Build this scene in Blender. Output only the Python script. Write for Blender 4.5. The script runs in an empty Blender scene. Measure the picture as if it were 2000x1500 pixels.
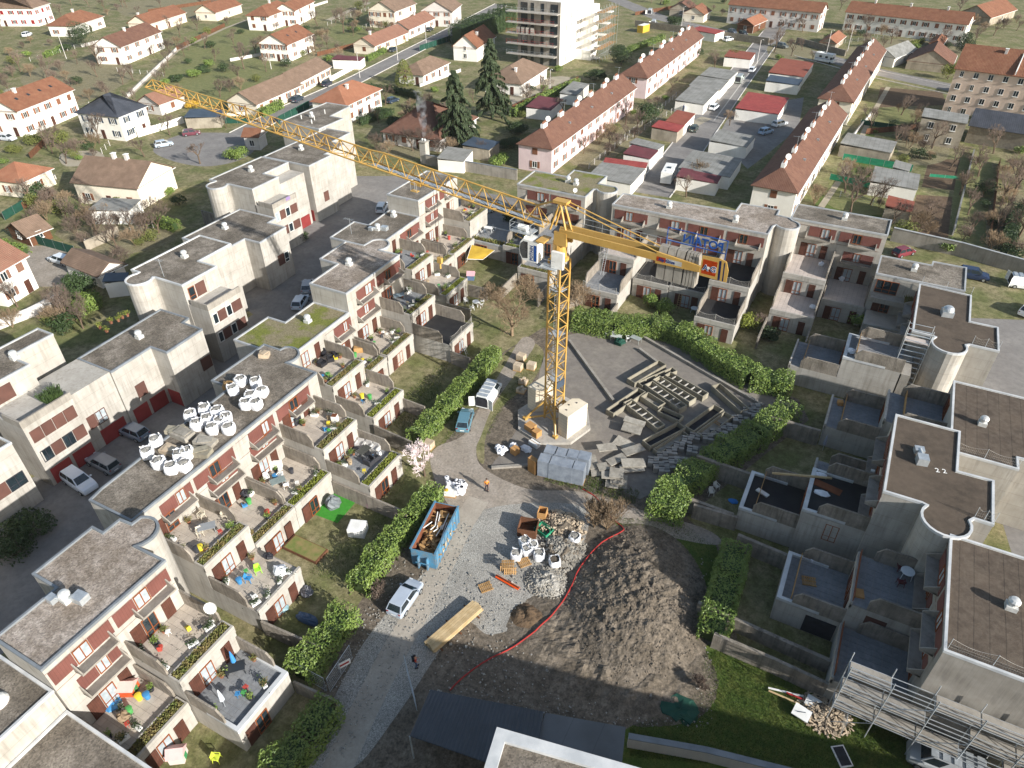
import bpy, math, random
from mathutils import Vector, Matrix
R = random.Random(7)
S = bpy.context.scene
C = S.collection
# ---------------------------------------------------------------- camera
CAMH = 55.0; F = 1387.0
_n = Vector((14.85, 1833.7, F)).normalized(); UP = -_n
_hy = -(910*14.85 + F*F)/1833.7
YA = Vector((910, _hy, F)).normalized(); XA = YA.cross(UP)
RM = Matrix((XA, YA, UP))
def G(px, py, z=0.0):
    """photo pixel (2000x1500) -> world point on the level z"""
    d = RM @ Vector((px-1000, py-750, F)); t = (z-CAMH)/d.z
    return Vector((d.x*t, d.y*t, z))
cam = bpy.data.cameras.new('camera'); cam.sensor_width = 36; cam.lens = F/2000*36
cam.clip_start = .5; cam.clip_end = 4000
co = bpy.data.objects.new('camera', cam); C.objects.link(co)
mw = RM @ Matrix(((1, 0, 0), (0, -1, 0), (0, 0, -1)))
co.matrix_world = Matrix.Translation((0, 0, CAMH)) @ mw.to_4x4()
S.camera = co
# ---------------------------------------------------------------- sky, sun, exposure
SUN_EL = math.radians(23.5); SUN_AZ = math.atan2(.97, -.24)      # direction towards the sun, clockwise from +Y
w = bpy.data.worlds.new('World'); S.world = w; w.use_nodes = True
nt = w.node_tree; sky = nt.nodes.new('ShaderNodeTexSky'); sky.sky_type = 'NISHITA'; sky.sun_disc = False
sky.sun_elevation = SUN_EL; sky.sun_rotation = SUN_AZ; sky.air_density = 1.2; sky.dust_density = 1.5
bg = nt.nodes['Background']; nt.links.new(sky.outputs[0], bg.inputs[0]); bg.inputs[1].default_value = .095
sl = bpy.data.lights.new('sun', 'SUN'); sl.energy = 4.7; sl.angle = math.radians(.55); sl.color = (1, .975, .935)
so = bpy.data.objects.new('sun', sl); C.objects.link(so)
sd = Vector((math.sin(SUN_AZ)*math.cos(SUN_EL), math.cos(SUN_AZ)*math.cos(SUN_EL), math.sin(SUN_EL)))
so.rotation_euler = sd.to_track_quat('Z', 'Y').to_euler(); so.location = (60, -20, 80)
S.view_settings.view_transform = 'Standard'; S.view_settings.look = 'None'
S.view_settings.exposure = 0.8; S.view_settings.gamma = 1; S.view_settings.use_curve_mapping = False
S.render.engine = 'CYCLES'; S.cycles.max_bounces = 6
# ---------------------------------------------------------------- mesh helpers
class MB:
    def __init__(s): s.v = []; s.f = []
    def add(s, vs, fs):
        b = len(s.v); s.v += [tuple(p) for p in vs]; s.f += [tuple(i+b for i in q) for q in fs]; return s
    def box(s, x0, x1, y0, y1, z0, z1):
        return s.add([(x0,y0,z0),(x1,y0,z0),(x1,y1,z0),(x0,y1,z0),(x0,y0,z1),(x1,y0,z1),(x1,y1,z1),(x0,y1,z1)],
            [(0,3,2,1),(4,5,6,7),(0,1,5,4),(1,2,6,5),(2,3,7,6),(3,0,4,7)])
    def hexa(s, p): return s.add(p, [(0,3,2,1),(4,5,6,7),(0,1,5,4),(1,2,6,5),(2,3,7,6),(3,0,4,7)])
    def obox(s, c, sx, sy, sz, rz=0, rx=0, ry=0):
        m = Matrix.Translation(c) @ Matrix.Rotation(rz,4,'Z') @ Matrix.Rotation(ry,4,'Y') @ Matrix.Rotation(rx,4,'X')
        h = [(-1,-1,0),(1,-1,0),(1,1,0),(-1,1,0),(-1,-1,1),(1,-1,1),(1,1,1),(-1,1,1)]
        return s.hexa([m @ Vector((a*sx/2, b*sy/2, d*sz)) for a,b,d in h])
    def prism(s, poly, z0, z1, cap=True):
        n = len(poly); a = sum(poly[i][0]*poly[(i+1)%n][1]-poly[(i+1)%n][0]*poly[i][1] for i in range(n))
        if a < 0: poly = poly[::-1]
        vs = [(p[0],p[1],z0) for p in poly]+[(p[0],p[1],z1) for p in poly]
        fs = [(i,(i+1)%n,n+(i+1)%n,n+i) for i in range(n)]
        if cap: fs += [tuple(range(n,2*n)), tuple(range(n-1,-1,-1))]
        return s.add(vs, fs)
    def sheet(s, poly, z):
        n = len(poly); a = sum(poly[i][0]*poly[(i+1)%n][1]-poly[(i+1)%n][0]*poly[i][1] for i in range(n))
        if a < 0: poly = poly[::-1]
        return s.add([(p[0],p[1],z) for p in poly], [tuple(range(n))])
    def rim(s, poly, wd, z0, z1):
        """coping: a raised strip of width wd inside the outline"""
        q = inset(poly, wd); n = len(poly); a = area(poly)
        P_ = poly if a > 0 else poly[::-1]; Q_ = q if a > 0 else q[::-1]
        vs = [(p[0],p[1],z0) for p in P_]+[(p[0],p[1],z1) for p in P_]+[(p[0],p[1],z1) for p in Q_]+[(p[0],p[1],z0-.3) for p in Q_]
        fs = []
        for i in range(n):
            j = (i+1)%n
            fs += [(i,j,n+j,n+i),(n+i,n+j,2*n+j,2*n+i),(2*n+i,2*n+j,3*n+j,3*n+i)]
        return s.add(vs, fs)
    def tube(s, p, q, r, n=6, r2=None):
        p = Vector(p); q = Vector(q); d = q-p
        if d.length < 1e-6: return s
        d.normalize(); a = d.orthogonal().normalized(); b = d.cross(a); r2 = r if r2 is None else r2
        vs = [p+(a*math.cos(2*math.pi*i/n)+b*math.sin(2*math.pi*i/n))*r for i in range(n)]
        vs += [q+(a*math.cos(2*math.pi*i/n)+b*math.sin(2*math.pi*i/n))*r2 for i in range(n)]
        return s.add(vs, [(i,(i+1)%n,n+(i+1)%n,n+i) for i in range(n)]+[tuple(range(n-1,-1,-1)),tuple(range(n,2*n))])
    def path(s, pts, r, n=6):
        for a, b in zip(pts, pts[1:]): s.tube(a, b, r, n)
        return s
    def lathe(s, c, prof, n=16, a0=0, a1=2*math.pi):
        c = Vector(c); full = abs(a1-a0-2*math.pi) < 1e-4; m = n if full else n+1
        vs = []
        for r, z in prof:
            for i in range(m):
                t = a0+(a1-a0)*i/n; vs.append(c+Vector((r*math.cos(t), r*math.sin(t), z)))
        fs = []
        for k in range(len(prof)-1):
            for i in range(n):
                j = (i+1) % m; fs.append((k*m+i, k*m+j, (k+1)*m+j, (k+1)*m+i))
        if full: fs += [tuple(range(m-1,-1,-1)), tuple((len(prof)-1)*m+i for i in range(m))]
        return s.add(vs, fs)
    def blob(s, c, rx, ry, rz, seed=0, amp=.15, nu=12, nv=8):
        r = random.Random(seed); c = Vector(c); vs = []; fs = []
        for k in range(nv+1):
            t = math.pi*k/nv
            for i in range(nu):
                a = 2*math.pi*i/nu; m = 1+amp*(r.random()*2-1)
                vs.append(c+Vector((rx*m*math.sin(t)*math.cos(a), ry*m*math.sin(t)*math.sin(a), rz*m*math.cos(t))))
        for k in range(nv):
            for i in range(nu):
                j = (i+1)%nu; fs.append((k*nu+i,(k+1)*nu+i,(k+1)*nu+j,k*nu+j))
        return s.add(vs, fs)
    def build(s, name, mat, parent=None, smooth=False, kind=None, mods=None):
        me = bpy.data.meshes.new(name); off = Vector((0,0,0)); rot = None
        if parent is not None:
            M_ = wmat(parent).inverted()
            vs = [M_ @ Vector(p) for p in s.v]
        else: vs = s.v
        me.from_pydata([tuple(p) for p in vs], [], s.f)
        me.materials.append(MATS[mat] if isinstance(mat, str) else mat)
        if smooth: me.polygons.foreach_set('use_smooth', [True]*len(me.polygons))
        me.update()
        o = bpy.data.objects.new(name, me); C.objects.link(o); o.parent = parent
        if kind: o['kind'] = kind
        return o
def wmat(o):
    m = Matrix.LocRotScale(o.location, o.rotation_euler, o.scale)
    return wmat(o.parent) @ m if o.parent else m
def area(p): n = len(p); return sum(p[i][0]*p[(i+1)%n][1]-p[(i+1)%n][0]*p[i][1] for i in range(n))/2
def inset(poly, d):
    n = len(poly); sg = 1 if area(poly) > 0 else -1; out = []
    for i in range(n):
        a = Vector(poly[i-1][:2]); b = Vector(poly[i][:2]); c = Vector(poly[(i+1)%n][:2])
        e1 = (b-a).normalized(); e2 = (c-b).normalized()
        n1 = Vector((-e1.y, e1.x))*sg; n2 = Vector((-e2.y, e2.x))*sg
        m = n1+n2; k = m.length_squared
        m = n1 if k < 1e-6 else m*(2/k)
        if m.length > 3: m = m.normalized()*3
        out.append(b+m*d)
    return out
def tag(o, label, cat, group=None):
    o['label'] = label; o['category'] = cat
    if group: o['group'] = group
    return o
def thing(name, label, cat, loc=(0,0,0), group=None, rz=0):
    o = bpy.data.objects.new(name, None); C.objects.link(o); o.location = loc; o.rotation_euler = (0,0,rz)
    o.empty_display_size = .3
    return tag(o, label, cat, group)
def struct(name, mb, mat):
    o = mb.build(name, mat); o['kind'] = 'structure'; return o
def ctree(o, parent=None, loc=None, rz=None, sc=None, label=None, group=None, col=None, colnames=()):
    c = o.copy(); C.objects.link(c); c.parent = parent
    if loc is not None: c.location = loc
    if rz is not None: c.rotation_euler = (0,0,rz)
    if sc is not None: c.scale = (sc,sc,sc) if not hasattr(sc,'__len__') else sc
    if label: c['label'] = label
    if group: c['group'] = group
    if col is not None: c.color = col
    for ch in o.children: ctree(ch, c, col=col)
    return c
def setcol(o, col):
    o.color = col
    for c in o.children: setcol(c, col)
class Face:
    """a wall plane: u runs along it, v is height, w is outwards"""
    def __init__(s, x, y, ux, uy):
        s.o = Vector((x,y)); s.u = Vector((ux,uy)).normalized(); s.n = Vector((s.u.y,-s.u.x))
    def p(s, u, v, w=0): q = s.o+s.u*u+s.n*w; return Vector((q.x,q.y,v))
    def box(s, mb, u0, u1, v0, v1, w0, w1):
        mb.hexa([s.p(u0,v0,w1),s.p(u1,v0,w1),s.p(u1,v0,w0),s.p(u0,v0,w0),s.p(u0,v1,w1),s.p(u1,v1,w1),s.p(u1,v1,w0),s.p(u0,v1,w0)]); return mb
# ---------------------------------------------------------------- materials
MATS = {}
def hx(h): h = h.lstrip('#'); return tuple((lambda c: c/12.92 if c <= .04045 else ((c+.055)/1.055)**2.4)(int(h[i:i+2],16)/255) for i in (0,2,4))
def mat(name, c1, c2=None, sc=1.5, rough=.85, bump=0, bsc=None, streak=None, metal=0, spec=.3, objcol=False, rnd=0, fine=None, tiles=None, planks=None, seams=None, th=(.35,.65), vor=None):
    m = bpy.data.materials.new(name); m.use_nodes = True; MATS[name] = m
    N = m.node_tree.nodes; L = m.node_tree.links; b = N['Principled BSDF']
    b.inputs['Roughness'].default_value = rough; b.inputs['Metallic'].default_value = metal
    b.inputs['Specular IOR Level'].default_value = spec
    c1 = hx(c1) if isinstance(c1, str) else c1; c2 = hx(c2) if isinstance(c2, str) else (c2 or tuple(x*.8 for x in c1))
    geo = N.new('ShaderNodeNewGeometry'); pos = geo.outputs['Position']
    def noise(scale, det=5, vec=None, ro=.55):
        n = N.new('ShaderNodeTexNoise'); n.inputs['Scale'].default_value = scale; n.inputs['Detail'].default_value = det
        n.inputs['Roughness'].default_value = ro; L.new(vec or pos, n.inputs['Vector']); return n.outputs['Fac']
    def ramp(x, a, c):
        r = N.new('ShaderNodeMapRange'); r.inputs[1].default_value = a; r.inputs[2].default_value = c; L.new(x, r.inputs[0]); return r.outputs[0]
    def mix(fac, a, c, mode='MIX'):
        x = N.new('ShaderNodeMix'); x.data_type = 'RGBA'; x.blend_type = mode
        for sock, val in ((x.inputs[0], fac), (x.inputs[6], a), (x.inputs[7], c)):
            if hasattr(val, 'links'): L.new(val, sock)
            elif isinstance(val, (int,float)): sock.default_value = val
            else: sock.default_value = (*val[:3],1)
        return x.outputs[2]
    def vmul(v): 
        q = N.new('ShaderNodeVectorMath'); q.operation = 'MULTIPLY'; L.new(pos, q.inputs[0]); q.inputs[1].default_value = v; return q.outputs[0]
    def mth(op, a, c=None):
        q = N.new('ShaderNodeMath'); q.operation = op
        for i, val in enumerate((a, c)):
            if val is None: continue
            if hasattr(val, 'links'): L.new(val, q.inputs[i])
            else: q.inputs[i].default_value = val
        return q.outputs[0]
    if objcol:
        oi = N.new('ShaderNodeObjectInfo'); base = oi.outputs['Color']
        col = mix(ramp(noise(sc), .4, .75), base, mix(1.0, base, (.86,.86,.86), 'MULTIPLY'))
    else: col = mix(ramp(noise(sc), *th), c1, c2)
    if fine:
        col = mix(mth('MULTIPLY', ramp(noise(fine[0], 2, None, .7), .38, .68), fine[1]), col, hx(fine[2]))
    if vor:
        vn = N.new('ShaderNodeTexVoronoi'); vn.inputs['Scale'].default_value = vor[0]; L.new(pos, vn.inputs['Vector'])
        bw = N.new('ShaderNodeRGBToBW'); L.new(vn.outputs['Color'], bw.inputs[0])
        col = mix(vor[1], col, mix(1.0, col, bw.outputs[0], 'OVERLAY'))
    hgt = None
    if tiles:   # rows down the slope and columns along it
        sx = N.new('ShaderNodeSeparateXYZ'); L.new(pos, sx.inputs[0]); sn = N.new('ShaderNodeSeparateXYZ'); L.new(geo.outputs['True Normal'], sn.inputs[0])
        fx = mth('GREATER_THAN', mth('ABSOLUTE', sn.outputs[0]), mth('ABSOLUTE', sn.outputs[1]))
        along = mth('ADD', mth('MULTIPLY', fx, sx.outputs[1]), mth('MULTIPLY', mth('SUBTRACT', 1.0, fx), sx.outputs[0]))
        row = mth('FRACT', mth('MULTIPLY', sx.outputs[2], tiles[0])); colm = mth('ABSOLUTE', mth('SINE', mth('MULTIPLY', along, tiles[1])))
        hgt = mth('ADD', row, colm)
        col = mix(mth('MULTIPLY', mth('LESS_THAN', row, .3), .35), col, mix(1.0, col, (.55,.5,.5), 'MULTIPLY'))
        col = mix(mth('MULTIPLY', mth('LESS_THAN', colm, .25), .3), col, mix(1.0, col, (.6,.55,.55), 'MULTIPLY'))
    if planks:  # boards: direction, width
        sx = N.new('ShaderNodeSeparateXYZ'); L.new(pos, sx.inputs[0])
        ax = mth('ADD', mth('ADD', sx.outputs[0], sx.outputs[1]), 0.0) if planks[0] == 'v' else sx.outputs[2]
        fr = mth('FRACT', mth('MULTIPLY', ax, 1/planks[1])); line = mth('LESS_THAN', fr, planks[3] if len(planks) > 3 else .12)
        col = mix(mth('MULTIPLY', line, planks[2]), col, mix(1.0, col, (.45,.42,.4), 'MULTIPLY')); hgt = mth('SUBTRACT', 1.0, line)
    if seams:   # rolled felt or panel joints: axis 0/1, width, strength
        sx = N.new('ShaderNodeSeparateXYZ'); L.new(pos, sx.inputs[0])
        fr = mth('FRACT', mth('MULTIPLY', mth('ADD', sx.outputs[seams[0]], mth('MULTIPLY', noise(.6), .12)), 1/seams[1]))
        line = mth('LESS_THAN', fr, seams[3] if len(seams) > 3 else .07)
        col = mix(mth('MULTIPLY', line, seams[2]), col, mix(1.0, col, (.4,.4,.42), 'MULTIPLY'))
    if streak:  # runs of dirt down a wall
        f1 = ramp(noise(1.0, 5, vmul((3.2,3.2,.22)), .6), .45, .72)
        f2 = ramp(noise(.5, 4), .3, .7)
        col = mix(mth('MULTIPLY', mth('MULTIPLY', f1, f2), streak[0]), col, hx(streak[1]))
    if rnd:
        oi = N.new('ShaderNodeObjectInfo'); hs = N.new('ShaderNodeHueSaturation'); L.new(col, hs.inputs['Color'])
        L.new(mth('ADD', mth('MULTIPLY', oi.outputs['Random'], rnd), 1-rnd/2), hs.inputs['Value']); col = hs.outputs[0]
    L.new(col, b.inputs['Base Color'])
    if bump:
        bn = N.new('ShaderNodeBump'); bn.inputs['Strength'].default_value = min(1, bump); bn.inputs['Distance'].default_value = .06
        h = noise(bsc or sc*6, 4)
        if hgt is not None: h = mth('ADD', mth('MULTIPLY', h, .4), hgt)
        L.new(h, bn.inputs['Height']); L.new(bn.outputs[0], b.inputs['Normal'])
    return m
# setting
mat('grass', '#6a6d42', '#8c8262', .22, .95, .6, 6, fine=(1.1,.7,'#494a27'), th=(.4,.6), vor=(9,.25))
mat('lawn', '#4a5c26', '#5f652f', .7, .95, .7, 9, fine=(3,.6,'#3a5219'), vor=(14,.3))
mat('dirt', '#5a5146', '#6d6356', .5, 1, 1, 5, fine=(2.5,.7,'#4b443a'), vor=(10,.25))
mat('mound', '#665c4f', '#7d7264', .6, 1, 1, 4, fine=(2.2,.7,'#3f3930'), vor=(9,.3))
mat('gravel', '#959189', '#aaa69d', .35, 1, 1, 14, fine=(9,.6,'#6b675f'), vor=(16,.5))
mat('track', '#9a9184', '#aba294', .5, .95, .4, 8, fine=(3,.4,'#857c70'))
mat('asphalt', '#7b7773', '#8a8681', .3, .95, .35, 12, fine=(1.2,.45,'#5c5956'))
mat('paved', '#8f8578', '#a0968a', .5, .95, .4, 10, fine=(4,.5,'#756c60'), vor=(5,.2))
mat('yard', '#78716a', '#867f75', .4, .95, .4, 8, fine=(1.5,.5,'#645f57'))
mat('soil', '#5d4b39', '#6f5c47', .7, 1, 1, 6, fine=(3,.6,'#44372a'))
mat('line', '#b9b6ae', '#a09d95', 3)
# estate
mat('concrete', '#b3aea5', '#a39e95', .4, .92, .3, 6, streak=(.7,'#6f6a60'), fine=(.7,.35,'#8f887d'), planks=('h',1.375,.6,.02))
mat('concrete_side', '#a09a90', '#8e887e', .5, .92, .4, 6, streak=(.75,'#66605a'), fine=(.8,.4,'#7d766c'), planks=('v',.3,.25,.06))
mat('rough', '#9b9286', '#81796d', .8, .98, 1, 9, streak=(.9,'#403b34'), fine=(2.2,.4,'#6b645a'))
mat('coping', '#b0b0ae', '#95989a', .8, .5, 0, spec=.5)
mat('coping_dark', '#7f8488', '#6c7175', .8, .5, 0, spec=.5)
mat('coping_white', '#c9c9c7', '#aeb0b0', .7, .5, 0, spec=.5)
mat('roof_gravel', '#8a8175', '#665e53', .28, 1, .9, 16, fine=(1.1,.6,'#544d44'), vor=(9,.45), th=(.4,.6))
mat('roof_pale', '#a69b90', '#85796c', .3, 1, .9, 16, fine=(1.2,.55,'#6a5f54'), vor=(9,.45), th=(.4,.6))
mat('roof_moss', '#857a63', '#6f7434', .3, 1, .8, 12, fine=(5,.5,'#5b5c2c'), th=(.48,.58), vor=(9,.3))
mat('roof_felt', '#5c5044', '#4a4037', .4, .95, .4, 8, fine=(2,.5,'#6d6255'), seams=(0,1.0,.55))
mat('felt_plain', '#564b40', '#453c33', .3, .95, .4, 6, fine=(1.5,.5,'#63574a'))
mat('panel', '#70473f', '#653f38', .8, .7, .3, 5, planks=('v',.22,.35), rnd=.12)
mat('panel_brown', '#5f4138', '#553a32', .8, .7, .2, 5, rnd=.25)
mat('garage', '#8f3a38', '#83322f', .9, .6, .2, 4, rnd=.5)
mat('timber', '#58362a', '#482b20', 1.5, .75, .4, 6, planks=('v',.16,.6), rnd=.2)
mat('timber_frame', '#8a4d29', '#77401f', 2, .6)
mat('white_frame', '#dcdad4', '#cfccc5', 2, .5)
mat('glass', '#1a2226', '#2b363b', .4, .08, 0, spec=.8)
mat('curtain', '#a9b0b2', '#8d979b', 1.8, .35, 0, spec=.6)
mat('paving', '#b9ae9f', '#a89d90', .7, .9, .3, 8, streak=(.2,'#6f675c'), rnd=.15)
mat('paving_pale', '#b8aca2', '#a99e95', .7, .9, .3, 8, rnd=.1)
mat('paving_grey', '#8b8c8c', '#7a7c7e', .6, .9, .3, 8, fine=(3,.5,'#66686b'), rnd=.1)
mat('membrane', '#1d1d1f', '#2b2a2a', .8, .75, .2, 5, spec=.4)
mat('metal', '#b5b8b8', '#9fa3a4', 1.5, .35, 0, metal=.6, spec=.5)
mat('galv', '#c5c9cb', '#a9afb2', 2, .4, 0, metal=.5)
mat('vent', '#d6d6d2', '#bdbdb9', 2, .4, 0, metal=.2, spec=.5)
mat('white', '#e8e7e2', '#d6d4cd', 1.2, .6, .1)
mat('fabric_white', '#e9e9ea', '#cfd0d4', 2.2, .75, .5, 9)
mat('dark', '#26262a', '#33333a', 2, .6)
mat('mesh_net', '#bdb9b0', '#9c978d', 2, .8)
# houses
mat('render_white', '#ece8df', '#dfdad0', .35, .9, .15, 7, streak=(.2,'#b7b0a2'), rnd=.05)
mat('render_cream', '#e6dcc8', '#d9cdb8', .35, .9, .15, 7, streak=(.2,'#b0a690'))
mat('render_grey', '#cfcac4', '#c2bcb5', .4, .9, .2, 7, streak=(.3,'#9a948c'))
mat('render_pink', '#dfc9c6', '#d2bbb9', .35, .9, .15, 7, streak=(.25,'#b09a97'))
mat('render_beige', '#d6c0ae', '#c9b2a0', .35, .9, .15, 7, streak=(.25,'#a88b70'))
mat('render_old', '#a49a89', '#8c8272', .5, .95, .5, 6, streak=(.6,'#6a6256'))
mat('tile_red', '#8a6149', '#7b553f', .5, .9, .6, 5, tiles=(7,10.5), fine=(1.2,.5,'#70402f'))
mat('tile_brown', '#785848', '#6a4d40', .5, .9, .6, 5, tiles=(7,10.5), fine=(1.2,.5,'#5a3a2e'))
mat('tile_orange', '#9a6c53', '#8d6149', .5, .9, .6, 5, tiles=(7,10.5), fine=(1.2,.4,'#87503a'))
mat('tile_dull', '#86705f', '#776353', .5, .9, .6, 5, tiles=(7,10.5), fine=(1.2,.5,'#655445'))
mat('tile_pink', '#8f6c59', '#82604f', .5, .9, .6, 5, tiles=(7,10.5), fine=(1.2,.4,'#85594a'))
mat('slate', '#3d4046', '#4a4d54', .5, .6, .4, 5, tiles=(6,8), fine=(1.2,.3,'#2f3237'))
mat('sheet_grey', '#8b8a85', '#76756f', .5, .9, .3, 6, streak=(.3,'#5f5d57'), seams=(0,1.0,.5))
mat('sheet_red', '#8c3c39', '#7b3532', .5, .7, .2, 5, fine=(1,.4,'#b25a4c'))
mat('sheet_orange', '#8a5040', '#7d4738', .5, .8, .2, 5, fine=(1,.4,'#7f3e2c'))
mat('sheet_maroon', '#6b3a3e', '#5e3336', .5, .8, .2, 5)
mat('sheet_blue', '#39434f', '#444f5c', .5, .55, .2, 5)
mat('anthracite', '#3b3f44', '#43474d', .5, .5, .1, 5, spec=.4)
mat('flatgrey', '#5a5c5d', '#66686a', .4, .8, .2, 6, seams=(0,2.2,.3,.03))
mat('shutter', '#83573f', '#734a35', 1.2, .75, .2, 5, rnd=.4)
mat('stone', '#8e8678', '#7a7265', .6, .97, .8, 6, fine=(2,.5,'#5e574c'))
mat('wood', '#b08c5e', '#9a7648', 1.2, .8, .4, 6, rnd=.3)
mat('lumber', '#bfa881', '#ad946b', 1.5, .75, .3, 8, rnd=.25)
mat('wood_brown', '#6e4a33', '#5c3d2a', 1.2, .85, .4, 6, planks=('v',.15,.5))
mat('card', '#b98d5a', '#a87d4c', 1.5, .85)
# plants
mat('leaf', '#566d2c', '#809046', 1.6, .5, 0, spec=.45, rnd=.25, th=(.35,.68))
mat('leaf_dark', '#2f4020', '#3c4d28', 1.2, .55, 0, spec=.4, rnd=.25)
mat('leaf_yellow', '#7f8438', '#67702f', 1.5, .6, 0, spec=.3, rnd=.3)
mat('needle', '#35422a', '#465437', .9, .7, 0, rnd=.2)
mat('thuja', '#5a6130', '#6d7038', 1.2, .7, 0, rnd=.2)
mat('bark', '#6d5d4c', '#584a3d', 1.5, .95, .5, 9, rnd=.3)
mat('twig', '#75665a', '#615349', 1.2, .95, 0, rnd=.3)
mat('twig_straw', '#8f7c64', '#7b6851', 1.2, .95, 0, rnd=.2)
mat('blossom', '#f0e4e2', '#e2cfcd', 1.5, .8)
mat('weeds', '#5f6a35', '#80714a', 1.4, .8, 0, rnd=.3)
# things
mat('crane_yellow', '#c39d55', '#b38c47', .6, .45, .05, spec=.5)
mat('paint', (.5,.5,.5), None, .6, .25, 0, spec=.6, objcol=True)
mat('plastic', (.5,.5,.5), None, 1.5, .5, 0, spec=.4, objcol=True)
mat('matte', (.5,.5,.5), None, 1.5, .9, .2, 7, objcol=True)
mat('tyre', '#1a1a1b', '#242425', 2, .8)
mat('lamp_red', '#8f1714', '#7a1310', 2, .3, spec=.6)
mat('lamp_clear', '#cfd2d4', '#bfc3c6', 2, .2, spec=.7)
mat('blue_paint', '#4b86a6', '#3f7593', .8, .7, .2, 5, fine=(2,.55,'#7d7468'))
mat('rust', '#7c4a30', '#663c27', 1, .9, .5, 6)
mat('skin', '#b98a6c', '#ad7f62', 3, .6)
mat('block', '#d9cdb6', '#c7bba4', .5, .9, .3, 6, planks=('h',.42,.35))
mat('slab', '#a49e92', '#8d877c', .8, .95, .5, 7, fine=(2,.5,'#6d675d'), rnd=.25)
mat('trough', '#98917f', '#857e6e', .7, .95, .5, 7, streak=(.5,'#4d483f'), rnd=.3)
mat('paver', '#9d9890', '#8b867e', 1, .95, .4, 8, rnd=.3)
mat('paver_beige', '#bfae96', '#ad9b83', 1, .95, .4, 8, rnd=.15)
mat('wrap', '#8c939b', '#767d86', 1.2, .3, .3, 6, spec=.6)
mat('red', '#a8342f', '#962d29', 2, .6)
mat('ink_blue', '#1f3a78', '#1a336c', 2, .5)
mat('ink_orange', '#e0561e', '#d14e19', 2, .5)
mat('sign_blue', '#23509a', '#1d4688', 2, .5)
mat('yellow_cloth', '#c9a63c', '#b69332', 1.2, .8)
mat('green_net', '#2f8f6a', '#287a5a', 1.2, .85)
mat('green_dark', '#1f4a3c', '#1a3f33', 1.2, .8)
mat('turf', '#3f8a2e', '#397e2a', 3, .95, .3, 20)
mat('satin_red', '#93262b', '#83201f', 2, .5)

mat('joint', '#6e4a42', '#7d746a', 1.2, .9)
mat('garden_green', '#6a6e42', '#7d7a50', .6, .95, .6, 8, fine=(1.4,.6,'#5a5f38'), vor=(11,.25))
mat('garden_dull', '#7b7355', '#8a8166', .6, .95, .6, 8, fine=(2.0,.6,'#5f5a40'), vor=(8,.3))
mat('garden_pale', '#9a917e', '#aba18d', .5, .95, .4, 8, fine=(2.0,.4,'#857c69'))
# ================================================================ ground sheets
def pxpoly(pts, z=0): return [tuple(G(a,b,z)[:2]) for a,b in pts]
def ribbon(pts, wd, px=True):
    P_ = [Vector(G(*p)[:2]) if px else Vector(p) for p in pts]; l = []; r = []
    for i, p in enumerate(P_):
        d = (P_[min(i+1,len(P_)-1)]-P_[max(i-1,0)]).normalized(); n = Vector((-d.y,d.x))*wd/2
        l.append(tuple(p+n)); r.append(tuple(p-n))
    return l+r[::-1]
def smooth(pts, k=6):
    out = []; n = len(pts)
    for i in range(n):
        p0,p1,p2,p3 = (Vector(pts[j % n]) for j in (i-1,i,i+1,i+2))
        for t in range(k):
            t /= k; out.append(tuple(.5*((2*p1)+(p2-p0)*t+(2*p0-5*p1+4*p2-p3)*t*t+(3*p1-p0-3*p2+p3)*t**3)))
    return out
struct('ground', MB().sheet([(-900,-120),(500,-120),(700,1400),(-1300,1400)], 0), 'grass')
Z = .004
struct('courtyard_ground', MB().sheet(pxpoly([(560,1500),(700,1180),(830,1000),(860,880),(980,690),(1060,640),(1130,640),(1240,640),(1560,780),(1580,820),(1340,1010),(1420,1080),(1440,1250),(1640,1370),(1620,1500)]), Z), 'mound')
struct('lawn', MB().sheet(smooth(pxpoly([(1350,1290),(1420,1260),(1640,1365),(1800,1500),(1500,1560),(1180,1480),(1230,1420),(1340,1370)])), 3*Z), 'lawn')
struct('lawn_strip', MB().sheet(smooth(pxpoly([(860,870),(905,790),(975,700),(1030,668),(1062,690),(1040,745),(985,790),(950,850),(945,905),(930,880),(945,810),(930,800)])), 2*Z), 'grass')
struct('lawn_bank', MB().sheet(smooth(pxpoly([(1200,1010),(1330,1020),(1400,1070),(1400,1240),(1340,1180),(1240,1060)])), 2*Z), 'lawn')
struct('gravel_area', MB().sheet(smooth(pxpoly([(880,1000),(960,985),(1090,970),(1150,985),(1140,1060),(1090,1140),(1060,1200),(960,1240),(900,1220),(780,1390),(690,1500),(600,1500),(690,1290),(770,1180),(860,1080)])), 2*Z), 'gravel')
struct('footpath', MB().sheet(smooth(ribbon([(655,1510),(705,1400),(760,1290),(815,1195),(870,1090),(905,1020),(935,975)], 2.3),1), 4*Z), 'track')
struct('plaza', MB().sheet(smooth(pxpoly([(840,900),(855,872),(905,850),(940,790),(985,715),(1020,660),(1045,672),(1010,725),(965,790),(940,850),(930,880),(945,915),(1030,955),(1130,960),(1230,990),(1370,1030),(1410,1060),(1360,1060),(1220,1025),(1120,985),(1000,985),(900,1000),(860,960)]),4), 3*Z), 'paved')
struct('work_yard', MB().sheet(pxpoly([(1108,655),(1140,648),(1250,652),(1380,700),(1500,770),(1545,790),(1280,960),(1250,975),(1100,905),(955,915),(990,870),(1040,790),(1060,700)]), 2*Z), 'yard')
struct('lane', MB().sheet([(-73,-12),(-54.5,-12),(-55.5,22),(-60,46),(-63,60),(-70,76),(-69,98),(-52,99),(-52,100),(-58,118),(-88,118),(-100,112),(-100,104),(-90,96),(-90,78),(-82,76),(-82,64),(-76,62),(-76,50),(-73,48),(-73,36),(-73,34)], Z), 'asphalt')
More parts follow.
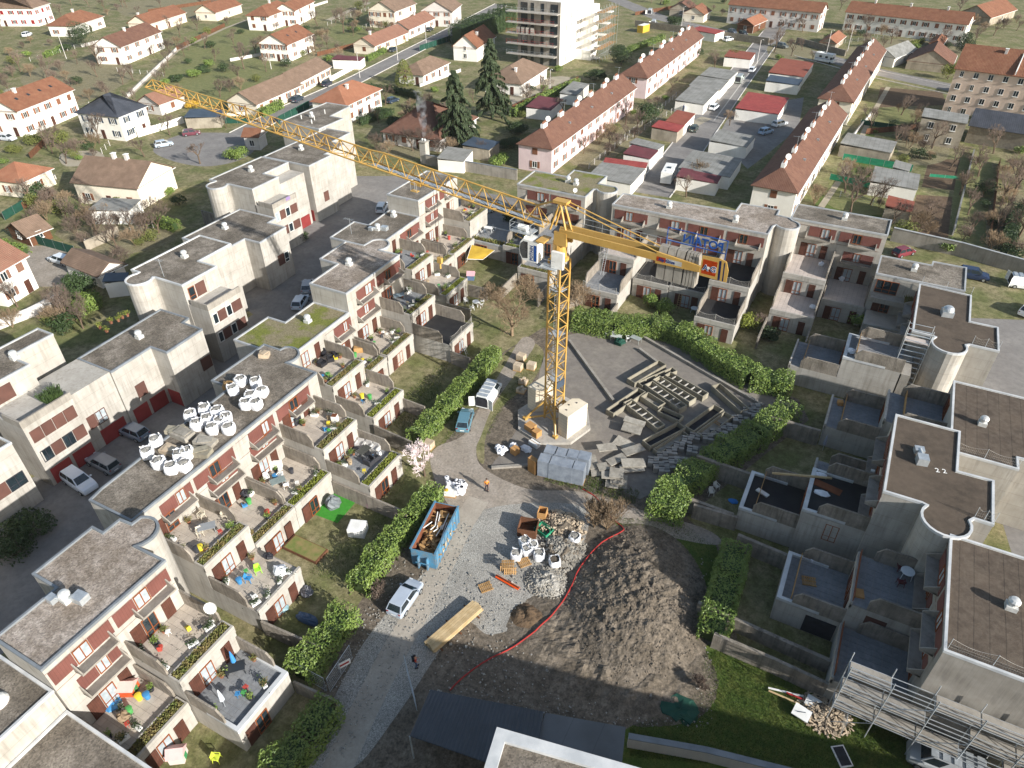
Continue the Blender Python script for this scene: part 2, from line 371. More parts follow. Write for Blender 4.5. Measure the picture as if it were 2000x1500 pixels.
struct('east_road', MB().sheet([(14,86),(18,84),(24,50),(60,40),(90,90),(40,118),(14,107)], Z), 'asphalt')
struct('street', MB().sheet(ribbon([(1270,380),(1330,305),(1425,175),(1520,50),(1560,0)], 7.5), 2*Z), 'asphalt')
struct('street_line', MB().sheet(ribbon([(1395,235),(1450,160),(1500,95)], .3), 3*Z), 'line')
struct('cross_street', MB().sheet(ribbon([(1180,-10),(1290,35),(1420,66),(1560,98),(1720,142),(1900,180),(2100,225)], 8), 3*Z), 'asphalt')
struct('west_street', MB().sheet(ribbon([(470,262),(560,215),(690,158),(840,82),(980,8)], 6), Z), 'asphalt')
struct('parking_area', MB().sheet(smooth(pxpoly([(300,290),(360,262),(470,262),(500,285),(470,312),(400,325),(330,312)])), 2*Z), 'asphalt')
struct('garage_yard', MB().sheet(pxpoly([(1430,215),(1570,190),(1560,250),(1500,300),(1460,330),(1400,270)]), Z), 'asphalt')
struct('house_drive', MB().sheet(pxpoly([(30,480),(120,480),(180,560),(70,560)]), Z), 'paved')
struct('ploughed_plot', MB().sheet(pxpoly([(1790,380),(1860,385),(1850,480),(1770,470)]), 2*Z), 'soil')
struct('dark_plot', MB().sheet(pxpoly([(1710,210),(1850,205),(1840,180),(1720,170)]), 2*Z), 'soil')
struct('veg_plot', MB().sheet(pxpoly([(1815,310),(1880,312),(1870,372),(1800,365)]), 2*Z), 'soil')
struct('east_garden', MB().sheet(pxpoly([(1590,400),(1650,330),(1700,220),(1720,210),(1700,300),(1780,330),(1760,420),(1740,440)]), Z), 'lawn')
for i, q in enumerate([(1430,680,1530,740),(1500,780,1580,900),(1360,900,1440,1000),(1440,1080,1560,1300)]): pass
# ================================================================ estate builders
def weeds(mb, F_, u0, u1, v, w0, w1, n, h=.35, seed=1):
    r = random.Random(seed)
    for _ in range(n):
        u = r.uniform(u0,u1); ww = r.uniform(w0,w1); hh = h*r.uniform(.4,1.3); a = r.uniform(0,6.28); s_ = .05*r.uniform(.6,1.8)
        b = F_.p(u,v,ww); d = Vector((math.cos(a),math.sin(a),0)); l = Vector((r.uniform(-.5,.5),r.uniform(-.5,.5),1))*hh
        mb.add([b-d*s_, b+d*s_, b+d*s_*.6+l, b-d*s_*.6+l], [(0,1,2,3)])
def window(par, F_, u0, u1, v0, v1, n=2, frame='timber_frame', pane='curtain', w=0.0, bar=True, sill=False):
    m = MB(); t = .07; d0, d1 = w-.02, w+.09
    F_.box(m,u0,u1,v0,v0+t,d0,d1); F_.box(m,u0,u1,v1-t,v1,d0,d1)
    for i in range(n+1):
        c = u0+(u1-u0-t)*i/n; F_.box(m,c,c+t,v0+t,v1-t,d0,d1-.003)
    if bar and v1-v0 > 1.5: F_.box(m,u0+t,u1-t,v0+.55,v0+.55+t*.8,d0,d1-.006)
    f = m.build('window', frame, par)
    F_.box(MB(),0,0,0,0,0,0)
    g = MB(); F_.box(g,u0+.03,u1-.03,v0+.03,v1-.03,d0,w+.03); g.build('pane', pane, f)
    if sill: s_ = MB(); F_.box(s_,u0-.1,u1+.1,v0-.08,v0,w-.02,w+.2); s_.build('sill', 'white', f)
    return f
def slab(par, name, F_, u0, u1, v0, v1, w0, w1, mt): m = MB(); F_.box(m,u0,u1,v0,v1,w0,w1); return m.build(name, mt, par)
def ledge(par, F_, u0, u1, v, d=1.0):
    m = MB(); t = .1
    a = [F_.p(u0,v-.12,0),F_.p(u1,v-.12,0),F_.p(u1,v+.12,d),F_.p(u0,v+.12,d)]
    m.hexa([F_.p(u0,v-.12,d*.98),F_.p(u1,v-.12,d*.98),F_.p(u1,v-.3,-.02),F_.p(u0,v-.3,-.02),F_.p(u0,v+.1,d),F_.p(u1,v+.1,d),F_.p(u1,v-.12,-.02),F_.p(u0,v-.12,-.02)])
    for c in (u0,u1-t):
        p = [F_.p(c,v-.3,-.02),F_.p(c,v+.14,d+.02),F_.p(c,v+.3,d*.8),F_.p(c,v+.75,-.02)]; q = [F_.p(c+t,x.z,0)+(x-F_.p(c,x.z,0)) for x in p]
        m.add(p+q,[(0,1,2,3),(7,6,5,4),(0,4,5,1),(1,5,6,2),(2,6,7,3),(3,7,4,0)])
    return m.build('ledge', 'concrete_side', par)
def top_row(par, F_, u0, L, zt, seed=0, red='panel', ledges=True):
    """one unit of the top storey: red boards, a window and its concrete tray"""
    r = random.Random(seed); a = zt-2.2; b = zt-.75
    flip = seed % 2; cuts = [(.15,1.9,'P'),(1.95,3.15,'W'),(3.2,L-.15,'P')] if flip else [(.15,1.6,'C'),(1.6,3.3,'P'),(3.35,L-.9,'W'),(L-.85,L-.1,'P')]
    for c0,c1,k in cuts:
        if k == 'P': slab(par,'board_panel',F_,u0+c0,u0+c1,a,b,-.02,.05,red)
        elif k == 'W': window(par,F_,u0+c0,u0+c1,a,b,max(2,int((c1-c0)/.6)),pane=r.choice(['curtain','glass']),bar=False)
    if ledges: ledge(par,F_,u0+1.5+r.uniform(-.2,.2),u0+L-.5,a-.1)
    slab(par,'joint',F_,u0,u0+L,b+.03,b+.07,-.02,.012,'joint'); slab(par,'joint',F_,u0,u0+L,a-.55,a-.51,-.02,.012,'joint')
def mid_row(par, F_, u0, L, z, seed=0):
    a = z+.85; b = z+2.2; r = random.Random(seed)
    slab(par,'board_panel',F_,u0+1.3,u0+2.7,a,b,-.02,.05,'panel'); window(par,F_,u0+2.75,u0+3.7,a,b,2,pane='curtain',bar=False)
    slab(par,'board_panel',F_,u0+3.75,u0+L-.4,a,b,-.02,.05,'panel'); ledge(par,F_,u0+1.2,u0+L-.3,a-.1)
def door_row(par, F_, u0, L, z, seed=0, h=2.1):
    r = random.Random(seed); x = u0+.35+r.random()*.5
    slab(par,'shutter',F_,x,x+.95,z+.05,z+h,-.02,.07,'timber'); window(par,F_,x+1.0,x+2.2,z+.05,z+h,2,pane=r.choice(['curtain','curtain','glass']))
    x2 = u0+L-1.5-r.random()*.5
    if r.random() < .75: slab(par,'shutter',F_,x2,x2+.9,z+.05,z+h,-.02,.07,'timber')
def paving(par, F_, u0, u1, w0, w1, z, mt, t=.5):
    m = MB(); nu = max(1,round((u1-u0)/t)); nw = max(1,round((w1-w0)/t)); r = random.Random(int(u0*7+w1*3))
    g = .012
    if F_.n.x > .9 and 'membrane' not in mt:      # courtyard side terraces: every tile is a piece of its own
        a,b = (u1-u0)/nu/2-g,(w1-w0)/nw/2-g; tm = MB(); tm.box(-b,b,-a,a,0,.03); tm.f = tm.f[1:]
        me = bpy.data.meshes.new('paving_tile'); me.from_pydata(tm.v,[],tm.f); me.materials.append(MATS[mt]); pl_ = Vector(par.location)
        for i in range(nu):
            for j in range(nw):
                o = bpy.data.objects.new('paving_tile',me); C.objects.link(o); o.parent = par; c = F_.p(u0+(u1-u0)*(i+.5)/nu,z+r.uniform(-.003,.003),w0+(w1-w0)*(j+.5)/nw)-pl_; o.location = c
        return None
    for i in range(nu):
        for j in range(nw):
            a,b = u0+(u1-u0)*i/nu+g, u0+(u1-u0)*(i+1)/nu-g; c,d = w0+(w1-w0)*j/nw+g, w0+(w1-w0)*(j+1)/nw-g
            e = z+.03+r.uniform(-.003,.003)
            m.add([F_.p(a,e,c),F_.p(b,e,c),F_.p(b,e,d),F_.p(a,e,d),F_.p(a,z,c),F_.p(b,z,c),F_.p(b,z,d),F_.p(a,z,d)],[(0,3,2,1)[::-1],(0,1,5,4),(1,2,6,5),(2,3,7,6),(3,0,4,7)])
    o = m.build('paving_tiles', mt, par, kind='stuff'); return o
_tc = [0]
def terr(par, F_, u0, u1, w0, w1, zf, pave='paving', edge='planter', walls=(1,1), zb=0, wallmat='rough', body='concrete', wh=1.75, under=True, rim=None):
    """a stepped flat: the storey below, the terrace on it, its planter or rail and the dividing walls"""
    _tc[0] += 1; sd_ = _tc[0]
    slab(par,'storey',F_,u0,u1,zb,zf,w0-.05,w1,body)
    pw = 1.15 if edge == 'planter' else .0
    if pave == 'membrane': slab(par,'membrane',F_,u0+.1,u1-.1,zf+.002,zf+.02,w0,w1-.2,'membrane')
    else: paving(par,F_,u0+.1,u1-.1,w0+.05,w1-pw-(.16 if not pw else 0),zf,pave,.62)
    if edge == 'planter':
        m = MB(); a = w1-pw
        F_.box(m,u0,u1,zf-.45,zf+.36,w1-.12,w1+.1); F_.box(m,u0+.002,u1-.002,zf+.002,zf+.32,a,a+.1)
        F_.box(m,u0+.003,u0+.12,zf+.002,zf+.34,a+.1,w1-.12); F_.box(m,u1-.12,u1-.003,zf+.002,zf+.34,a+.1,w1-.12)
        pl = m.build('planter', body, par)
        slab(pl,'soil',F_,u0+.12,u1-.12,zf+.01,zf+.22,a+.1,w1-.12,'soil')
        k = MB(); weeds(k,F_,u0+.2,u1-.2,zf+.2,a+.15,w1-.15,int(190*(u1-u0)),.2,sd_)
        k.build('plants', 'weeds' if sd_ % 3 else 'leaf_yellow', pl, kind='stuff')
    elif edge == 'parapet':
        m = MB(); F_.box(m,u0,u1,zf-.4,zf+.35,w1-.14,w1+.08); m.build('parapet', body, par)
    elif edge == 'rim':
        m = MB(); F_.box(m,u0,u1,zf-.05,zf+.3,w1-.35,w1+.03); F_.box(m,u0,u0+.3,zf-.05,zf+.297,w0+1.8,w1-.35); F_.box(m,u1-.3,u1,zf-.05,zf+.297,w0+1.8,w1-.35)
        m.build('rim', 'coping_white', par)
    elif edge == 'net':
        m = MB(); F_.box(m,u0,u1,zf-.4,zf+.3,w1-.14,w1+.08); m.build('parapet', body, par)
        n = MB()
        for i in range(3): n.tube(F_.p(u0+.2+(u1-u0-.4)*i/2,zf+.3,w1-.05),F_.p(u0+.2+(u1-u0-.4)*i/2,zf+1.35,w1-.05),.025)
        for k in range(2):
            for i in range(40):
                t0,t1 = i/40,(i+1)/40; ua = u0+.2+(u1-u0-.4)*t0; ub = u0+.2+(u1-u0-.4)*t1
                sag = lambda t: .28*(1-(2*((t*2)%1)-1)**2)
                if k: n.tube(F_.p(ua,zf+1.3-sag(t0),w1-.05),F_.p(ub,zf+1.3-sag(t1) if t1<1 else zf+1.3,w1-.05),.02,3)
                else: n.tube(F_.p(ua,zf+.35,w1-.05),F_.p(ua,zf+1.3-sag(t0),w1-.05),.007,3)
        n.build('safety_net','mesh_net',par)
    for sgn, on in ((0,walls[0]),(1,walls[1])):
        if not on: continue
        t = .16; c = u0+.01 if sgn == 0 else u1-t-.01; e = w1-1.25; h = wh
        prof = [(w0,zf+.002),(e,zf+.002),(e,zf+h*.62),(e-.55,zf+h),(w0,zf+h)]
        m = MB(); n = len(prof); vs = [F_.p(c,z_,w_) for w_,z_ in prof]+[F_.p(c+t,z_,w_) for w_,z_ in prof]
        m.add(vs,[tuple(range(n-1,-1,-1)),tuple(range(n,2*n))]+[(i,(i+1)%n,n+(i+1)%n,n+i) for i in range(n)])
        m.build('dividing_wall', wallmat, par)
def arc(cx,cy,r,a0,a1,n=12): return [(cx+r*math.cos(math.radians(a0+(a1-a0)*i/n)), cy+r*math.sin(math.radians(a0+(a1-a0)*i/n))) for i in range(n+1)]
def vent(par, x, y, z, k=0):
    m = MB(); m.obox((x,y,z),.75,.75,.4); m.lathe((x,y,z+.4),[(.28,0),(.28,.25),(.42,.27),(.42,.45),(.3,.62),(.05,.68)],12)
    m.build('roof_vent','vent',par)
    if k: m = MB(); m.obox((x+.9,y+.5,z),1.0,.8,.6,.1); m.tube((x+.5,y+.3,z+.4),(x-.6,y-.3,z+.35),.2,8); m.obox((x-.9,y-.5,z),.7,.6,.5); m.build('extractor','galv',par)
def antenna(par, x, y, z, h=2.2):
    m = MB(); m.tube((x,y,z),(x,y,z+h),.03,5)
    for i in range(5): m.tube((x-.9+.35*i,y-.35,z+h-.15),(x-.9+.35*i,y+.35,z+h-.15),.012,4)
    m.tube((x-1,y,z+h-.15),(x+.6,y,z+h-.15),.018,4); m.build('antenna','galv',par)
def dish(par, p, q, r=.42):
    p = Vector(p); q = Vector(q); m = MB(); m.tube(p,q,.03,5); par_ = m.build('dish_mast','galv',par)
    d = Vector((.45,-.75,.4)).normalized(); a = d.orthogonal().normalized(); b = d.cross(a); vs = [q+d*.02]; n = 14
    for k,(rr,dd) in enumerate(((r*.6,.06),(r,.17))):
        vs += [q+d*dd+(a*math.cos(6.2832*i/n)+b*math.sin(6.2832*i/n))*rr for i in range(n)]
    vs += [q-d*.04]+[v-d*.03 for v in vs[1+n:1+2*n]]
    o = 1+2*n
    fs = [(0,1+i,1+(i+1)%n) for i in range(n)]+[(1+i,1+n+i,1+n+(i+1)%n,1+(i+1)%n) for i in range(n)]+[(o,o+1+(i+1)%n,o+1+i) for i in range(n)]+[(1+n+i,o+1+i,o+1+(i+1)%n,1+n+(i+1)%n) for i in range(n)]
    m = MB(); m.add(vs,fs); m.build('satellite_dish','white',par_)
def block(label, poly, zt, roof='roof_gravel', cop='coping', wall='concrete', vents=(), loc=None, name='terraced_house', group='stepped concrete houses of the estate'):
    c = (sum(p[0] for p in poly)/len(poly), sum(p[1] for p in poly)/len(poly), 0)
    t = thing(name, label, 'house', c, group)
    MB().prism(poly,0,zt-.15).build('wall', wall, t)
    MB().sheet(inset(poly,.2),zt-.14).build('roof', roof, t)
    MB().rim(inset(poly,-.04),.2,zt-.25,zt).build('coping', cop, t)
    for v in vents: vent(t, v[0], v[1], zt-.14, v[2] if len(v) > 2 else 0)
    return t
# ---------------------------------------------------------------- row L (left of the courtyard)
FY = lambda x,y: Face(x,y,0,1)      # faces +X, u = distance along +Y
lb = block('tall stepped concrete house with pale pebble roof and metal duct, round stair end', [(-40.7,8.7),(-40.7,19.1)]+arc(-45.1,20.1,1.65,-40,130)+[(-46.2,20.5),(-47.5,20.4),(-47.5,18.8),(-48.8,18.8),(-48.7,13.5),(-45.9,13.5),(-45.9,8.7)], 11.0, 'roof_pale', 'coping_dark', vents=[(-44.2,13.2,1)])
F_ = FY(-40.7,8.7)
top_row(lb,F_,0,5.1,11.0,1); top_row(lb,F_,5.1,5.2,11.0,3); mid_row(lb,F_,0,5,5.5,1)
door_row(lb,F_,0.1,5,2.75,2); door_row(lb,F_,5.1,5.2,5.5,5)
terr(lb,F_,0.05,5.0,0,5.2,2.75,'paving'); terr(lb,F_,5.1,10.5,0,5.3,5.5,'paving')
terr(lb,FY(-35.4,13.8),0,5.4,0,4.95,2.75,'paving_grey',edge='rim'); door_row(lb,FY(-35.4,13.8),0.1,5.2,2.75,8)
door_row(lb,FY(-30.45,13.8),0,5.4,0,3); door_row(lb,FY(-35.5,8.8),0,4.8,0,9)
dish(lb,(-36.5,18.7,7.2),(-36.4,18.7,8.2),.5)
la = block('low estate house with brown gravel roof and domed rooflight beside pebble roof house', [(-48,-6),(-40.9,-6),(-40.9,8.6),(-48,8.6)], 8.4, 'roof_gravel','coping_white')
MB().lathe((-43.6,6.3,8.2),[(.75,0),(.75,.15),(.6,.35),(.3,.5),(.02,.55)],18).build('rooflight','white',la)
lz = block('lowest estate house, flat brown roof with white edge below the playhouse terrace', [(-40.8,-6),(-30,-6),(-30,8.55),(-40.8,8.55)], 5.9, 'roof_gravel','coping_white')
lc = block('long stepped house with brown roof carrying white bulk bags', [(-47.9,21.3),(-47.95,45.3)]+arc(-53.4,46.3,1.65,-37,130)+[(-54.6,46.9),(-57,46.9),(-57.1,39),(-54.4,39),(-53.6,22.7),(-53.3,21.3)], 9.6,'roof_gravel','coping_dark')
F_ = FY(-47.92,21.3)
for i,u in enumerate((1.0,6.3,11.8,17.3)): top_row(lc,F_,u,5.2,9.6,i+4)
for i,u in enumerate((6.3,11.8)): mid_row(lc,F_,u,5.2,5.1,i)
terr(lc,F_,1.0,6.3,0,6.0,5.5,'paving'); terr(lc,F_,6.35,11.7,0,6.0,2.75); terr(lc,F_,11.75,17.25,0,6.0,2.75); terr(lc,F_,17.35,22.9,0,5.5,5.5)
door_row(lc,F_,1.1,5.2,5.5,3); door_row(lc,F_,6.4,5.2,2.75,5); door_row(lc,F_,11.8,5.2,2.75,6); door_row(lc,F_,17.4,5.2,5.5,7)
terr(lc,FY(-41.9,21.3),1.0,6.3,0,5.4,2.75,'paving',edge='parapet',walls=(1,0)); door_row(lc,FY(-41.9,21.3),1.1,5.2,2.75,4); door_row(lc,FY(-36.5,21.3),1.1,5.2,0,4)
terr(lc,FY(-42.4,38.65),0,5.6,0,5.4,2.75,'paving_grey'); door_row(lc,FY(-42.4,38.65),.1,5.2,2.75,9); door_row(lc,FY(-37.0,38.65),.1,5.2,0,5)
for u in (6.4,11.9): door_row(lc,FY(-41.8,21.3),u,5.2,0,int(u))
ld = block('stepped house with moss patches on its pebble roof', [(-53.95,47.2),(-54.05,58.45),(-59.7,58.45),(-59.6,53),(-62.4,53),(-62.4,47.2)], 8.4,'roof_moss','coping',vents=[(-57.2,54.4)])
F_ = FY(-54.0,47.4)
top_row(ld,F_,6.2,5.0,8.4,6); terr(ld,F_,.2,6.0,0,5.6,5.5); door_row(ld,F_,.3,5.4,5.5,1); terr(ld,F_,6.25,11.0,0,5.0,2.75); door_row(ld,F_,6.3,4.6,2.75,2)
terr(ld,FY(-48.4,47.7),0,6.0,0,5.2,2.75); door_row(ld,FY(-48.4,47.7),.1,5.6,2.75,4); door_row(ld,FY(-43.2,47.7),.1,5.6,0,6); door_row(ld,FY(-48.9,53.8),.1,4.4,0,4)
le = block('tall stepped house with dappled pebble roof and round stair drum', [(-54.1,58.55),(-54.25,70.3),(-57.5,70.3)]+arc(-58.8,71.5,1.7,-40,150)+[(-60.4,70.5),(-63.4,70.4),(-63.2,64.5),(-60.1,64.4),(-59.9,58.55)], 11.0,'roof_pale','coping',vents=[(-58.6,65)])
F_ = FY(-54.15,58.6)
top_row(le,F_,0.2,5.6,11.0,8); top_row(le,F_,6,5.6,11.0,5); mid_row(le,F_,.1,5.4,5.5,3); terr(le,F_,.1,5.9,0,5.1,2.75,'paving'); terr(le,F_,6.2,12.0,0,4.9,5.5,'paving_grey'); door_row(le,F_,6.3,5.4,5.5,3); door_row(le,F_,.3,5.4,2.75,9)
terr(le,FY(-49.25,64.8),0,5.9,0,5.9,2.75,'membrane',edge='net'); door_row(le,FY(-49.25,64.8),.2,5.4,2.75,2); door_row(le,FY(-43.35,64.8),.1,5.6,0,2); door_row(le,FY(-49.1,58.7),.1,5.4,0,2)
lf = block('low stepped house with roof antenna and metal ducts beside the lane', [(-61.9,74.5),(-62.2,86.8),(-68,86.8),(-67.6,80.7),(-70.4,80.7),(-70.1,74.5)], 8.4,'roof_gravel','coping',vents=[(-65.3,80,1),(-66,85.2)])
F_ = FY(-62.05,74.6); antenna(lf,-68,77,8.2,2.6)
top_row(lf,F_,6.3,5.6,8.4,7); terr(lf,F_,.6,6.3,0,5.9,5.5,'paving_grey'); terr(lf,F_,6.4,12.1,0,5.9,2.75); door_row(lf,F_,6.6,5.2,2.75,1); door_row(lf,F_,.7,5.2,5.5,1)
terr(lf,FY(-56.1,75.1),0,6,0,5.7,2.75); door_row(lf,FY(-56.1,75.1),.1,5.6,2.75,6); door_row(lf,FY(-50.4,75.1),.1,5.6,0,6); door_row(lf,FY(-56.1,81),.2,5.4,0,6)
lg = block('tall stepped house with dark flat roof under the crane jib', [(-62.25,86.9),(-62.1,98.4),(-68.2,98.4),(-68.2,86.9)], 11.0,'roof_gravel','coping')
F_ = FY(-62.2,86.9)
top_row(lg,F_,0.2,5.4,11.0,6); top_row(lg,F_,5.8,5.4,11.0,9); mid_row(lg,F_,.2,5.4,5.5,2); terr(lg,F_,.1,6.5,0,5.9,2.75); terr(lg,F_,6.7,12.6,0,5.1,5.5); door_row(lg,F_,6.9,5.2,5.5,2); door_row(lg,F_,.3,5.2,2.75,2)
door_row(lg,FY(-56.2,87),.2,5.6,0,5)
lh = block('low terrace house with paved roof garden in the inner corner of the estate', [(-57.0,93.6),(-50.8,93.6),(-50.8,99.4),(-57.0,99.4)], 2.75,'paving_grey','coping')
mm = MB(); Fm = Face(-56.9,93.6,1,0); weeds(mm,Fm,.2,6,2.7,-1.0,-.2,700,.4,77); mm.build('plants','weeds',lh,kind='stuff')
door_row(lh,Fm,.3,5.4,0,3,2.1)
# ---------------------------------------------------------------- row B (back of the courtyard), faces -Y
FX = lambda x,y: Face(x,y,1,0)
ba = block('back row house with mossy roof and two domed vents', [(-51.6,100.1),(-39.5,100.0),(-39.5,103.6)]+arc(-37.6,104.6,1.7,-150,60,10)+[(-39.7,106.2),(-39.7,109.9),(-45.8,110),(-45.7,106.7),(-51.7,106.8)], 11.0,'roof_moss','coping',vents=[(-44.5,104.6),(-42.9,104.2)])
F_ = FX(-51.6,100.05); top_row(ba,F_,.3,5.6,11,4); top_row(ba,F_,6,5.6,11,7); mid_row(ba,F_,6,5.6,5.5,7); mid_row(ba,F_,.3,5.6,5.5,5)
terr(ba,F_,.8,6.2,0,6.6,2.75,'paving_grey'); terr(ba,F_,6.4,11.9,0,6.2,5.5,'paving_grey',edge='parapet'); door_row(ba,F_,6.5,5.2,5.5,1); door_row(ba,F_,.9,5.2,2.75,1)
terr(ba,FX(-45.2,93.85),0,5.5,0,6.0,2.75,'paving_grey'); door_row(ba,FX(-45.2,93.85),.1,5.2,2.75,3); door_row(ba,FX(-45.2,87.85),.1,5.2,0,3); door_row(ba,FX(-50.8,93.4),.1,5.2,0,3)
dish(ba,(-46.2,93,3),(-46.2,93,5.4),.55); dish(ba,(-41.4,100,11),(-41.3,100.1,11.7),.35)
bb = block('long back row house with speckled flat roof and round stair drum', [(-34.7,99.25),(-11.1,99.2),(-11.05,102.3)]+arc(-9.3,103.9,1.75,-145,75,12)+[(-9.5,106.4),(-11.3,106.6),(-11.3,108.6),(-17.1,108.6),(-17.2,105.2),(-34.7,104.1)], 11.0,'roof_pale','coping',vents=[(-26.5,102),(-16.3,101.5)])
F_ = FX(-34.7,99.22)
for i in range(4): top_row(bb,F_,.4+5.8*i,5.6,11,(3,8,5,11)[i],ledges=True); 
mid_row(bb,F_,6.4,5.4,5.2,1); mid_row(bb,F_,12.1,5.4,5.2,2)
terr(bb,F_,.7,6.3,0,6.2,5.5,'paving_pale',edge='net',walls=(0,1)); terr(bb,F_,6.6,12.1,0,6.6,2.75,'membrane',edge='net',walls=(0,1)); terr(bb,F_,12.2,17.6,0,6.4,2.75,'membrane',edge='net',walls=(0,1)); terr(bb,F_,17.9,23.5,0,7.1,5.5,'membrane',edge='net')
for u,z,k in ((.8,5.5,1),(6.7,2.75,2),(12.3,2.75,3),(18,5.5,4)): door_row(bb,F_,u,5.2,z,k)
Fb = FX(-34.0,93.0); terr(bb,Fb,0,5.6,0,6.3,2.75,'paving_grey',edge='net'); door_row(bb,Fb,.1,5.2,2.75,5); door_row(bb,FX(-34,86.65),.1,5.4,0,5)
Fb = FX(-16.8,92.1); terr(bb,Fb,0,5.6,0,6.0,2.75,'membrane',edge='net'); door_row(bb,Fb,.1,5.2,2.75,8); door_row(bb,FX(-16.8,86.1),.1,5.4,0,8); door_row(bb,FX(-28,92.5),.2,5.2,0,4); door_row(bb,FX(-22.4,92.7),.2,5,0,6)
bc = block('back row house with curtained windows above pale paved terraces', [(-9.35,106.45),(3.95,106.45),(4,112.2),(-9.3,112.2)], 11.0,'roof_gravel','coping',vents=[(-2.2,109.5)])
F_ = FX(-9.3,106.4); top_row(bc,F_,1.3,5.4,11,2); top_row(bc,F_,7,5.8,11,5); mid_row(bc,F_,7,5.8,5.2,6)
terr(bc,F_,1.4,7.25,0,7.4,5.5,'paving_pale',edge='parapet'); terr(bc,F_,7.35,13.1,0,7.4,2.75,'paving_pale',edge='parapet'); door_row(bc,F_,1.5,5.4,5.5,6); door_row(bc,F_,7.5,5.4,2.75,7)
Fb = FX(-7.9,99.0); terr(bc,Fb,0,5.85,0,6.2,2.75,'paving_pale',edge='parapet'); door_row(bc,Fb,.1,5.4,2.75,9); door_row(bc,FX(-7.9,92.8),.1,5.6,0,9); door_row(bc,FX(-1.9,99),.1,5.6,0,9)
bd = block('lower corner house with lichen stained roof by the parked blue car', [(3.8,99.3),(14.6,99.3),(14.7,106.6),(10.5,106.6),(10.4,105.3),(3.9,105.3)], 8.4,'roof_gravel','coping',vents=[(8.3,102.6)])
F_ = FX(3.8,99.28); window(bd,F_,.4,3.2,5.7,7.6,3,'timber_frame','glass'); slab(bd,'balcony',F_,.2,6,4.9,5.6,-.02,1.7,'concrete_side'); mm = MB(); weeds(mm,F_,4.4,5.8,5.6,.4,1.5,400,.6,5); mm.build('plants','weeds',bd,kind='stuff')
door_row(bd,F_,.3,5.2,2.75,3); terr(bd,F_,.3,5.6,0,4.6,2.7,'paving',edge='parapet',walls=(0,1))
# ---------------------------------------------------------------- row R (right of the courtyard), faces -X
FW = lambda x,y: Face(x,y,0,-1)     # u runs towards -Y
ra = block('right row house with brown felt roof, steel dome vent and stair drum', [(9.2,98.7),(9.1,85.6),(11.2,85.5)]+arc(13.1,84.3,1.9,145,385,14)+[(15.2,85.4),(18.2,85.4),(18.2,91.1),(15.2,91.1),(15.3,98.2)], 8.5,'felt_plain','coping_white',vents=[])
m = MB(); m.obox((12.6,91.6,8.35),1.3,1.3,.7,.15); m.lathe((12.6,91.6,9.05),[(.7,0),(.62,.3),(.4,.52),(.02,.6)],18); m.build('roof_vent','galv',ra)
F_ = FW(8.1,86.5); terr(ra,F_,0.1,6.0,-1,5.5,5.5,'paving_grey',edge='rim',wallmat='rough'); 
slab(ra,'storey',F_,.1,6,0,5.4,-2,-.9,'concrete_side')
F2 = FW(2.55,86.7); terr(ra,F2,.1,6.2,0,5.6,2.75,'paving_grey',edge='parapet'); door_row(ra,F2,.3,5.4,2.75,2)
F3 = FW(9.15,98.7); top_row(ra,F3,.5,5.6,8.4,3); top_row(ra,F3,6.3,5.6,8.4,5); ledge(ra,F3,2,6,4.6,1.3); ledge(ra,F3,8,12,4.6,1.3)
rb = block('right row house with ribbed felt roof behind the stair drum', [(13.7,76.8),(13.65,64.2),(19.4,64.2),(19.4,66),(24,66),(24,76.8)], 8.5,'roof_felt','coping_white',vents=[(16.4,70)])
F_ = FW(13.68,76.8); terr(rb,F_,.8,6.6,0,5.6,5.5,'paving_grey',edge='parapet'); door_row(rb,F_,1,5.4,5.5,3)
F2 = FW(8.1,76.3); terr(rb,F2,.1,6.2,0,5.4,2.75,'paving_grey',edge='parapet'); door_row(rb,F2,.3,5.4,2.75,3); slab(rb,'storey',F_,6.6,12.4,0,5.2,0,4.6,'concrete_side'); slab(rb,'terrace_floor',F_,6.6,12.4,5.2,5.25,0,4.6,'paving_grey')
rc = block('right row house with dark brown roof, square ducts and numbers painted by the vent', [(8.15,64.1),(8.05,52.5),(11.0,52.5)]+arc(12.9,51.3,1.9,145,385,14)+[(14.9,52.5),(16.3,52.5),(16.4,58.2),(13.6,58.1),(13.7,64.1)], 11.0,'felt_plain','coping_white',vents=[])
m = MB(); m.obox((10.7,57.9,10.86),.9,.9,.75,.2); m.obox((10.4,59.3,10.86),.8,.7,.5,.2); m.tube((10.7,57.9,11.3),(10.4,59.3,11.2),.22,8); m.build('extractor','galv',rc)
F_ = FW(8.1,64.1)
for i in range(2): top_row(rc,F_,.3+5.8*i,5.6,11,i+2); mid_row(rc,F_,.2+5.8*i,5.4,5.2,i+4)
terr(rc,F_,5.1,11.3,0,5.55,5.5,'membrane',edge='rim'); terr(rc,F_,.1,5.0,0,5.3,2.75,'paving_grey',edge='parapet'); door_row(rc,F_,5.3,5.4,5.5,3); door_row(rc,F_,.2,4.6,2.75,4)
F2 = FW(2.55,59.0); terr(rc,F2,.1,5.9,0,5.45,2.75,'membrane',edge='rim'); door_row(rc,F2,.3,5.2,2.75,6)
door_row(rc,FX(2.8,52.88),.3,5,2.8,6)
rd = block('scaffolded end house with ribbed felt roof and grey concrete gable', [(13.25,49.9),(13.15,38.25),(27,38.25),(27,49.9)], 10.9,'roof_felt','coping_white',wall='concrete_side',vents=[(17.3,44.3)])
F_ = FW(13.2,50.7)
for i in range(2): top_row(rd,F_,.3+5.9*i,5.6,11,i+2); mid_row(rd,F_,.3+5.9*i,5.4,5.2,i+6)
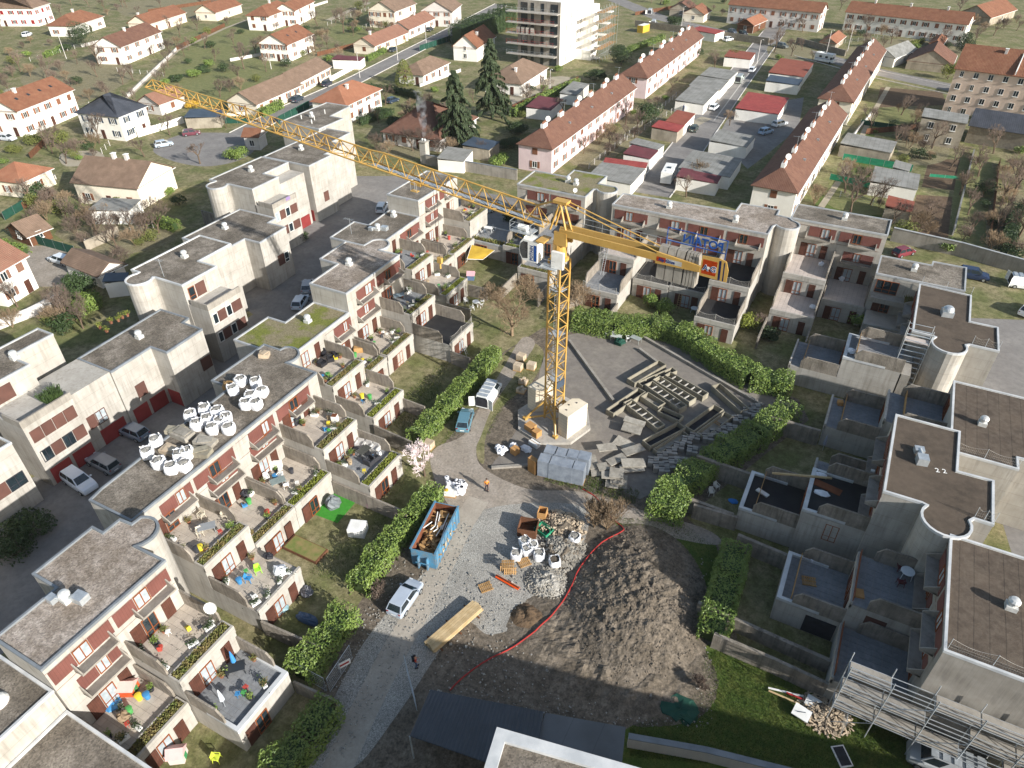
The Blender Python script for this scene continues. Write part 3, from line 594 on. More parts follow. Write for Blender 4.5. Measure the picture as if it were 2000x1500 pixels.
terr(rd,F_,.9,6.7,0,5.4,5.5,'paving_grey',edge='parapet'); terr(rd,F_,6.8,12.3,0,5.4,2.75,'paving_grey',edge='parapet'); door_row(rd,F_,1,5.4,5.5,3); door_row(rd,F_,7,5,2.75,3)
F2 = FW(7.8,49.9); terr(rd,F2,.1,5.8,0,5.3,2.75,'paving_grey',edge='rim'); door_row(rd,F2,.3,5.2,2.75,6)
Fg = FX(2.5,44.1); slab(rd,'shutter',Fg,2.6,5.1,.1,2.2,-.02,.06,'dark'); slab(rd,'shutter',FX(7.9,44.05),1.3,2.9,3.1,4.9,-.02,.06,'panel_brown')
# roof numbers
def text(par, name, s_, size, o, u, v, mt, ex=.01, align='LEFT', bold=0):
    cu = bpy.data.curves.new('t','FONT'); cu.body = s_; cu.size = size; cu.extrude = ex; cu.offset = bold; cu.align_x = align; cu.resolution_u = 3
    ob = bpy.data.objects.new('t', cu); C.objects.link(ob); dg = bpy.context.evaluated_depsgraph_get(); me0 = ob.evaluated_get(dg).to_mesh()
    o = Vector(o); u = Vector(u).normalized(); v = Vector(v).normalized(); n = u.cross(v)
    mb = MB(); mb.add([o+u*q.co.x+v*q.co.y+n*q.co.z for q in me0.vertices],[tuple(p.vertices) for p in me0.polygons])
    ob.evaluated_get(dg).to_mesh_clear(); bpy.data.objects.remove(ob); bpy.data.curves.remove(cu)
    return mb.build(name, mt, par)
text(rc,'painted_number','2 2',.75,(11.9,57.2,10.875),(.97,.26,0),(-.26,.97,0),'white')
# ---------------------------------------------------------------- row LL (far left row with garages), front faces +X
def garage(par, F_, u0, u1, h=2.1): slab(par,'garage_door',F_,u0,u1,.05,h,-.02,.06,'garage')
def shut(par, F_, u0, u1, v0, v1, mt='panel_brown'): slab(par,'shutter',F_,u0,u1,v0,v1,-.02,.06,mt)
def tower(label, x0, xf, y0, y1, zt, cop='coping', drum=None):
    ym = (y0+y1)/2; xm = xf-3.3
    pl = [(xf,y0),(xf,ym),(xm,ym),(xm,y1),(x0,y1),(x0,y0)]
    if drum: pl = pl[:-1]+[(x0,y0)]+[(x0+1.5,y0)]+arc(x0+3.0,y0-1.2,1.7,150,400,14)+[(x0+4.6,y0)]
    return block(label, pl, zt, 'roof_gravel', cop, vents=[(x0+3.5,ym)])
l1 = tower('garage row tower with brown shutter bands and a roof terrace bush', -81.2,-75.2,26,36.1,10.9)
MB().prism([(-75.2,25.4),(-69.7,25.4),(-69.9,31.1),(-75.2,31.1)],0,8.1).build('wall','concrete',l1)
Fm = FY(-69.75,25.4); m = MB(); Fm.box(m,0,5.7,8.1,8.95,-.2,.0); Fm.box(m,0,.2,8.1,8.94,-3,-.2); m.build('parapet','concrete_side',l1)
for k in range(4): shut(l1,Fm,.35+1.28*k,1.55+1.28*k,5.9,7.4)
shut(l1,Fm,1.6,2.85,3.2,4.7); shut(l1,Fm,4.2,5.5,3.2,4.7); window(l1,Fm,.35,1.5,3.2,4.7,2,'dark','glass'); window(l1,Fm,2.95,4.1,3.2,4.7,2,'dark','glass'); garage(l1,Fm,.4,2.7); garage(l1,Fm,3.1,5.4)
Fm = FY(-70.4,31.1); MB().prism([(-76,31.1),(-70.4,31.1),(-70.4,36.15),(-76,36.15)],0,8.1).build('wall','concrete',l1); shut(l1,Fm,.6,1.6,2.9,4.6); window(l1,Fm,1.65,2.9,2.9,4.6,2,'panel_brown','curtain'); garage(l1,Fm,1.4,4.5); shut(l1,FY(-75.2,25.5),.5,3,8.4,10.2)
m = MB(); weeds(m,FY(-70,25.4),3.5,5.2,8.6,-1.4,-.3,900,.9,3); m.build('bush','leaf_dark',l1,kind='stuff')
l2 = block('plain garage row house with two red garage doors in shadow', [(-70.2,36.2),(-70.3,41.75),(-67.7,41.8),(-67.9,47.4),(-71.2,47.4),(-71.4,48.5),(-76.3,48.4),(-75.9,36.2)], 8.2,'roof_gravel','coping_dark',vents=[(-73.2,42.6)])
Fm = FY(-70.22,36.2); shut(l2,Fm,1.9,3.2,3.0,4.8); garage(l2,Fm,.6,2.6); garage(l2,Fm,3,5.2); garage(l2,FX(-70.3,41.76),.3,2.3); shut(l2,FY(-67.75,41.8),3.9,5.4,2.9,4.6)
l3 = tower('garage row tower with white roof edge, stair drum and orange window', -83.6,-74.2,50.9,62.6,10.9,'coping_white',1)
MB().prism([(-74.3,50.95),(-70.6,50.95),(-70.6,56.5),(-74.3,56.5)],0,8.0).build('wall','concrete',l3)
Fm = FY(-70.6,50.95); m = MB(); Fm.box(m,0,5.55,8.0,8.85,-.2,0); Fm.box(m,0,.2,8,8.84,-3,-.2); m.build('parapet','concrete_side',l3)
for z in (3.0,5.8):
    window(l3,Fm,.3,1.1,z,z+1.5,1,'white_frame','glass'); shut(l3,Fm,1.2,2.5,z,z+1.5); window(l3,Fm,2.6,3.5,z,z+1.5,1,'white_frame','glass'); shut(l3,Fm,3.6,5.2,z,z+1.5)
window(l3,FY(-74.2,51),.5,1.5,8.3,10.1,1,'timber_frame','glass'); shut(l3,FY(-74.2,51),1.7,3.2,8.3,10.1)
antenna(l3,-78.2,51.6,10.7,2.6)
l4 = block('garage row house with brown roof stained by shade', [(-81.6,64.5),(-81.6,68.6),(-78.6,68.6),(-78.9,74.6),(-82.5,74.6),(-82.6,76.5),(-90.4,76.5),(-90.3,64.5)], 8.2,'roof_gravel','coping',vents=[(-87,70)])
Fm = FY(-78.7,68.6); shut(l4,Fm,2.9,4.2,2.9,4.6); window(l4,Fm,4.25,5.2,2.9,4.6,1,'white_frame','glass')
l5 = tower('garage row tower with bright red garage, purple towel on its terrace', -98.8,-89.2,78.9,91.2,10.9,'coping',1)
MB().prism([(-89.4,78.9),(-85.5,78.9),(-85.5,84.6),(-89.4,84.6)],0,8.1).build('wall','concrete',l5)
MB().prism([(-93,84.6),(-89.3,84.6),(-89.3,91.2),(-93,91.2)],0,9.5).build('wall','concrete',l5)
Fm = FY(-85.5,78.9); m = MB(); Fm.box(m,0,5.7,8.1,8.9,-.2,0); Fm.box(m,0,.2,8.1,8.89,-3,-.2); m.build('parapet','concrete_side',l5)
for z in (3.0,5.8):
    window(l5,Fm,.2,1.1,z,z+1.5,1,'white_frame','curtain'); shut(l5,Fm,1.3,2.5,z,z+1.5); window(l5,Fm,2.6,3.6,z,z+1.5,1,'white_frame','glass'); shut(l5,Fm,3.8,5.4,z,z+1.5)
m = MB(); Fm.box(m,3.2,4.2,8.35,8.93,.01,.04); o = m.build('towel','plastic',l5); o.color = (.25,.18,.33,1)
Fm = FY(-89.25,84.6); shut(l5,Fm,1.2,2.6,3,4.7); garage(l5,Fm,.3,2.8); garage(l5,Fm,3.2,6)
l6 = block('end house of garage row behind the crane jib', [(-94.5,92),(-88.6,92),(-88.6,98),(-90,98),(-90.2,104),(-93.2,104),(-93.5,110),(-99.5,110),(-99.2,92)], 10.6,'roof_gravel','coping',vents=[(-95.5,98)])
Fm = FY(-88.6,92); shut(l6,Fm,2.5,3.8,3,4.8); garage(l6,FX(-92,92),.4,2.6)
l7 = block('farthest estate house with clustered roof pipes', [(-110,108.5),(-99.8,108.2),(-99.8,115.9),(-103.2,116),(-104,123.4),(-110.3,123.4)], 10.9,'roof_gravel','coping',vents=[(-106.5,114)])
for i,(x,y) in enumerate(((-107.5,112),(-105.5,117),(-104.5,112.5),(-103.5,110.5))): MB().tube((x,y,10.7),(x,y,11.6),.12,8).build('roof_pipe','vent',l7)
l8 = block('near garage row house with white roof edge and striped shade on its wall', [(-80,-4),(-68.8,-4),(-68.8,23.6),(-80,23.6)], 8.2,'roof_gravel','coping_white')
Fm = FY(-68.8,12); shut(l8,Fm,8.1,9.4,3.1,4.7); window(l8,Fm,9.45,11.2,3.1,4.7,2,'dark','glass')
# stepped garden walls behind row LL
def wall_run(label, pts, h, t=.2, mt='rough', name='garden_wall', cat='wall', group='concrete garden walls of the estate', z0=0, cap=None):
    c = pts[0]; o = thing(name,label,cat,(c[0],c[1],0),group)
    m = MB()
    for (a,b) in zip(pts,pts[1:]):
        a_ = Vector(a[:2]); b_ = Vector(b[:2]); d = b_-a_; mid = (a_+b_)/2; m.obox((mid.x,mid.y,z0),d.length,t,h,math.atan2(d.y,d.x))
    m.build('wall',mt,o)
    if cap:
        m = MB()
        for (a,b) in zip(pts,pts[1:]):
            a_ = Vector(a[:2]); b_ = Vector(b[:2]); d = b_-a_; mid = (a_+b_)/2; m.obox((mid.x,mid.y,z0+h+.002),d.length+.04,t+.12,.08,math.atan2(d.y,d.x))
        m.build('coping',cap,o)
    return o
for k,(y,x) in enumerate(((38,-76.4),(43,-76.4),(48,-77),(55,-84.5),(60,-84.5),(66,-91),(71,-91),(76,-91.5),(82,-100),(88,-100))):
    for j,(dx,hh) in enumerate(((0,4.6),(3.6,2.6))):
        wall_run('weathered dividing wall stepping down behind the garage row', [(x-dx,y),(x-dx-3.5,y)], hh)
gw = 'stained concrete wall between courtyard gardens below the stepped houses'
for a,b,h in (((-43.1,47.6),(-37.6,47.2),2.2),((-41.8,38.5),(-32.4,38.4),1.9),((-43.3,64.7),(-40.2,64.4),2.0),((-48.8,53.75),(-40,53.4),1.9),((-36.4,22.2),(-30,22.6),1.9),((-30.3,19.3),(-26.2,19.6),1.6),((-50.3,81.2),(-47,81.3),2),((-50.3,75),(-46.3,75),2)): wall_run(gw,[a,b],h)
for a,b,h in (((-28.2,86.6),(-28.2,82),1.8),((-16.9,92),(-17,84),1.8),((-8,92.6),(-8,86.5),1.8),((-2.1,92.6),(-2.1,88.5),1.8),((-39.6,87.7),(-39.4,83),2),((-45.4,87.7),(-45.3,82),2),((-34.1,86.5),(-36.2,83),2)): wall_run('short concrete garden wall in front of the back row',[a,b],h)
for a,b,h in (((-3,59.2),(-8.8,59.4),2.3),((2.5,50.2),(-2.2,50.6),2),((2.5,69.9),(-3,69.9),2.2),((-3.2,53.1),(-7.6,53.2),1.9),((7.7,41.0),(-3.5,41.6),1.6)): wall_run('moss topped garden wall in front of the right row',[a,b],h,.35)
# ================================================================ tower crane
AX = Vector((-26.1,60.0,0)); TH = math.radians(175.5); D = Vector((math.cos(TH),math.sin(TH),0)); NN = Vector((-D.y,D.x,0))   # NN ~ towards -Y
if NN.y > 0: NN = -NN
crane = thing('tower_crane','yellow lattice tower crane with white cab rising from two concrete ballast blocks','crane',AX)
YEL = 'crane_yellow'
def bars(par, name, segs, r, n=5, mt=YEL):
    for a,b in segs: MB().tube(a,b,r,n).build(name,mt,par)
ma = math.radians(73); e1 = Vector((math.cos(ma),math.sin(ma),0)); e2 = Vector((-e1.y,e1.x,0)); hs = .77
cor = [AX+e1*hs*a+e2*hs*b for a,b in ((-1,-1),(1,-1),(1,1),(-1,1))]
zm0, zm1 = 1.0, 21.6
def ring(z):
    m = MB()
    for i in range(4): m.tube(cor[i]+Vector((0,0,z)),cor[(i+1)%4]+Vector((0,0,z)),.045,4)
    return m
mast = ring(zm0).build('mast',YEL,crane)
for k in range(1,14): ring(zm0+(zm1-zm0)*k/13).build('frame_ring',YEL,mast)
bars(mast,'leg',[(c+Vector((0,0,zm0)),c+Vector((0,0,zm1))) for c in cor],.12,6)
br = []
for k in range(13):
    za = zm0+(zm1-zm0)*k/13; zb = zm0+(zm1-zm0)*(k+1)/13
    for i in range(4):
        a,b = (i,(i+1)%4) if (k+i)%2 else ((i+1)%4,i); br.append((cor[a]+Vector((0,0,za)),cor[b]+Vector((0,0,zb))))
bars(mast,'brace',br,.06,4)
m = MB()
for s_ in (-.2,.2): m.tube(AX+e1*s_+e2*.3+Vector((0,0,1)),AX+e1*s_+e2*.3+Vector((0,0,21)),.025,4)
for k in range(60): m.tube(AX+e1*-.2+e2*.3+Vector((0,0,1.2+k*.33)),AX+e1*.2+e2*.3+Vector((0,0,1.2+k*.33)),.015,3)
for z in (6.5,12.5,18): m.obox(AX+Vector((0,0,z)),1.3,1.3,.06,ma)
m.build('ladder','galv',crane)
m = MB(); c_ = AX-e2*(hs+.08)-e1*.0; m.obox(c_+Vector((0,0,5.6)),1.35,.06,.95,ma); m.build('mast_sign','sheet_blue',crane)
# foot frame
m = MB()
for i,c in enumerate(cor):
    out = (c-AX).normalized(); m.tube(c+Vector((0,0,3.2)),c+out*2.2+Vector((0,0,.65)),.13,6); m.tube(c+Vector((0,0,.9)),c+out*2.3+Vector((0,0,.6)),.13,6); m.obox(c+out*2.3+Vector((0,0,.4)),.5,.5,.3,ma)
    m.tube(c+Vector((0,0,3.2)),c+Vector((0,0,.6)),.13,6); m.tube(c+Vector((0,0,3.2)),cor[(i+1)%4]+Vector((0,0,1)),.1,6)
m.build('foot_frame',YEL,crane)
# slewing part and cab
m = MB(); m.lathe(AX+Vector((0,0,21.6)),[(1.0,0),(1.0,.35),(.75,.4),(.75,1.9)],16); m.build('slewing_ring',YEL,crane)
for a,b in ((-.55,-.6),(-.55,.6)):
    m = MB(); m.hexa([AX+D*(a+x)+NN*(b+y)+Vector((0,0,z)) for z in (23.4,24.8) for x,y in ((-.5,-.15),(.9,-.15),(.9,.15),(-.5,.15))]); m.build('turret_plate',YEL,crane)
cb = AX+D*2.7+NN*.9+Vector((0,0,21.3)); w_ = .75
def cabp(s_,n_,z_): return cb+D*s_+NN*n_+Vector((0,0,z_))
m = MB(); prof = [(-1.0,0),(.75,0),(1.05,.6),(1.12,1.2),(1.0,1.9),(.7,2.3),(-1.0,2.3)]; k = len(prof)
m.add([cabp(a,w_,z) for a,z in prof]+[cabp(a,-w_,z) for a,z in prof],[tuple(range(k)),tuple(range(2*k-1,k-1,-1))]+[(i,k+i,k+(i+1)%k,(i+1)%k) for i in range(k)])
cab = m.build('cab','white',crane)
m = MB(); pg = [(.82,.12),(1.09,.62),(1.16,1.2),(1.04,1.85),(.8,2.2)]
for a,b in zip(pg,pg[1:]): m.add([cabp(a[0],w_-.05,a[1]),cabp(b[0],w_-.05,b[1]),cabp(b[0],-w_+.05,b[1]),cabp(a[0],-w_+.05,a[1])],[(0,1,2,3),(3,2,1,0)])
m.add([cabp(.1,w_+.01,.3),cabp(.7,w_+.01,.2),cabp(.98,w_+.01,.7),cabp(1.05,w_+.01,1.2),cabp(.95,w_+.01,1.8),cabp(.6,w_+.01,2.1),cabp(.1,w_+.01,2.1)],[tuple(range(7))])
m.build('cab_window','glass',cab)
m = MB(); m.add([cabp(-.95,w_+.012,.15),cabp(-.6,w_+.012,.15),cabp(-.6,w_+.012,1.9),cabp(-.95,w_+.012,1.9)],[(0,1,2,3)]); m.build('blue_panel','sign_blue',cab)
text(cab,'lettering','POTAIN',.46,cabp(-.5,w_+.015,.15),(0,0,1),D*1,'ink_blue',.005,bold=.012)
m = MB(); m.path([cabp(-.6,.7,2.3),cabp(-.6,-.7,2.3)],.05); m.path([cabp(.9,.7,2.32),cabp(1.6,.7,2.5),cabp(1.6,-.7,2.5),cabp(.9,-.7,2.32)],.05); m.obox(cabp(-1.3,0,2.35),.9,1.6,.14,TH); m.build('cab_bracket',YEL,crane)
m = MB(); m.obox(AX+NN*1.5+D*.3+Vector((0,0,21.2)),1.9,1.1,.08,TH)
for z in (.5,1.05):
    m.path([AX+NN*2.05+D*-.6+Vector((0,0,21.2+z)),AX+NN*2.05+D*1.2+Vector((0,0,21.2+z))],.025,4)
m.build('walkway','galv',crane)
m = MB(); m.obox(AX+NN*1.5-D*.6+Vector((0,0,21.3)),1.3,.35,1.8,TH+.05); m.build('electric_cabinet','white',crane)
# jib
JL = 62.0; JH = 1.75; JW = .62; Z0 = 24.75; SL = .0875
def jz(s_): return Z0+SL*s_
def jp(s_,n_,h): return AX+D*s_+NN*n_+Vector((0,0,jz(s_)+h))
def jh(s_): return JH if s_ < 24 else (1.55 if s_ < 44 else 1.55-(s_-44)*.028)
npn = 28; ss = [1.6+(JL-1.6)*i/npn for i in range(npn+1)]
m = MB()
for a,b in zip(ss,ss[1:]): m.tube(jp(a,JW,0),jp(b,JW,0),.095,5); m.tube(jp(a,-JW,0),jp(b,-JW,0),.095,5)
m.tube(jp(JL,JW,0),jp(JL,-JW,0),.07,5)
jib = m.build('jib',YEL,crane)
tops = [(a+b)/2 for a,b in zip(ss,ss[1:])]
m = MB()
for a,b in zip(tops,tops[1:]): m.tube(jp(a,0,jh(a)),jp(b,0,jh(b)),.085 if a < 30 else .065,5)
m.build('top_chord',YEL,jib)
seg = []
for i,t in enumerate(tops):
    for n_ in (JW,-JW): seg += [(jp(ss[i],n_,0),jp(t,0,jh(t))),(jp(ss[i+1],n_,0),jp(t,0,jh(t)))]
    seg.append((jp(ss[i],JW if i%2 else -JW,0),jp(ss[i+1],-JW if i%2 else JW,0)))
bars(jib,'brace',seg,.05,4)
bars(jib,'cross_member',[(jp(a,JW,0),jp(a,-JW,0)) for a in ss],.035,4); m = MB()
m.obox(jp(13,0,.02),22,.5,.04,TH,0,-math.atan(SL)); m.build('jib_walkway','galv',jib)
# trolley and hook
m = MB(); m.obox(jp(17.5,0,-.35),1.4,1.5,.3,TH); m.obox(jp(17.5,.9,-.9),.9,.5,.06,TH); m.build('trolley',YEL,crane)
m = MB(); m.path([jp(17.5,.9,-.9),jp(17.5,.9,.1)],.03,4); m.path([jp(17.1,1.1,-.85),jp(17.1,1.1,.1),jp(17.9,1.1,.1),jp(17.9,1.1,-.85)],.025,4); m.build('trolley_basket','galv',crane)
hk = jp(15.5,0,-.4); m = MB(); m.obox((hk.x,hk.y,16.9),.6,.35,.7,TH); m.tube((hk.x,hk.y,16.9),(hk.x,hk.y,16.2),.12,6); m.build('hook_block',YEL,crane)
m = MB(); m.tube((hk.x-.2,hk.y,17.5),(hk.x-.2,hk.y,jz(15.5)),.018,4); m.tube((hk.x+.2,hk.y,17.5),(hk.x+.2,hk.y,jz(15.5)),.018,4); m.build('hoist_rope','dark',crane)
# winch platform
pc = AX+D*3.6+NN*1.1+Vector((0,0,24.2)); m = MB(); m.obox(pc,2.4,1.5,.1,TH)
for s_ in (-1.2,0,1.2):
    m.tube(pc+D*s_+NN*.72,pc+D*s_+NN*.72+Vector((0,0,1.1)),.03,4)
for h in (.55,1.1): m.path([pc+D*-1.2-NN*.2+Vector((0,0,h)),pc+D*-1.2+NN*.72+Vector((0,0,h)),pc+D*1.2+NN*.72+Vector((0,0,h)),pc+D*1.2-NN*.2+Vector((0,0,h))],.025,4)
m.build('winch_platform','galv',crane)
m = MB(); m.tube(pc+D*-.5+NN*.1+Vector((0,0,.4)),pc+D*.5+NN*.1+Vector((0,0,.4)),.32,12); m.build('winch_drum','white',crane)
# apex, ties and counter jib
m = MB(); ap = AX+Vector((0,0,27.7))
for n_ in (-.55,.55): m.tube(AX+D*.9+NN*n_+Vector((0,0,24.8)),ap+NN*n_*.6,.12,6); m.tube(AX-D*.9+NN*n_+Vector((0,0,24.8)),ap+NN*n_*.6,.12,6)
m.obox(ap-Vector((0,0,.15)),1.5,.9,.28,TH); m.tube(ap+D*.5,jp(tops[0],0,jh(0)),.12,6); m.build('apex',YEL,crane)
m = MB()
for n_ in (-.5,.5): m.tube(ap-D*.5+NN*n_*.6,AX-D*10.4+NN*n_*1.2+Vector((0,0,25.3)),.055,5)
m.build('tie_bar',YEL,crane)
cj = MB()
for n_ in (-.62,.62):
    cj.hexa([AX-D*s_+NN*(n_+y)+Vector((0,0,z)) for z in (24.45,25.15) for s_,y in ((.2,-.09),(10.4,-.09),(10.4,.09),(.2,.09))])
    cj.hexa([AX-D*10.38+NN*(n_-.088)+Vector((0,0,24.2)),AX-D*14.6+NN*(n_-.088)+Vector((0,0,24.4)),AX-D*14.6+NN*(n_+.088)+Vector((0,0,24.4)),AX-D*10.38+NN*(n_+.088)+Vector((0,0,24.2)),
             AX-D*10.38+NN*(n_-.088)+Vector((0,0,25.35)),AX-D*14.6+NN*(n_-.088)+Vector((0,0,25.0)),AX-D*14.6+NN*(n_+.088)+Vector((0,0,25.0)),AX-D*10.38+NN*(n_+.088)+Vector((0,0,25.35))])
cjo = cj.build('counter_jib',YEL,crane)
m = MB(); m.obox(AX-D*5.2+Vector((0,0,24.55)),9.5,.9,.06,TH)
for n_ in (-1.05,):
    for h in (.6,1.15): m.tube(AX-D*1.5+NN*n_+Vector((0,0,24.8+h)),AX-D*14+NN*n_+Vector((0,0,24.8+h)),.025,4)
    for s_ in range(2,15,2): m.tube(AX-D*s_+NN*n_+Vector((0,0,24.6)),AX-D*s_+NN*n_+Vector((0,0,25.95)),.025,4)
m.build('handrail','galv',cjo)
for i in range(7):
    s_ = (10.9,11.75,12.6,13.25,13.55,13.85,14.15)[i]; th_ = .76 if i < 3 else .24
    m = MB(); pr = [(-.5,25.3),(-.5,22.6),(.5,22.6),(.5,25.3),(.28,25.85),(-.28,25.85)]; kk = 6
    m.add([AX-D*(s_-th_/2)+NN*a*1.04+Vector((0,0,z)) for a,z in pr]+[AX-D*(s_+th_/2)+NN*a*1.04+Vector((0,0,z)) for a,z in pr],[tuple(range(kk)),tuple(range(2*kk-1,kk-1,-1))]+[(j,kk+j,kk+(j+1)%kk,(j+1)%kk) for j in range(kk)])
    m.build('counterweight','concrete_side',crane)
def fq(s_,n_,z): return AX-D*s_+NN*n_+Vector((0,0,z))
m = MB(); pr = [(14.62,24.1),(17.1,24.05),(17.1,25.2),(16.8,26.0),(16.2,26.15),(14.62,26.05)]; kk = 6
for n_ in (.55,): m.add([fq(a,n_,z) for a,z in pr]+[fq(a,n_+.08,z) for a,z in pr],[tuple(range(kk-1,-1,-1)),tuple(range(kk,2*kk))]+[(j,(j+1)%kk,kk+(j+1)%kk,kk+j) for j in range(kk)])
fin = m.build('tail_panel',YEL,crane)
def plate(par,name,s0,s1,z0,z1,mt,off=.09,sk=0): MB().add([fq(s0,.55+off,z0),fq(s1,.55+off,z0),fq(s1+sk,.55+off,z1),fq(s0+sk,.55+off,z1)],[(0,1,2,3),(3,2,1,0)]).build(name,mt,par)
plate(fin,'logo_panel',14.75,16.05,24.35,25.75,'ink_orange',.085); plate(fin,'stripe',16.3,16.5,24.1,25.95,'ink_blue',.086,-.12); plate(fin,'stripe',16.72,16.82,24.1,25.85,'ink_blue',.086,-.1)
text(fin,'logo_letters','A G',.72,fq(14.83,.66,24.75),-D,(0,0,1),'white',.004,bold=.05); text(fin,'logo_letters','A G',.72,fq(14.83,.668,24.75),-D,(0,0,1),'ink_blue',.004,bold=.012)
m = MB(); m.add([fq(15.32+.15*math.cos(t*.7),.672,25.02+.15*math.sin(t*.7)) for t in range(9)],[tuple(range(9))]); m.build('logo_disc','white',fin)
plate(cjo,'name_plate',10.45,12.9,24.48,24.93,'white',.16); plate(cjo,'name_plate',10.45,11.35,24.475,24.935,'ink_orange',.163)
text(cjo,'lettering','Alp Grue',.42,fq(10.65,.72,24.56),-D,(0,0,1),'ink_blue',.004,bold=.014)
m = MB(); zz = (25.9,27.15)
for z in zz: m.tube(fq(10.6,-1.0,z),fq(16.2,-1.0,z),.05,4)
for s_ in (10.6,13.4,16.2): m.tube(fq(s_,-1.0,24.6),fq(s_,-1.0,zz[1]),.05,4)
sg = m.build('sign_frame','sign_blue',crane); text(sg,'lettering','POTAIN',1.05,fq(15.9,-1.03,26.1),D,(0,0,1),'sign_blue',.03,bold=.03)
# ballast on the footing
foot = thing('crane_footing','octagonal concrete footing slab under the crane ballast','footing',AX)
MB().prism([tuple((AX+Vector((4.6*math.cos(t),4.6*math.sin(t),0)))[:2]) for t in [math.radians(22.5+45*i+73) for i in range(8)]],0,.38).build('slab','concrete',foot)
def ballast(label,c,rz):
    o = thing('ballast_block',label,'ballast',c,'crane ballast blocks',rz); m = MB(); M_ = wmat(o)
    pr = [(-1.75,-.95),(1.75,-.95),(1.75,.35),(1.15,.95),(-1.15,.95),(-1.75,.35)]
    m.prism([tuple((M_ @ Vector((a,b,0)))[:2]) for a,b in pr],c[2],c[2]+3.3); m.build('block','block',o)
    m = MB(); 
    for a,b in ((-.9,0),(.9,0),(0,.4)): m.obox(M_ @ Vector((a,b,3.3)),.16,.16,.06,rz)
    m.build('lifting_eye','dark',o)
ballast('pale concrete ballast block facing the board stacks at the crane foot',(-23.6,59.3,.39),math.radians(73+0))
ballast('concrete ballast block on the lawn side of the crane foot',(-28.4,61.9,.39),math.radians(73+180))
# ================================================================ yard of salvaged concrete
def zp(x,y,z=0): return G(1180+x*.25217,680+y*.25217,z)
TR = [((205,262),(450,118),.55,.95),((342,278),(612,468),.6,.95),((402,238),(685,412),.6,.95),((488,205),(785,372),.6,.85),((42,500),(292,330),.55,.85),((178,415),(440,618),.6,.95),((310,365),(445,450),.55,1.0),((430,478),(598,553),.5,.85),((325,748),(600,603),.6,.95),((655,632),(887,465),.6,1.0),((745,682),(965,518),.55,.9),((862,290),(1090,490),.6,.95),((400,805),(628,662),.45,.7),((275,285),(545,168),.45,.7)]
tl = ['empty concrete trough with pinkish soil, first beside the open yard','concrete trough with crossbars next to the leaning short trough','long concrete trough with crossbars in the middle of the rows','long concrete trough at the hedge side of the crossbar rows','soot black concrete trough near the crane, end broken pale','concrete trough with crossbars beside the slab pile','short half round concrete trough between longer ones','short dark concrete trough with a steel bar inside','black lined concrete trough before the paver bundles','open concrete trough with dark floor beside the paver bundles','shallow concrete trough holding two brown battens','lone concrete trough lying apart along the hedge','low white edged trough against the paver bundles','dark lidded trough behind the first one']
for i,(a,b,h,wd) in enumerate(TR):
    A_ = zp(*a,h); B_ = zp(*b,h); d = (B_-A_); L_ = d.length; rz = math.atan2(d.y,d.x); c = (A_+B_)/2; c.z = .022
    o = thing('concrete_trough',tl[i],'trough',c,'salvaged concrete troughs in the yard',rz); M_ = wmat(o); m = MB()
    def lb_(x0,x1,y0,y1,z0,z1): m.hexa([M_ @ Vector(q) for q in ((x0,y0,z0),(x1,y0,z0),(x1,y1,z0),(x0,y1,z0),(x0,y0,z1),(x1,y0,z1),(x1,y1,z1),(x0,y1,z1))])
    wd *= 1.4; l2_,w2 = L_/2,wd/2; t=.1; h *= 1.35
    lb_(-l2_,l2_,-w2,-w2+t,0,h); lb_(-l2_,l2_,w2-t,w2,0,h); lb_(-l2_,-l2_+t,-w2+t,w2-t,0,h-.003); lb_(l2_-t,l2_,-w2+t,w2-t,0,h-.003)
    m.build('shell','trough',o); m = MB(); lb_(-l2_+t,l2_-t,-w2+t,w2-t,.01,.12); m.build('floor','dark' if i in (4,7,8,9,13) else 'slab',o)
    if i in (1,2,3,5):
        for k in range(5): m = MB(); x = -l2_+L_*(k+1)/6; lb_(x-.06,x+.06,-w2+t,w2-t,h-.25,h-.12); m.build('crossbar','concrete',o)
    if i == 10:
        for k in (0,1): m = MB(); lb_(.6+.3*k,.7+.3*k,-w2+t,w2-t,.3,.36); m.build('batten','wood',o)
for i,(a,b,h) in enumerate((((1112,668),(1198,786),.4),((1255,660),(1490,795),.4),((1248,684),(1288,714),.4),((960,915),(1100,905),.25))):
    A_ = G(*a); B_ = G(*b); wall_run(['low concrete step dividing the yard beside the crane','low concrete kerb along the back hedge of the yard','short kerb stub before the first trough','low kerb closing the yard towards the plaza'][i],[A_,B_],h,.35,'concrete_side',group='low yard kerbs',name='yard_kerb',cat='kerb')
# slabs
SLB = [((215,625),2.0,1.2,.62,-.3),((235,570),2.2,.9,.75,-.32),((150,740),1.9,1.3,.04,-.55),((225,790),2.2,1.1,.5,.5),((95,865),1.9,1.0,.35,.55),((20,770),1.9,1.0,.75,.3),((225,890),2.3,1.1,.55,.15),((215,930),2.3,1.1,.25,.1),((-95,885),1.1,2.1,.3,.2),((-10,920),1.0,1.0,.6,.3),((-25,960),1.9,1.1,.3,.1),((40,985),1.5,1.0,.55,0),((95,970),1.3,1.3,.8,-.1),((100,1010),1.2,1.6,.4,-.1),((60,1040),1.2,1.6,.25,-.1),((130,1040),1.2,1.6,.1,-.1)]
for i,(q,a,b,z,rz) in enumerate(SLB):
    c = zp(q[0],q[1],z); o = thing('concrete_slab','loose weathered concrete slab heaped between the board stacks and the troughs','slab',(c.x,c.y,z),'loose concrete slabs in the yard',rz+.4)
    r = random.Random(i); m = MB(); m.obox((c.x,c.y,z),a*1.15,b*1.15,.11,rz+.4,r.uniform(-.1,.1),r.uniform(-.1,.1)); m.build('slab','slab',o)
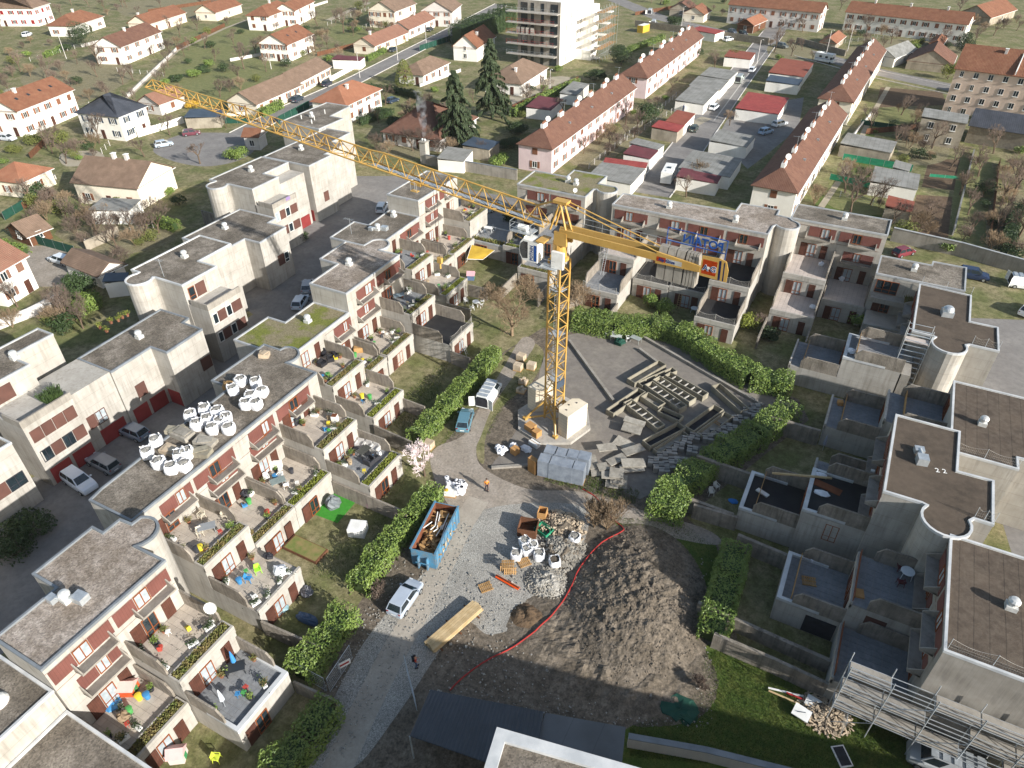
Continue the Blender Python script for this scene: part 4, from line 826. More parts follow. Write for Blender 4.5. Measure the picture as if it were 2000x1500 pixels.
# bundles of pavers: four strapped blocks each
PB = [(380,885),(450,845),(520,810),(578,770),(640,725),(700,695),(800,705),(680,800),(420,930),(540,885),(500,915),(865,665),(940,620),(990,640),(910,685),(1030,560),(1080,575),(1110,500),(1170,470),(1175,530),(600,890),(460,950)]
for i,q in enumerate(PB):
    c = zp(q[0],q[1],.25); c.z = .022; o = thing('paver_bundle','strapped grey paver bundle in the rows against the laurel hedge','pavers',c,'strapped paver bundles along the hedge',R.uniform(-.2,.2)+.35)
    M_ = wmat(o); hh = .6+.12*R.random()
    for a in (-1,1):
        for b in (-1,1):
            m = MB(); m.hexa([M_ @ Vector((a*.31+x*.295,b*.31+y*.295,z)) for z in (0,hh+.03*a*b) for x,y in ((-1,-1),(1,-1),(1,1),(-1,1))]); m.build('paver_stack','paver',o)
    m = MB()
    for t in (-.2,.2): m.hexa([M_ @ Vector((x,y,z)) for z in (.0,hh+.045) for x,y in ((-.65,t-.012),(.65,t-.012),(.65,t+.012),(-.65,t+.012))])
    m.build('strap','dark',o)
# pallets of beige pavers on the grass
for i,(px,py,mess) in enumerate(((1018,703,0),(1038,720,0),(1012,722,0),(1022,748,1),(1018,765,1),(838,874,0))):
    c = G(px,py,0); c.z = .02; o = thing('paver_pallet','pallet of beige clay pavers standing on grass beside the white van' if i < 5 else 'single pallet of beige pavers at the end of the hedge','pallet','' and None or c,'pallets of beige pavers' if i < 5 else None,R.uniform(-.1,.2)); M_ = wmat(o)
    m = MB(); m.hexa([M_ @ Vector((x*.55,y*.5,z)) for z in (0,.13) for x,y in ((-1,-1),(1,-1),(1,1),(-1,1))]); m.build('pallet_base','wood',o)
    n_ = 0
    for lay in range(3 if not mess else 2):
        for a in range(3):
            for b in range(2):
                if mess and lay == 1 and (a+b) % 2: continue
                m = MB(); m.hexa([M_ @ Vector((-.36+a*.36+x*.17,-.25+b*.48+y*.23,.135+lay*.26+z)) for z in (0,.25) for x,y in ((-1,-1),(1,-1),(1,1),(-1,1))]); m.build('paver_stack','paver_beige',o)
# wrapped insulation stacks and cartons
def np_(x,y,z=0): return G(940+x*.15,720+y*.15,z)
_a,_b = np_(825,1370),np_(1260,1470); INS = math.atan2(_b.y-_a.y,_b.x-_a.x)
for i,(x,y) in enumerate(((825,1370),(965,1405),(1115,1440),(1260,1470),(900,1255),(1035,1290),(1180,1310),(1330,1335))):
    c = np_(x,y,.0); c.z = .02; h = 2.35 if i < 4 else 2.35
    o = thing('insulation_stack','tall plastic wrapped stack of grey insulation boards at the yard edge','insulation',c,'wrapped insulation stacks',INS); M_ = wmat(o)
    m = MB(); m.hexa([M_ @ Vector((x_*.7,y_*.58,z)) for z in (0,.12) for x_,y_ in ((-1,-1),(1,-1),(1,1),(-1,1))]); m.build('pallet_base','wood',o)
    for k in range(5): m = MB(); m.hexa([M_ @ Vector((x_*.66,y_*.66,z)) for z in (.125+k*.45,.125+k*.45+.44) for x_,y_ in ((-1,-1),(1,-1),(1,1),(-1,1))]); m.build('board_pack','wrap',o)
for i,(x,y,sx,sy,sz,lab,mt) in enumerate(((675,1340,1.1,.6,1.9,'tall carton stack at the end of the wrapped insulation','card'),(640,820,1.1,1.0,.7,'closed cardboard box on the crane footing','card'),(720,905,.8,.9,.8,'open cardboard box on the crane footing','card'),(440,1100,.8,.8,.8,'brown cardboard box beside white rubbish sacks','card'),(690,1000,1.3,.6,.5,'white and yellow carton beside the insulation stacks','white'))):
    c = np_(x,y,0); z0 = .39 if i in (1,2) else .02; c.z = z0; o = thing('carton',lab,'box',c,None,-.3); M_ = wmat(o)
    m = MB(); m.hexa([M_ @ Vector((a*sx/2,b*sy/2,z)) for z in (0,sz) for a,b in ((-1,-1),(1,-1),(1,1),(-1,1))]); m.build('box',mt,o)
    m = MB(); m.hexa([M_ @ Vector((a*sx/2,b*.04,z)) for z in (sz,sz+.006) for a,b in ((-1,-1),(1,-1),(1,1),(-1,1))]); m.build('tape','wood',o)
for i,(x,y) in enumerate(((230,1060),(300,1075),(260,1110),(420,1030),(560,1060),(600,1080))):
    c = np_(x,y,0); o = thing('rubbish_sack','crumpled white sack dumped by the yard corner','sack',(c.x,c.y,.02),'white rubbish sacks by the yard'); MB().blob((c.x,c.y,.32),.45,.4,.34,i,.3).build('sack','fabric_white',o)
# bulk bags
def bag(label,c,group,fill='gravel',h=.95,r=.55,rz=0,seed=0,z=0):
    o = thing('bulk_bag',label,'bulk bag',(c[0],c[1],z),group,rz); q = random.Random(seed); m = MB(); n = 16; vs = []; fs = []
    prof = [(.86,0),(1.0,.25),(1.04,.6),(.98,.85),(.9,1.0),(.8,.98)]
    for k,(rr,zz) in enumerate(prof):
        for i in range(n):
            t = 2*math.pi*i/n; sq = 1/max(abs(math.cos(t)),abs(math.sin(t)))**.55; f = 1+q.uniform(-.07,.07)
            vs.append((c[0]+r*rr*sq*f*math.cos(t+rz),c[1]+r*rr*sq*f*math.sin(t+rz),z+h*zz*(1+(q.uniform(-.12,.12) if k > 3 else 0))))
    for k in range(len(prof)-1):
        for i in range(n): j = (i+1)%n; fs.append((k*n+i,k*n+j,(k+1)*n+j,(k+1)*n+i))
    m.add(vs,fs); m.build('bag','fabric_white',o,smooth=True)
    m = MB(); m.blob((c[0],c[1],z+h*.78),r*.95,r*.95,h*.16,seed+5,.15); m.build('fill',fill,o)
    for t in (.785,2.356,3.927,5.498):
        m = MB(); a = Vector((c[0]+r*1.05*math.cos(t+rz),c[1]+r*1.05*math.sin(t+rz),z+h*.95)); b = a+Vector((q.uniform(-.3,.1)*math.cos(t),q.uniform(-.3,.1)*math.sin(t),.15)); m.path([a,b,a+Vector((.2*math.sin(t),-.2*math.cos(t),-.05))],.03,4)
        m.build('strap','white',o)
for i,(px,py) in enumerate(((455,762),(470,745),(490,775),(500,748),(512,766),(480,790),(500,790),(372,812),(400,800),(385,830),(405,820),(425,805),(430,825),(442,818),(415,838),(447,838),(305,862),(288,885),(310,905),(335,915),(360,910),(352,890),(365,885))):
    c = G(px,py,9.9); bag('white rubble bag on the long flat roof',c,'rubble bags on the long roof','gravel',1.0,.58,R.random(),i,9.46)
for i,(px,py,rl) in enumerate(((1025,1060,'slumped white bag of rubble beside the timber crate'),(1030,1075,'white rubble bag between other bags near the timber crate'),(1008,1085,'white rubble bag touching the upright pallets'),(1053,1085,'knotted white bulk bag standing alone by the rubble heap'),(1083,1098,'open white bulk bag filled with dark soil'),(1122,1052,'tied white bag on top of the rubble heap edge'),(1040,1068,'half empty white rubble bag'))):
    c = G(px,py,.4); bag(rl,c,'bulk bags on the gravel','dirt' if i == 4 else 'gravel',.9,.55,R.random(),30+i,.012)
# roof slabs and tubs beside the bags
for i,(px,py,a,b,z,mt) in enumerate(((355,845,2.2,1.3,.55,'slab'),(330,875,1.6,1.2,.4,'paver_beige'),(400,860,2.0,1.2,.5,'slab'),(385,880,2.6,1.1,.5,'trough'),(345,838,2.2,.9,.45,'trough'),(515,690,1.1,.9,.5,'paver_beige'),(445,750,1.0,1.0,.5,'wood'))):
    c = G(px,py,9.9); o = thing('roof_slab_stack',['tilted grey slab on the long roof between rubble bags','stack of beige pavers on the long roof','concrete lid among rubble bags on the long roof','long concrete trough lifted onto the long roof','short concrete trough at the back edge of the long roof','wrapped paver pallet beside the stair drum roof','empty wooden pallet next to the roof bags'][i],'slab',(c.x,c.y,9.47)); m = MB(); m.obox((c.x,c.y,9.47),a,b,z,.1*i,0,.05*(i%3)); m.build('stack',mt,o)
    m = MB(); m.obox((c.x+.1,c.y,9.47+z+.05),a*.7,b*.7,.07,.3*i); m.build('lid',mt,o)
# ================================================================ the neighbourhood
def gable_dir(P2, P3):
    d = (P3-P2); d.z = 0; L_ = d.length; return d.normalized(), L_
def house(label, p2, p3, w, ze, roof='tile_red', wall='render_white', kind='gable', ridge='y', rh=None, L_=None, wins=((2,2),(3,2)), sh=True, chim=((.5,.5),), sky=0, ov=.45, name='house', cat='house', group=None, door=True, shm='shutter', wz=None, frame='white_frame'):
    """p2 near eave corner, p3 far eave corner of the side that faces +X; w = width towards -X"""
    A = G(*p2,ze); B = G(*p3,ze); y_, l = gable_dir(A,B); l = L_ or l; x_ = Vector((y_.y,-y_.x,0))      # x_ points to +X side
    A.z = 0; o = thing(name,label,cat,A,group)
    def q(u,v,z): r = A-x_*u+y_*v; return Vector((r.x,r.y,z))          # u towards -X, v towards +Y
    rh = rh or (w if ridge == 'y' else l)*.5*.55
    m = MB()
    m.add([q(0,0,0),q(w,0,0),q(w,l,0),q(0,l,0),q(0,0,ze),q(w,0,ze),q(w,l,ze),q(0,l,ze)],[(0,4,5,1),(1,5,6,2),(2,6,7,3),(3,7,4,0)])
    if kind == 'gable':
        if ridge == 'y': m.add([q(0,0,ze),q(w,0,ze),q(w/2,0,ze+rh-.08),q(0,l,ze),q(w,l,ze),q(w/2,l,ze+rh-.08)],[(0,2,1),(3,4,5)])
        else: m.add([q(0,0,ze),q(0,l,ze),q(0,l/2,ze+rh-.08),q(w,0,ze),q(w,l,ze),q(w,l/2,ze+rh-.08)],[(0,1,2),(3,5,4)])
    m.build('wall',wall,o)
    m = MB(); t = .14
    if kind == 'flat':
        m.hexa([q(-ov*.4,-ov*.4,ze+.004),q(w+ov*.4,-ov*.4,ze+.35),q(w+ov*.4,l+ov*.4,ze+.35),q(-ov*.4,l+ov*.4,ze+.004),q(-ov*.4,-ov*.4,ze+.13),q(w+ov*.4,-ov*.4,ze+.48),q(w+ov*.4,l+ov*.4,ze+.48),q(-ov*.4,l+ov*.4,ze+.13)])
    else:
        if ridge == 'y': e0 = ov*rh/(w/2); cs = [(-ov,w/2),(w+ov,w/2)]
        else: e0 = ov*rh/(l/2)
        hp = (w/2 if ridge == 'y' else l/2)*.95 if kind in ('hip','hip0') else 0
        if ridge == 'y':
            r0 = q(w/2,-ov+(hp+ov if hp else 0),ze+rh); r1 = q(w/2,l+ov-((hp+ov) if kind == 'hip' else 0),ze+rh)
            c = [q(-ov,-ov,ze-e0),q(w+ov,-ov,ze-e0),q(w+ov,l+ov,ze-e0),q(-ov,l+ov,ze-e0)]
            fs = [(0,1,2,3)]
            top = c+[r0,r1]; F6 = [(3,5,4,0),(1,4,5,2)]+([(0,4,1)] if hp else [])+([(2,5,3)] if kind == 'hip' else [])
        else:
            r0 = q(-ov+(hp+ov if hp else 0),l/2,ze+rh); r1 = q(w+ov-((hp+ov) if kind == 'hip' else 0),l/2,ze+rh)
            c = [q(-ov,-ov,ze-e0),q(w+ov,-ov,ze-e0),q(w+ov,l+ov,ze-e0),q(-ov,l+ov,ze-e0)]
            top = c+[r0,r1]; F6 = [(0,4,5,1),(2,5,4,3)]+([(3,4,0)] if hp else [])+([(1,5,2)] if kind == 'hip' else [])
        T_ = [v+Vector((0,0,t)) for v in top]; m.add(T_,[f[::-1] for f in F6]); m.add(top,F6)
        m.add(c+[v+Vector((0,0,t)) for v in c],[(0,4,5,1),(1,5,6,2),(2,6,7,3),(3,7,4,0)])
        if not hp or kind == 'hip0':
            if ridge == 'y': m.add([q(-ov,l+ov,ze-e0),q(-ov,l+ov,ze-e0+t),q(w/2,l+ov,ze+rh),q(w/2,l+ov,ze+rh+t),q(w+ov,l+ov,ze-e0),q(w+ov,l+ov,ze-e0+t)],[(0,2,3,1),(2,4,5,3)])
            for vv in ((-ov,) if not hp else ()):
                if ridge == 'y': m.add([q(-ov,vv,ze-e0),q(-ov,vv,ze-e0+t),q(w/2,vv,ze+rh),q(w/2,vv,ze+rh+t),q(w+ov,vv,ze-e0),q(w+ov,vv,ze-e0+t)],[(0,1,3,2),(2,3,5,4)])
                else: m.add([q(vv,-ov,ze-e0),q(vv,-ov,ze-e0+t),q(vv,l/2,ze+rh),q(vv,l/2,ze+rh+t),q(vv,l+ov,ze-e0),q(vv,l+ov,ze-e0+t)],[(0,2,3,1),(2,4,5,3)])
    rf = m.build('roof',roof,o)
    if kind != 'flat':
        g = MB(); g.tube(q(-ov-.06,-ov,ze-e0),q(-ov-.06,l+ov,ze-e0),.07,5); g.build('gutter','white',o)
        g = MB(); g.tube(q(-.06,.1,0),q(-.06,.1,ze-.2),.05,5); g.build('downpipe','white',o)
    for a,b in chim:
        u,v = a*w,b*l; g = MB()
        hh = ze+rh*(1-abs(a-.5)*2 if ridge == 'y' else 1-abs(b-.5)*2)
        g.box(0,0,0,0,0,0); g = MB(); g.hexa([q(u+x,v+y,z) for z in (hh-.5,hh+1.0) for x,y in ((-.3,-.35),(-.3,.35),(.3,.35),(.3,-.35))]); ch = g.build('chimney','render_grey',rf)
        g = MB(); g.hexa([q(u+x,v+y,z) for z in (hh+1.0,hh+1.1) for x,y in ((-.4,-.45),(-.4,.45),(.4,.45),(.4,-.45))]); g.build('chimney_cap','white',ch)
    for k in range(sky):
        v = l*(k+1)/(sky+1); a = .25; hh = ze+rh*.5
        g = MB(); s_ = rh/(w/2); u = w*.25
        g.add([q(u-.35,v-.35,ze+(u-.35)*s_+t+.05),q(u-.35,v+.35,ze+(u-.35)*s_+t+.05),q(u+.35,v+.35,ze+(u+.35)*s_+t+.05),q(u+.35,v-.35,ze+(u+.35)*s_+t+.05)],[(0,1,2,3)]); g.build('roof_window','glass',rf)
    Fs = Face(q(w,0,0).x,q(w,0,0).y,x_.x,x_.y); Fe = Face(q(0,0,0).x,q(0,0,0).y,y_.x,y_.y); nf = max(1,round(ze/2.8)); fh = ze/nf
    r = random.Random(int(p2[0]*3+p2[1]))
    for Fc,Lw,(nc,nr) in ((Fs,w,wins[0]),(Fe,l,wins[1])):
        for i in range(nc):
            for j in range(min(nr,nf)):
                u = Lw*(i+.5)/nc; z0 = fh*j+.9; ww = .55 if r.random() < .8 else .4
                if door and j == 0 and i == nc//2 and nc > 1:
                    slab(o,'door',Fc,u-.5,u+.5,.05,2.15,-.02,.06,'timber'); continue
                if sh and r.random() < .25: slab(o,'shutter',Fc,u-.6,u+.6,z0,z0+1.35,-.02,.07,shm); continue
                window(o,Fc,u-ww,u+ww,z0,z0+1.35,2,frame,'glass',bar=False,sill=True)
                if sh:
                    for s_ in (-1,1): slab(o,'shutter',Fc,u+s_*(ww+.32)-.27,u+s_*(ww+.32)+.27,z0,z0+1.35,-.02,.06,shm)
    return o, q, rf
NH = 'neighbouring detached houses'
house('white house with orange tiled gable roof and four rooflights',(32,216),(140,174),10,6.2,'tile_red',sky=4,chim=((.42,.3),),wins=((2,2),(5,2)),group=NH)
house('white house with dark slate hipped roof and glass porch',(230,227),(283,206),12,5.8,'slate',kind='hip',wins=((3,2),(2,2)),chim=(),shm='sheet_blue',group=NH)
house('cream house under two joined brown tiled roofs',(266,366),(335,326),14,4.4,'tile_dull',kind='gable',ridge='x',wins=((3,1),(0,1)),chim=((.55,.5),(.35,.5)),wall='render_cream',group=NH)
house('small white annexe with bright orange hipped roof',(39,355),(98,328),8,3.4,'tile_orange',kind='hip',wins=((1,1),(1,1)),chim=(),wall='render_cream',group=NH)
house('white house with pink shutters by the white car drive',(-16,535),(47,499),9,5.6,'tile_pink',wins=((2,2),(2,2)),group=NH,shm='tile_pink')
house('white bungalow with red hipped roof beside the big fir',(142,50),(200,31),10,3.8,'tile_red',kind='hip',wins=((2,1),(3,1)),group=NH)
house('white house with brown gable roof above the orchard lawn',(235,91),(313,61),9.5,5.4,'tile_brown',wins=((2,2),(4,2)),group=NH,chim=((.45,.45),))
house('low house with red roof behind the brown gabled house',(291,46),(361,24),9,3.4,'tile_red',wins=((2,1),(3,1)),group=NH,chim=((.6,.1),),wall='render_cream')
house('large white apartment house with grey brown roof and red shutters',(63,15),(109,1),30,6.6,'tile_dull','render_white','hip',wins=((8,2),(3,2)),chim=((.35,.5),(.7,.5)),L_=11,group=NH,shm='satin_red')
house('white hip roofed house seen behind the twin rooflight house',(524,31),(574,12),9,5.2,'tile_red',kind='hip',wins=((2,2),(2,2)),group=NH)
house('house with dark gable boards and twin rooflights',(560,87),(609,66),10,5.2,'tile_red',wins=((4,2),(2,2)),sky=2,chim=(),group=NH)
house('long low house with dull brown roof along the west street',(582,161),(644,129),8,3.2,'tile_dull',wins=((1,1),(6,1)),chim=(),group=NH,wall='render_cream')
house('low house with dull brown roof and green gate fence',(500,203),(586,165),9,2.9,'tile_dull',wins=((1,1),(5,1)),chim=(),group=NH,wall='render_cream')
house('white villa with orange hipped roof behind the estate',(675,205),(742,173),10,4.6,'tile_orange',kind='hip',wins=((2,1),(4,2)),chim=((.35,.4),),group=NH)
house('pale bungalow with pinkish roof and clipped hedge',(731,89),(796,62),8,2.9,'tile_pink',wins=((1,1),(4,1)),chim=((.5,.2),),group=NH,wall='render_cream')
house('pale bungalow with pinkish roof farther up the west street',(798,57),(848,35),8,3.2,'tile_pink',wins=((1,1),(4,1)),chim=((.5,.6),),group=NH)
house('white house with steep red gable beside the tall hedge',(931,92),(966,70),8,4.4,'tile_red',wins=((1,2),(1,1)),chim=((.3,.4),),group=NH,rh=3.2,sh=False)
house('bungalow with grey brown hipped roof behind the rounded conifer',(826,146),(876,121),8,3.0,'tile_dull',kind='hip',wins=((2,1),(4,1)),chim=(),group=NH)
house('dark roofed bungalow with the smoking chimney beyond the estate wall',(858,272),(930,228),15,2.9,'tile_brown',kind='hip',ridge='x',wins=((4,1),(2,1)),chim=(),group=NH,wall='render_grey')
house('bungalow with grey tiled hip roof beside the building site',(1018,163),(1068,131),11,3.3,'tile_dull',kind='hip',wins=((2,1),(2,1)),chim=((.3,.2),),group=NH)
house('small brown roofed house under the crane jib tip',(310,203),(358,186),7,2.9,'tile_pink',wins=((1,1),(1,1)),chim=(),group=NH,wall='render_grey')
house('tiny transformer house with terracotta roof by the parking area',(503,266),(517,255),3.4,3.2,'tile_red','render_grey',wins=((1,1),(0,0)),chim=(),sh=False,door=False,group=NH,ridge='x')
house('beige house with balcony at the far end of west street',(770,22),(811,6),11,6,'tile_dull','render_cream',wins=((4,2),(2,2)),group=NH)
house('grey house at the top of the west street',(882,22),(900,8),12,5.4,'tile_dull','render_grey',wins=((3,2),(1,1)),chim=(),group=NH)
house('white house half hidden above the twin rooflight roofs',(575,20),(612,2),8,5.6,'tile_red',wins=((3,2),(2,2)),group=NH)
# pink workers' rows and brown rows
def row_extras(o,q,w,l,ze,rh,n,seed):
    r = random.Random(seed)
    for k in range(n):
        v = l*(k+.5)/n; z = ze+rh
        m = MB(); m.hexa([q(w/2+x,v+y,zz) for zz in (z-.6,z+.75) for x,y in ((-.35,-1.0),(-.35,1.0),(.35,1.0),(.35,-1.0))]); st = m.build('chimney_stack','white',o)
        m = MB()
        for j in range(5): m.tube(q(w/2,v-.75+j*.37,z+.75),q(w/2,v-.75+j*.37,z+1.2),.11,6)
        m.build('chimney_pots','tile_orange',st)
        if k % 2 == 0: dish(o,q(w/2-.2,v+1.6,z-.2),q(w/2-.2,v+1.6,z+1.2),.55)
        else: p = q(w/2,v+1.8,z-.2); antenna(o,p.x,p.y,p.z,2.6)
for lab,p2,p3,nw,wl,rm,kk in (('long pale pink terrace row with brown roof nearest the estate',(1077.5,289),(1240,170),11,'render_pink','tile_brown','hip0'),('long pale pink terrace row with brown roof beside the tower block site',(1264,151),(1372,71),10,'render_pink','tile_brown','hip0'),
        ('long brown roofed terrace row adjoining the estate wall',(1556,374),(1652,222),9,'render_white','tile_brown','hip0'),('long brown roofed terrace row with weather vane shadows near the camper',(1665,198),(1729,97),8,'render_cream','tile_brown','hip0')):
    w_ = 7.6; o,q,rf = house(lab,p2,p3,w_,5.6,rm,wl,kk,wins=((1,2),(nw,2)),chim=(),rh=2.6,name='terrace_row',group='workers terrace rows')
    l_ = (G(*p3,5.6)-G(*p2,5.6)).length; row_extras(rf,q,w_,l_,5.6,2.6,6,int(p2[0]))
    for k in range(3):
        v = l_*(k+1)/4; s_ = 2.6/3.8; m = MB(); m.obox(q(1.6,v,5.6+1.6*s_+.1),.5,.5,.35); m.build('roof_vent','metal',rf)
o,q,rf = house('long white row with red tile roof and wooden shutters across the cross street',(1890,47),(1921,22),40,6.2,'tile_red','render_white','gable','x',wins=((11,2),(2,2)),chim=((.2,.5),(.5,.5),(.8,.5)),name='terrace_row',group='workers terrace rows',L_=10)
house('white row at the far side of the plane trees',(1604,24),(1637,2),34,6.6,'tile_red','render_grey','gable','x',wins=((9,2),(2,2)),name='terrace_row',group='workers terrace rows',L_=9)
o,q,rf = house('four storey beige town house with white window frames',(2075,158),(2095,100),22,11.2,'tile_red','render_beige','gable','x',wins=((7,4),(1,1)),chim=((.6,.4),(.3,.35)),sh=False,name='town_house',L_=13,rh=4.2,door=False)
m = MB()
for u in (3.5,9.5): m.hexa([q(u+x,-.5+y*5.9,11.3+z+y*3.1) for z in (0,.7) for x,y in ((-.1,0),(.1,0),(.1,1),(-.1,1))])
m.build('fire_wall','white',rf)
house('terracotta shed roof in the far gardens by the long white row',(1935,34),(1985,18),12,3,'tile_red','render_old',wins=((1,1),(1,1)),chim=(),sh=False,group=NH,name='shed',cat='shed')
for lab,p2,p3,w_,ze,rf_,wl in (('terracotta roofed shed by the camper van',(1633,84),(1650,70),5,2.4,'tile_orange','render_old'),('grey sheet roofed white workshop behind the brown row',(1748,112),(1790,96),7,3,'sheet_grey','render_white'),('little tiled shed beside the long white row',(1840,86),(1848,74),3.5,2.2,'tile_orange','wood_brown'),
        ('tiled garden house by the stone wall across the street',(1375,28),(1388,20),8,3,'tile_red','render_cream'),('brown tiled lean house behind the stone wall',(1352,20),(1362,12),9,2.6,'tile_brown','render_old'),('orange tiled shed with dark boarded end',(1472,49),(1497,38),6,2.8,'tile_orange','wood_brown'),
        ('brown wooden garden chalet with yellow bush',(53,460),(95,444),6,2.1,'tile_dull','wood_brown'),('white garage with brown tiled roof beside the drive',(191,537),(240,515),9,2.4,'tile_dull','render_white'),('brown house roof at the top edge gardens',(420,24),(470,8),9,3.2,'tile_red','render_cream')):
    house(lab,p2,p3,w_,ze,rf_,wl,wins=((1,1),(1,1)),chim=(),sh=False,name='shed',cat='shed',ridge='x' if 'garage' in lab else 'y')
# garages and sheds with sheet roofs
GR = [('grey garage at the top of the white garage line',(1366,152),(1424,156),(1441,140),'sheet_grey'),('grey garage second in the white garage line',(1345,171),(1407,176),(1423,158),'sheet_grey'),('large grey sheeted garage by the blue van',(1317,201),(1375,205),(1403,176),'sheet_grey'),('orange roofed garage below the blue van',(1299,242),(1336,245),(1357,223),'sheet_orange'),('red roofed grey boarded garage beside the dark green car',(1271,253),(1323,258),(1336,246),'sheet_red'),('grey garage over the red roofed one',(1225,286),(1284,293),(1297,284),'sheet_grey'),('dull red garage in the garden line',(1216,305),(1269,311),(1285,295),'sheet_maroon'),('bright red garage roof next to the estate',(1179,321),(1261,328),(1264,319),'sheet_red'),('wide grey garage roof against the estate wall',(1150,346),(1232,361),(1259,331),'sheet_grey'),
 ('orange garage near the cross street',(1414,114),(1466,117),(1475,104),'sheet_orange'),('red roofed white garage at the cross street corner',(1356,58),(1397,67),(1415,61),'sheet_red'),('red and maroon double garage on the parking yard',(1443,209),(1520,224),(1540,192),'sheet_red'),('corrugated grey shed beside the parking yard',(1388,275),(1458,288),(1475,267),'sheet_grey'),('patched grey sheet shed by the street',(1341,321),(1425,347),(1449,311),'sheet_grey'),('maroon sheet lean-to behind the caravan',(1322,347),(1400,359),(1409,343),'sheet_maroon'),('brown red garage by the camper van',(1510,139),(1569,151),(1589,123),'sheet_orange'),('grey green lean-to below the brown red garage',(1500,157),(1560,167),(1567,156),'sheet_blue'),
 ('low stone garden shed with sagging grey roof',(1660,273),(1740,299),(1751,278),'sheet_grey'),('corrugated garden lean-to with green netting',(1701,355),(1791,371),(1796,342),'sheet_grey'),('dark tiled stable behind the brown row',(1780,113),(1860,127),(1868,108),'tile_brown'),('small dark shed with rubble by estate wall',(1735,400),(1780,415),(1785,395),'sheet_orange'),('little grey hutch beside the lean-to',(1750,330),(1775,335),(1780,322),'sheet_grey'),('grey roof canopy behind the smoking house',(860,308),(905,316),(923,294),'sheet_grey'),('dark sheet shelter under the spruce',(905,285),(955,293),(975,278),'sheet_blue'),('white garage with dark blue roof under the jib',(364,229),(428,229),(438,214),'sheet_blue'),('terrace canopy of the cream house',(194,402),(250,413),(274,391),'sheet_grey'),('carport with brown roof on the west street',(650,117),(703,119),(712,112),'sheet_maroon'),('garden shed with blue pane roof behind garage row',(222,545),(245,549),(250,534),'sheet_blue'),('grey shed behind the pink row',(1095,183),(1125,187),(1150,165),'sheet_grey'),('maroon shed behind the pink row',(1033,208),(1075,216),(1099,195),'sheet_maroon')]
for lab,p1,p2,p3,mt in GR:
    ze = 2.5; A = G(*p1,ze); B = G(*p2,ze); w_ = max(3,(B-A).length)
    house(lab,p2,p3,w_,ze,mt,'render_white' if 'stone' not in lab and 'dark' not in lab else 'render_old','flat' if 'stable' not in lab else 'gable',wins=((0,0),(0,0)),chim=(),name='garage' if 'garage' in lab else 'shed',cat='garage' if 'garage' in lab else 'shed',sh=False,ov=.3)
house('old stone barn with barred window and mono pitch roof',(1888,242),(1893,215),9,5.6,'sheet_grey','render_old','flat',wins=((2,2),(0,0)),chim=(),name='barn',cat='barn',L_=7,sh=False,door=False)
house('slate roofed barn against the beige town house gardens',(2015,262),(2030,220),12,4,'slate','stone','gable','x',wins=((0,0),(0,0)),chim=(),name='barn',cat='barn',L_=9,sh=False)
# ---------------------------------------------------------------- apartment block under construction
A = G(1092,131,0); ap = thing('apartment_block','white apartment block under construction with open concrete balconies','building',A)
x0,y0 = A.x,A.y; st = 3.0; W_,L_ = 14.5,26
m = MB(); m.box(x0-W_,x0,y0,y0+L_,0,st*6); m.build('wall','render_white',ap)
MB().box(x0-W_,x0-.02,y0-.06,y0,0,st*6).build('grey_wall','concrete_side',ap)
for k in range(1,6):
    z = k*st; ext = 2.4; m = MB(); m.box(x0-W_-3,x0-.8 if k < 5 else x0-.1,y0-ext,y0-.07,z-.25,z); m.build('balcony_slab','concrete',ap)
    m = MB()
    for i in range(9): m.tube((x0-W_-2.9+i*2,y0-ext+.08,z),(x0-W_-2.9+i*2,y0-ext+.08,z+1.1),.03,4)
    for h in (.55,1.1): m.tube((x0-W_-2.9,y0-ext+.08,z+h),(x0-1,y0-ext+.08,z+h),.03,4)
    m.build('guard_rail','red' if k in (2,3,4) else 'galv',ap)
Fs = Face(x0-W_,y0-.06,1,0); Fe = Face(x0,y0,0,1)
for k in range(6):
    for u,w_ in ((1.2,2.2),(4.6,1.0),(8,1.0),(11.2,2.4)): window(ap,Fs,u,u+w_,k*st+.15,k*st+2.3,1,'dark','glass',bar=False)
    for u in (4.2,7.8,12.2,15.6,20,23): window(ap,Fe,u,u+.6,k*st+.5,k*st+2.3,1,'white_frame','glass',bar=False)
m = MB()
for k in range(5): m.box(x0-.001,x0+5.5-k*.8,y0+12+k*2.4,y0+16+k*2.4,0,(k+1)*st*.95)
for k in range(5): m.box(x0+.2,x0+7,y0+14+k*2.5,y0+16.6+k*2.5,(k)*st+.1,k*st+.35)
m.build('stepped_wing','render_white',ap)
m = MB()
for i in range(7):
    for j in range(3): m.tube((x0+6.8+j*1.2,y0+11+i*2.3,0),(x0+6.8+j*1.2,y0+11+i*2.3,15),.05,4)
for k in range(6):
    for i in range(6): m.tube((x0+6.8,y0+11+i*2.3,k*2.6+1),(x0+6.8,y0+13.3+i*2.3,k*2.6+1),.05,4); m.tube((x0+6.8,y0+11+i*2.3,k*2.6+1),(x0+9.2,y0+11+i*2.3,k*2.6+1),.05,4)
sc = thing('scaffold','steel scaffold around the stepped wing of the building site','scaffold',(x0+7,y0+11,0)); m.build('tubes','galv',sc)
m = MB()
for k in range(1,6): m.box(x0+6.9,x0+9.1,y0+11,y0+25,k*2.6+.98,k*2.6+1.03)
m.build('deck','wood',sc)
for i in range(4):
    c = (x0-W_+1+i*1.6,y0-1.4,3*st+.02); o = thing('block_pallet','wrapped pallet of grey blocks on the building site balcony','pallet',c,'pallets on the building site balcony'); MB().obox(c,1.1,1,1.7,.1*i).build('blocks','paver',o)
o = thing('site_container','yellow site container at the building site','container',G(1256,62)); c = G(1256,62); MB().obox(c,5,2.4,2.4,math.radians(80)).build('box','yellow_cloth',o)
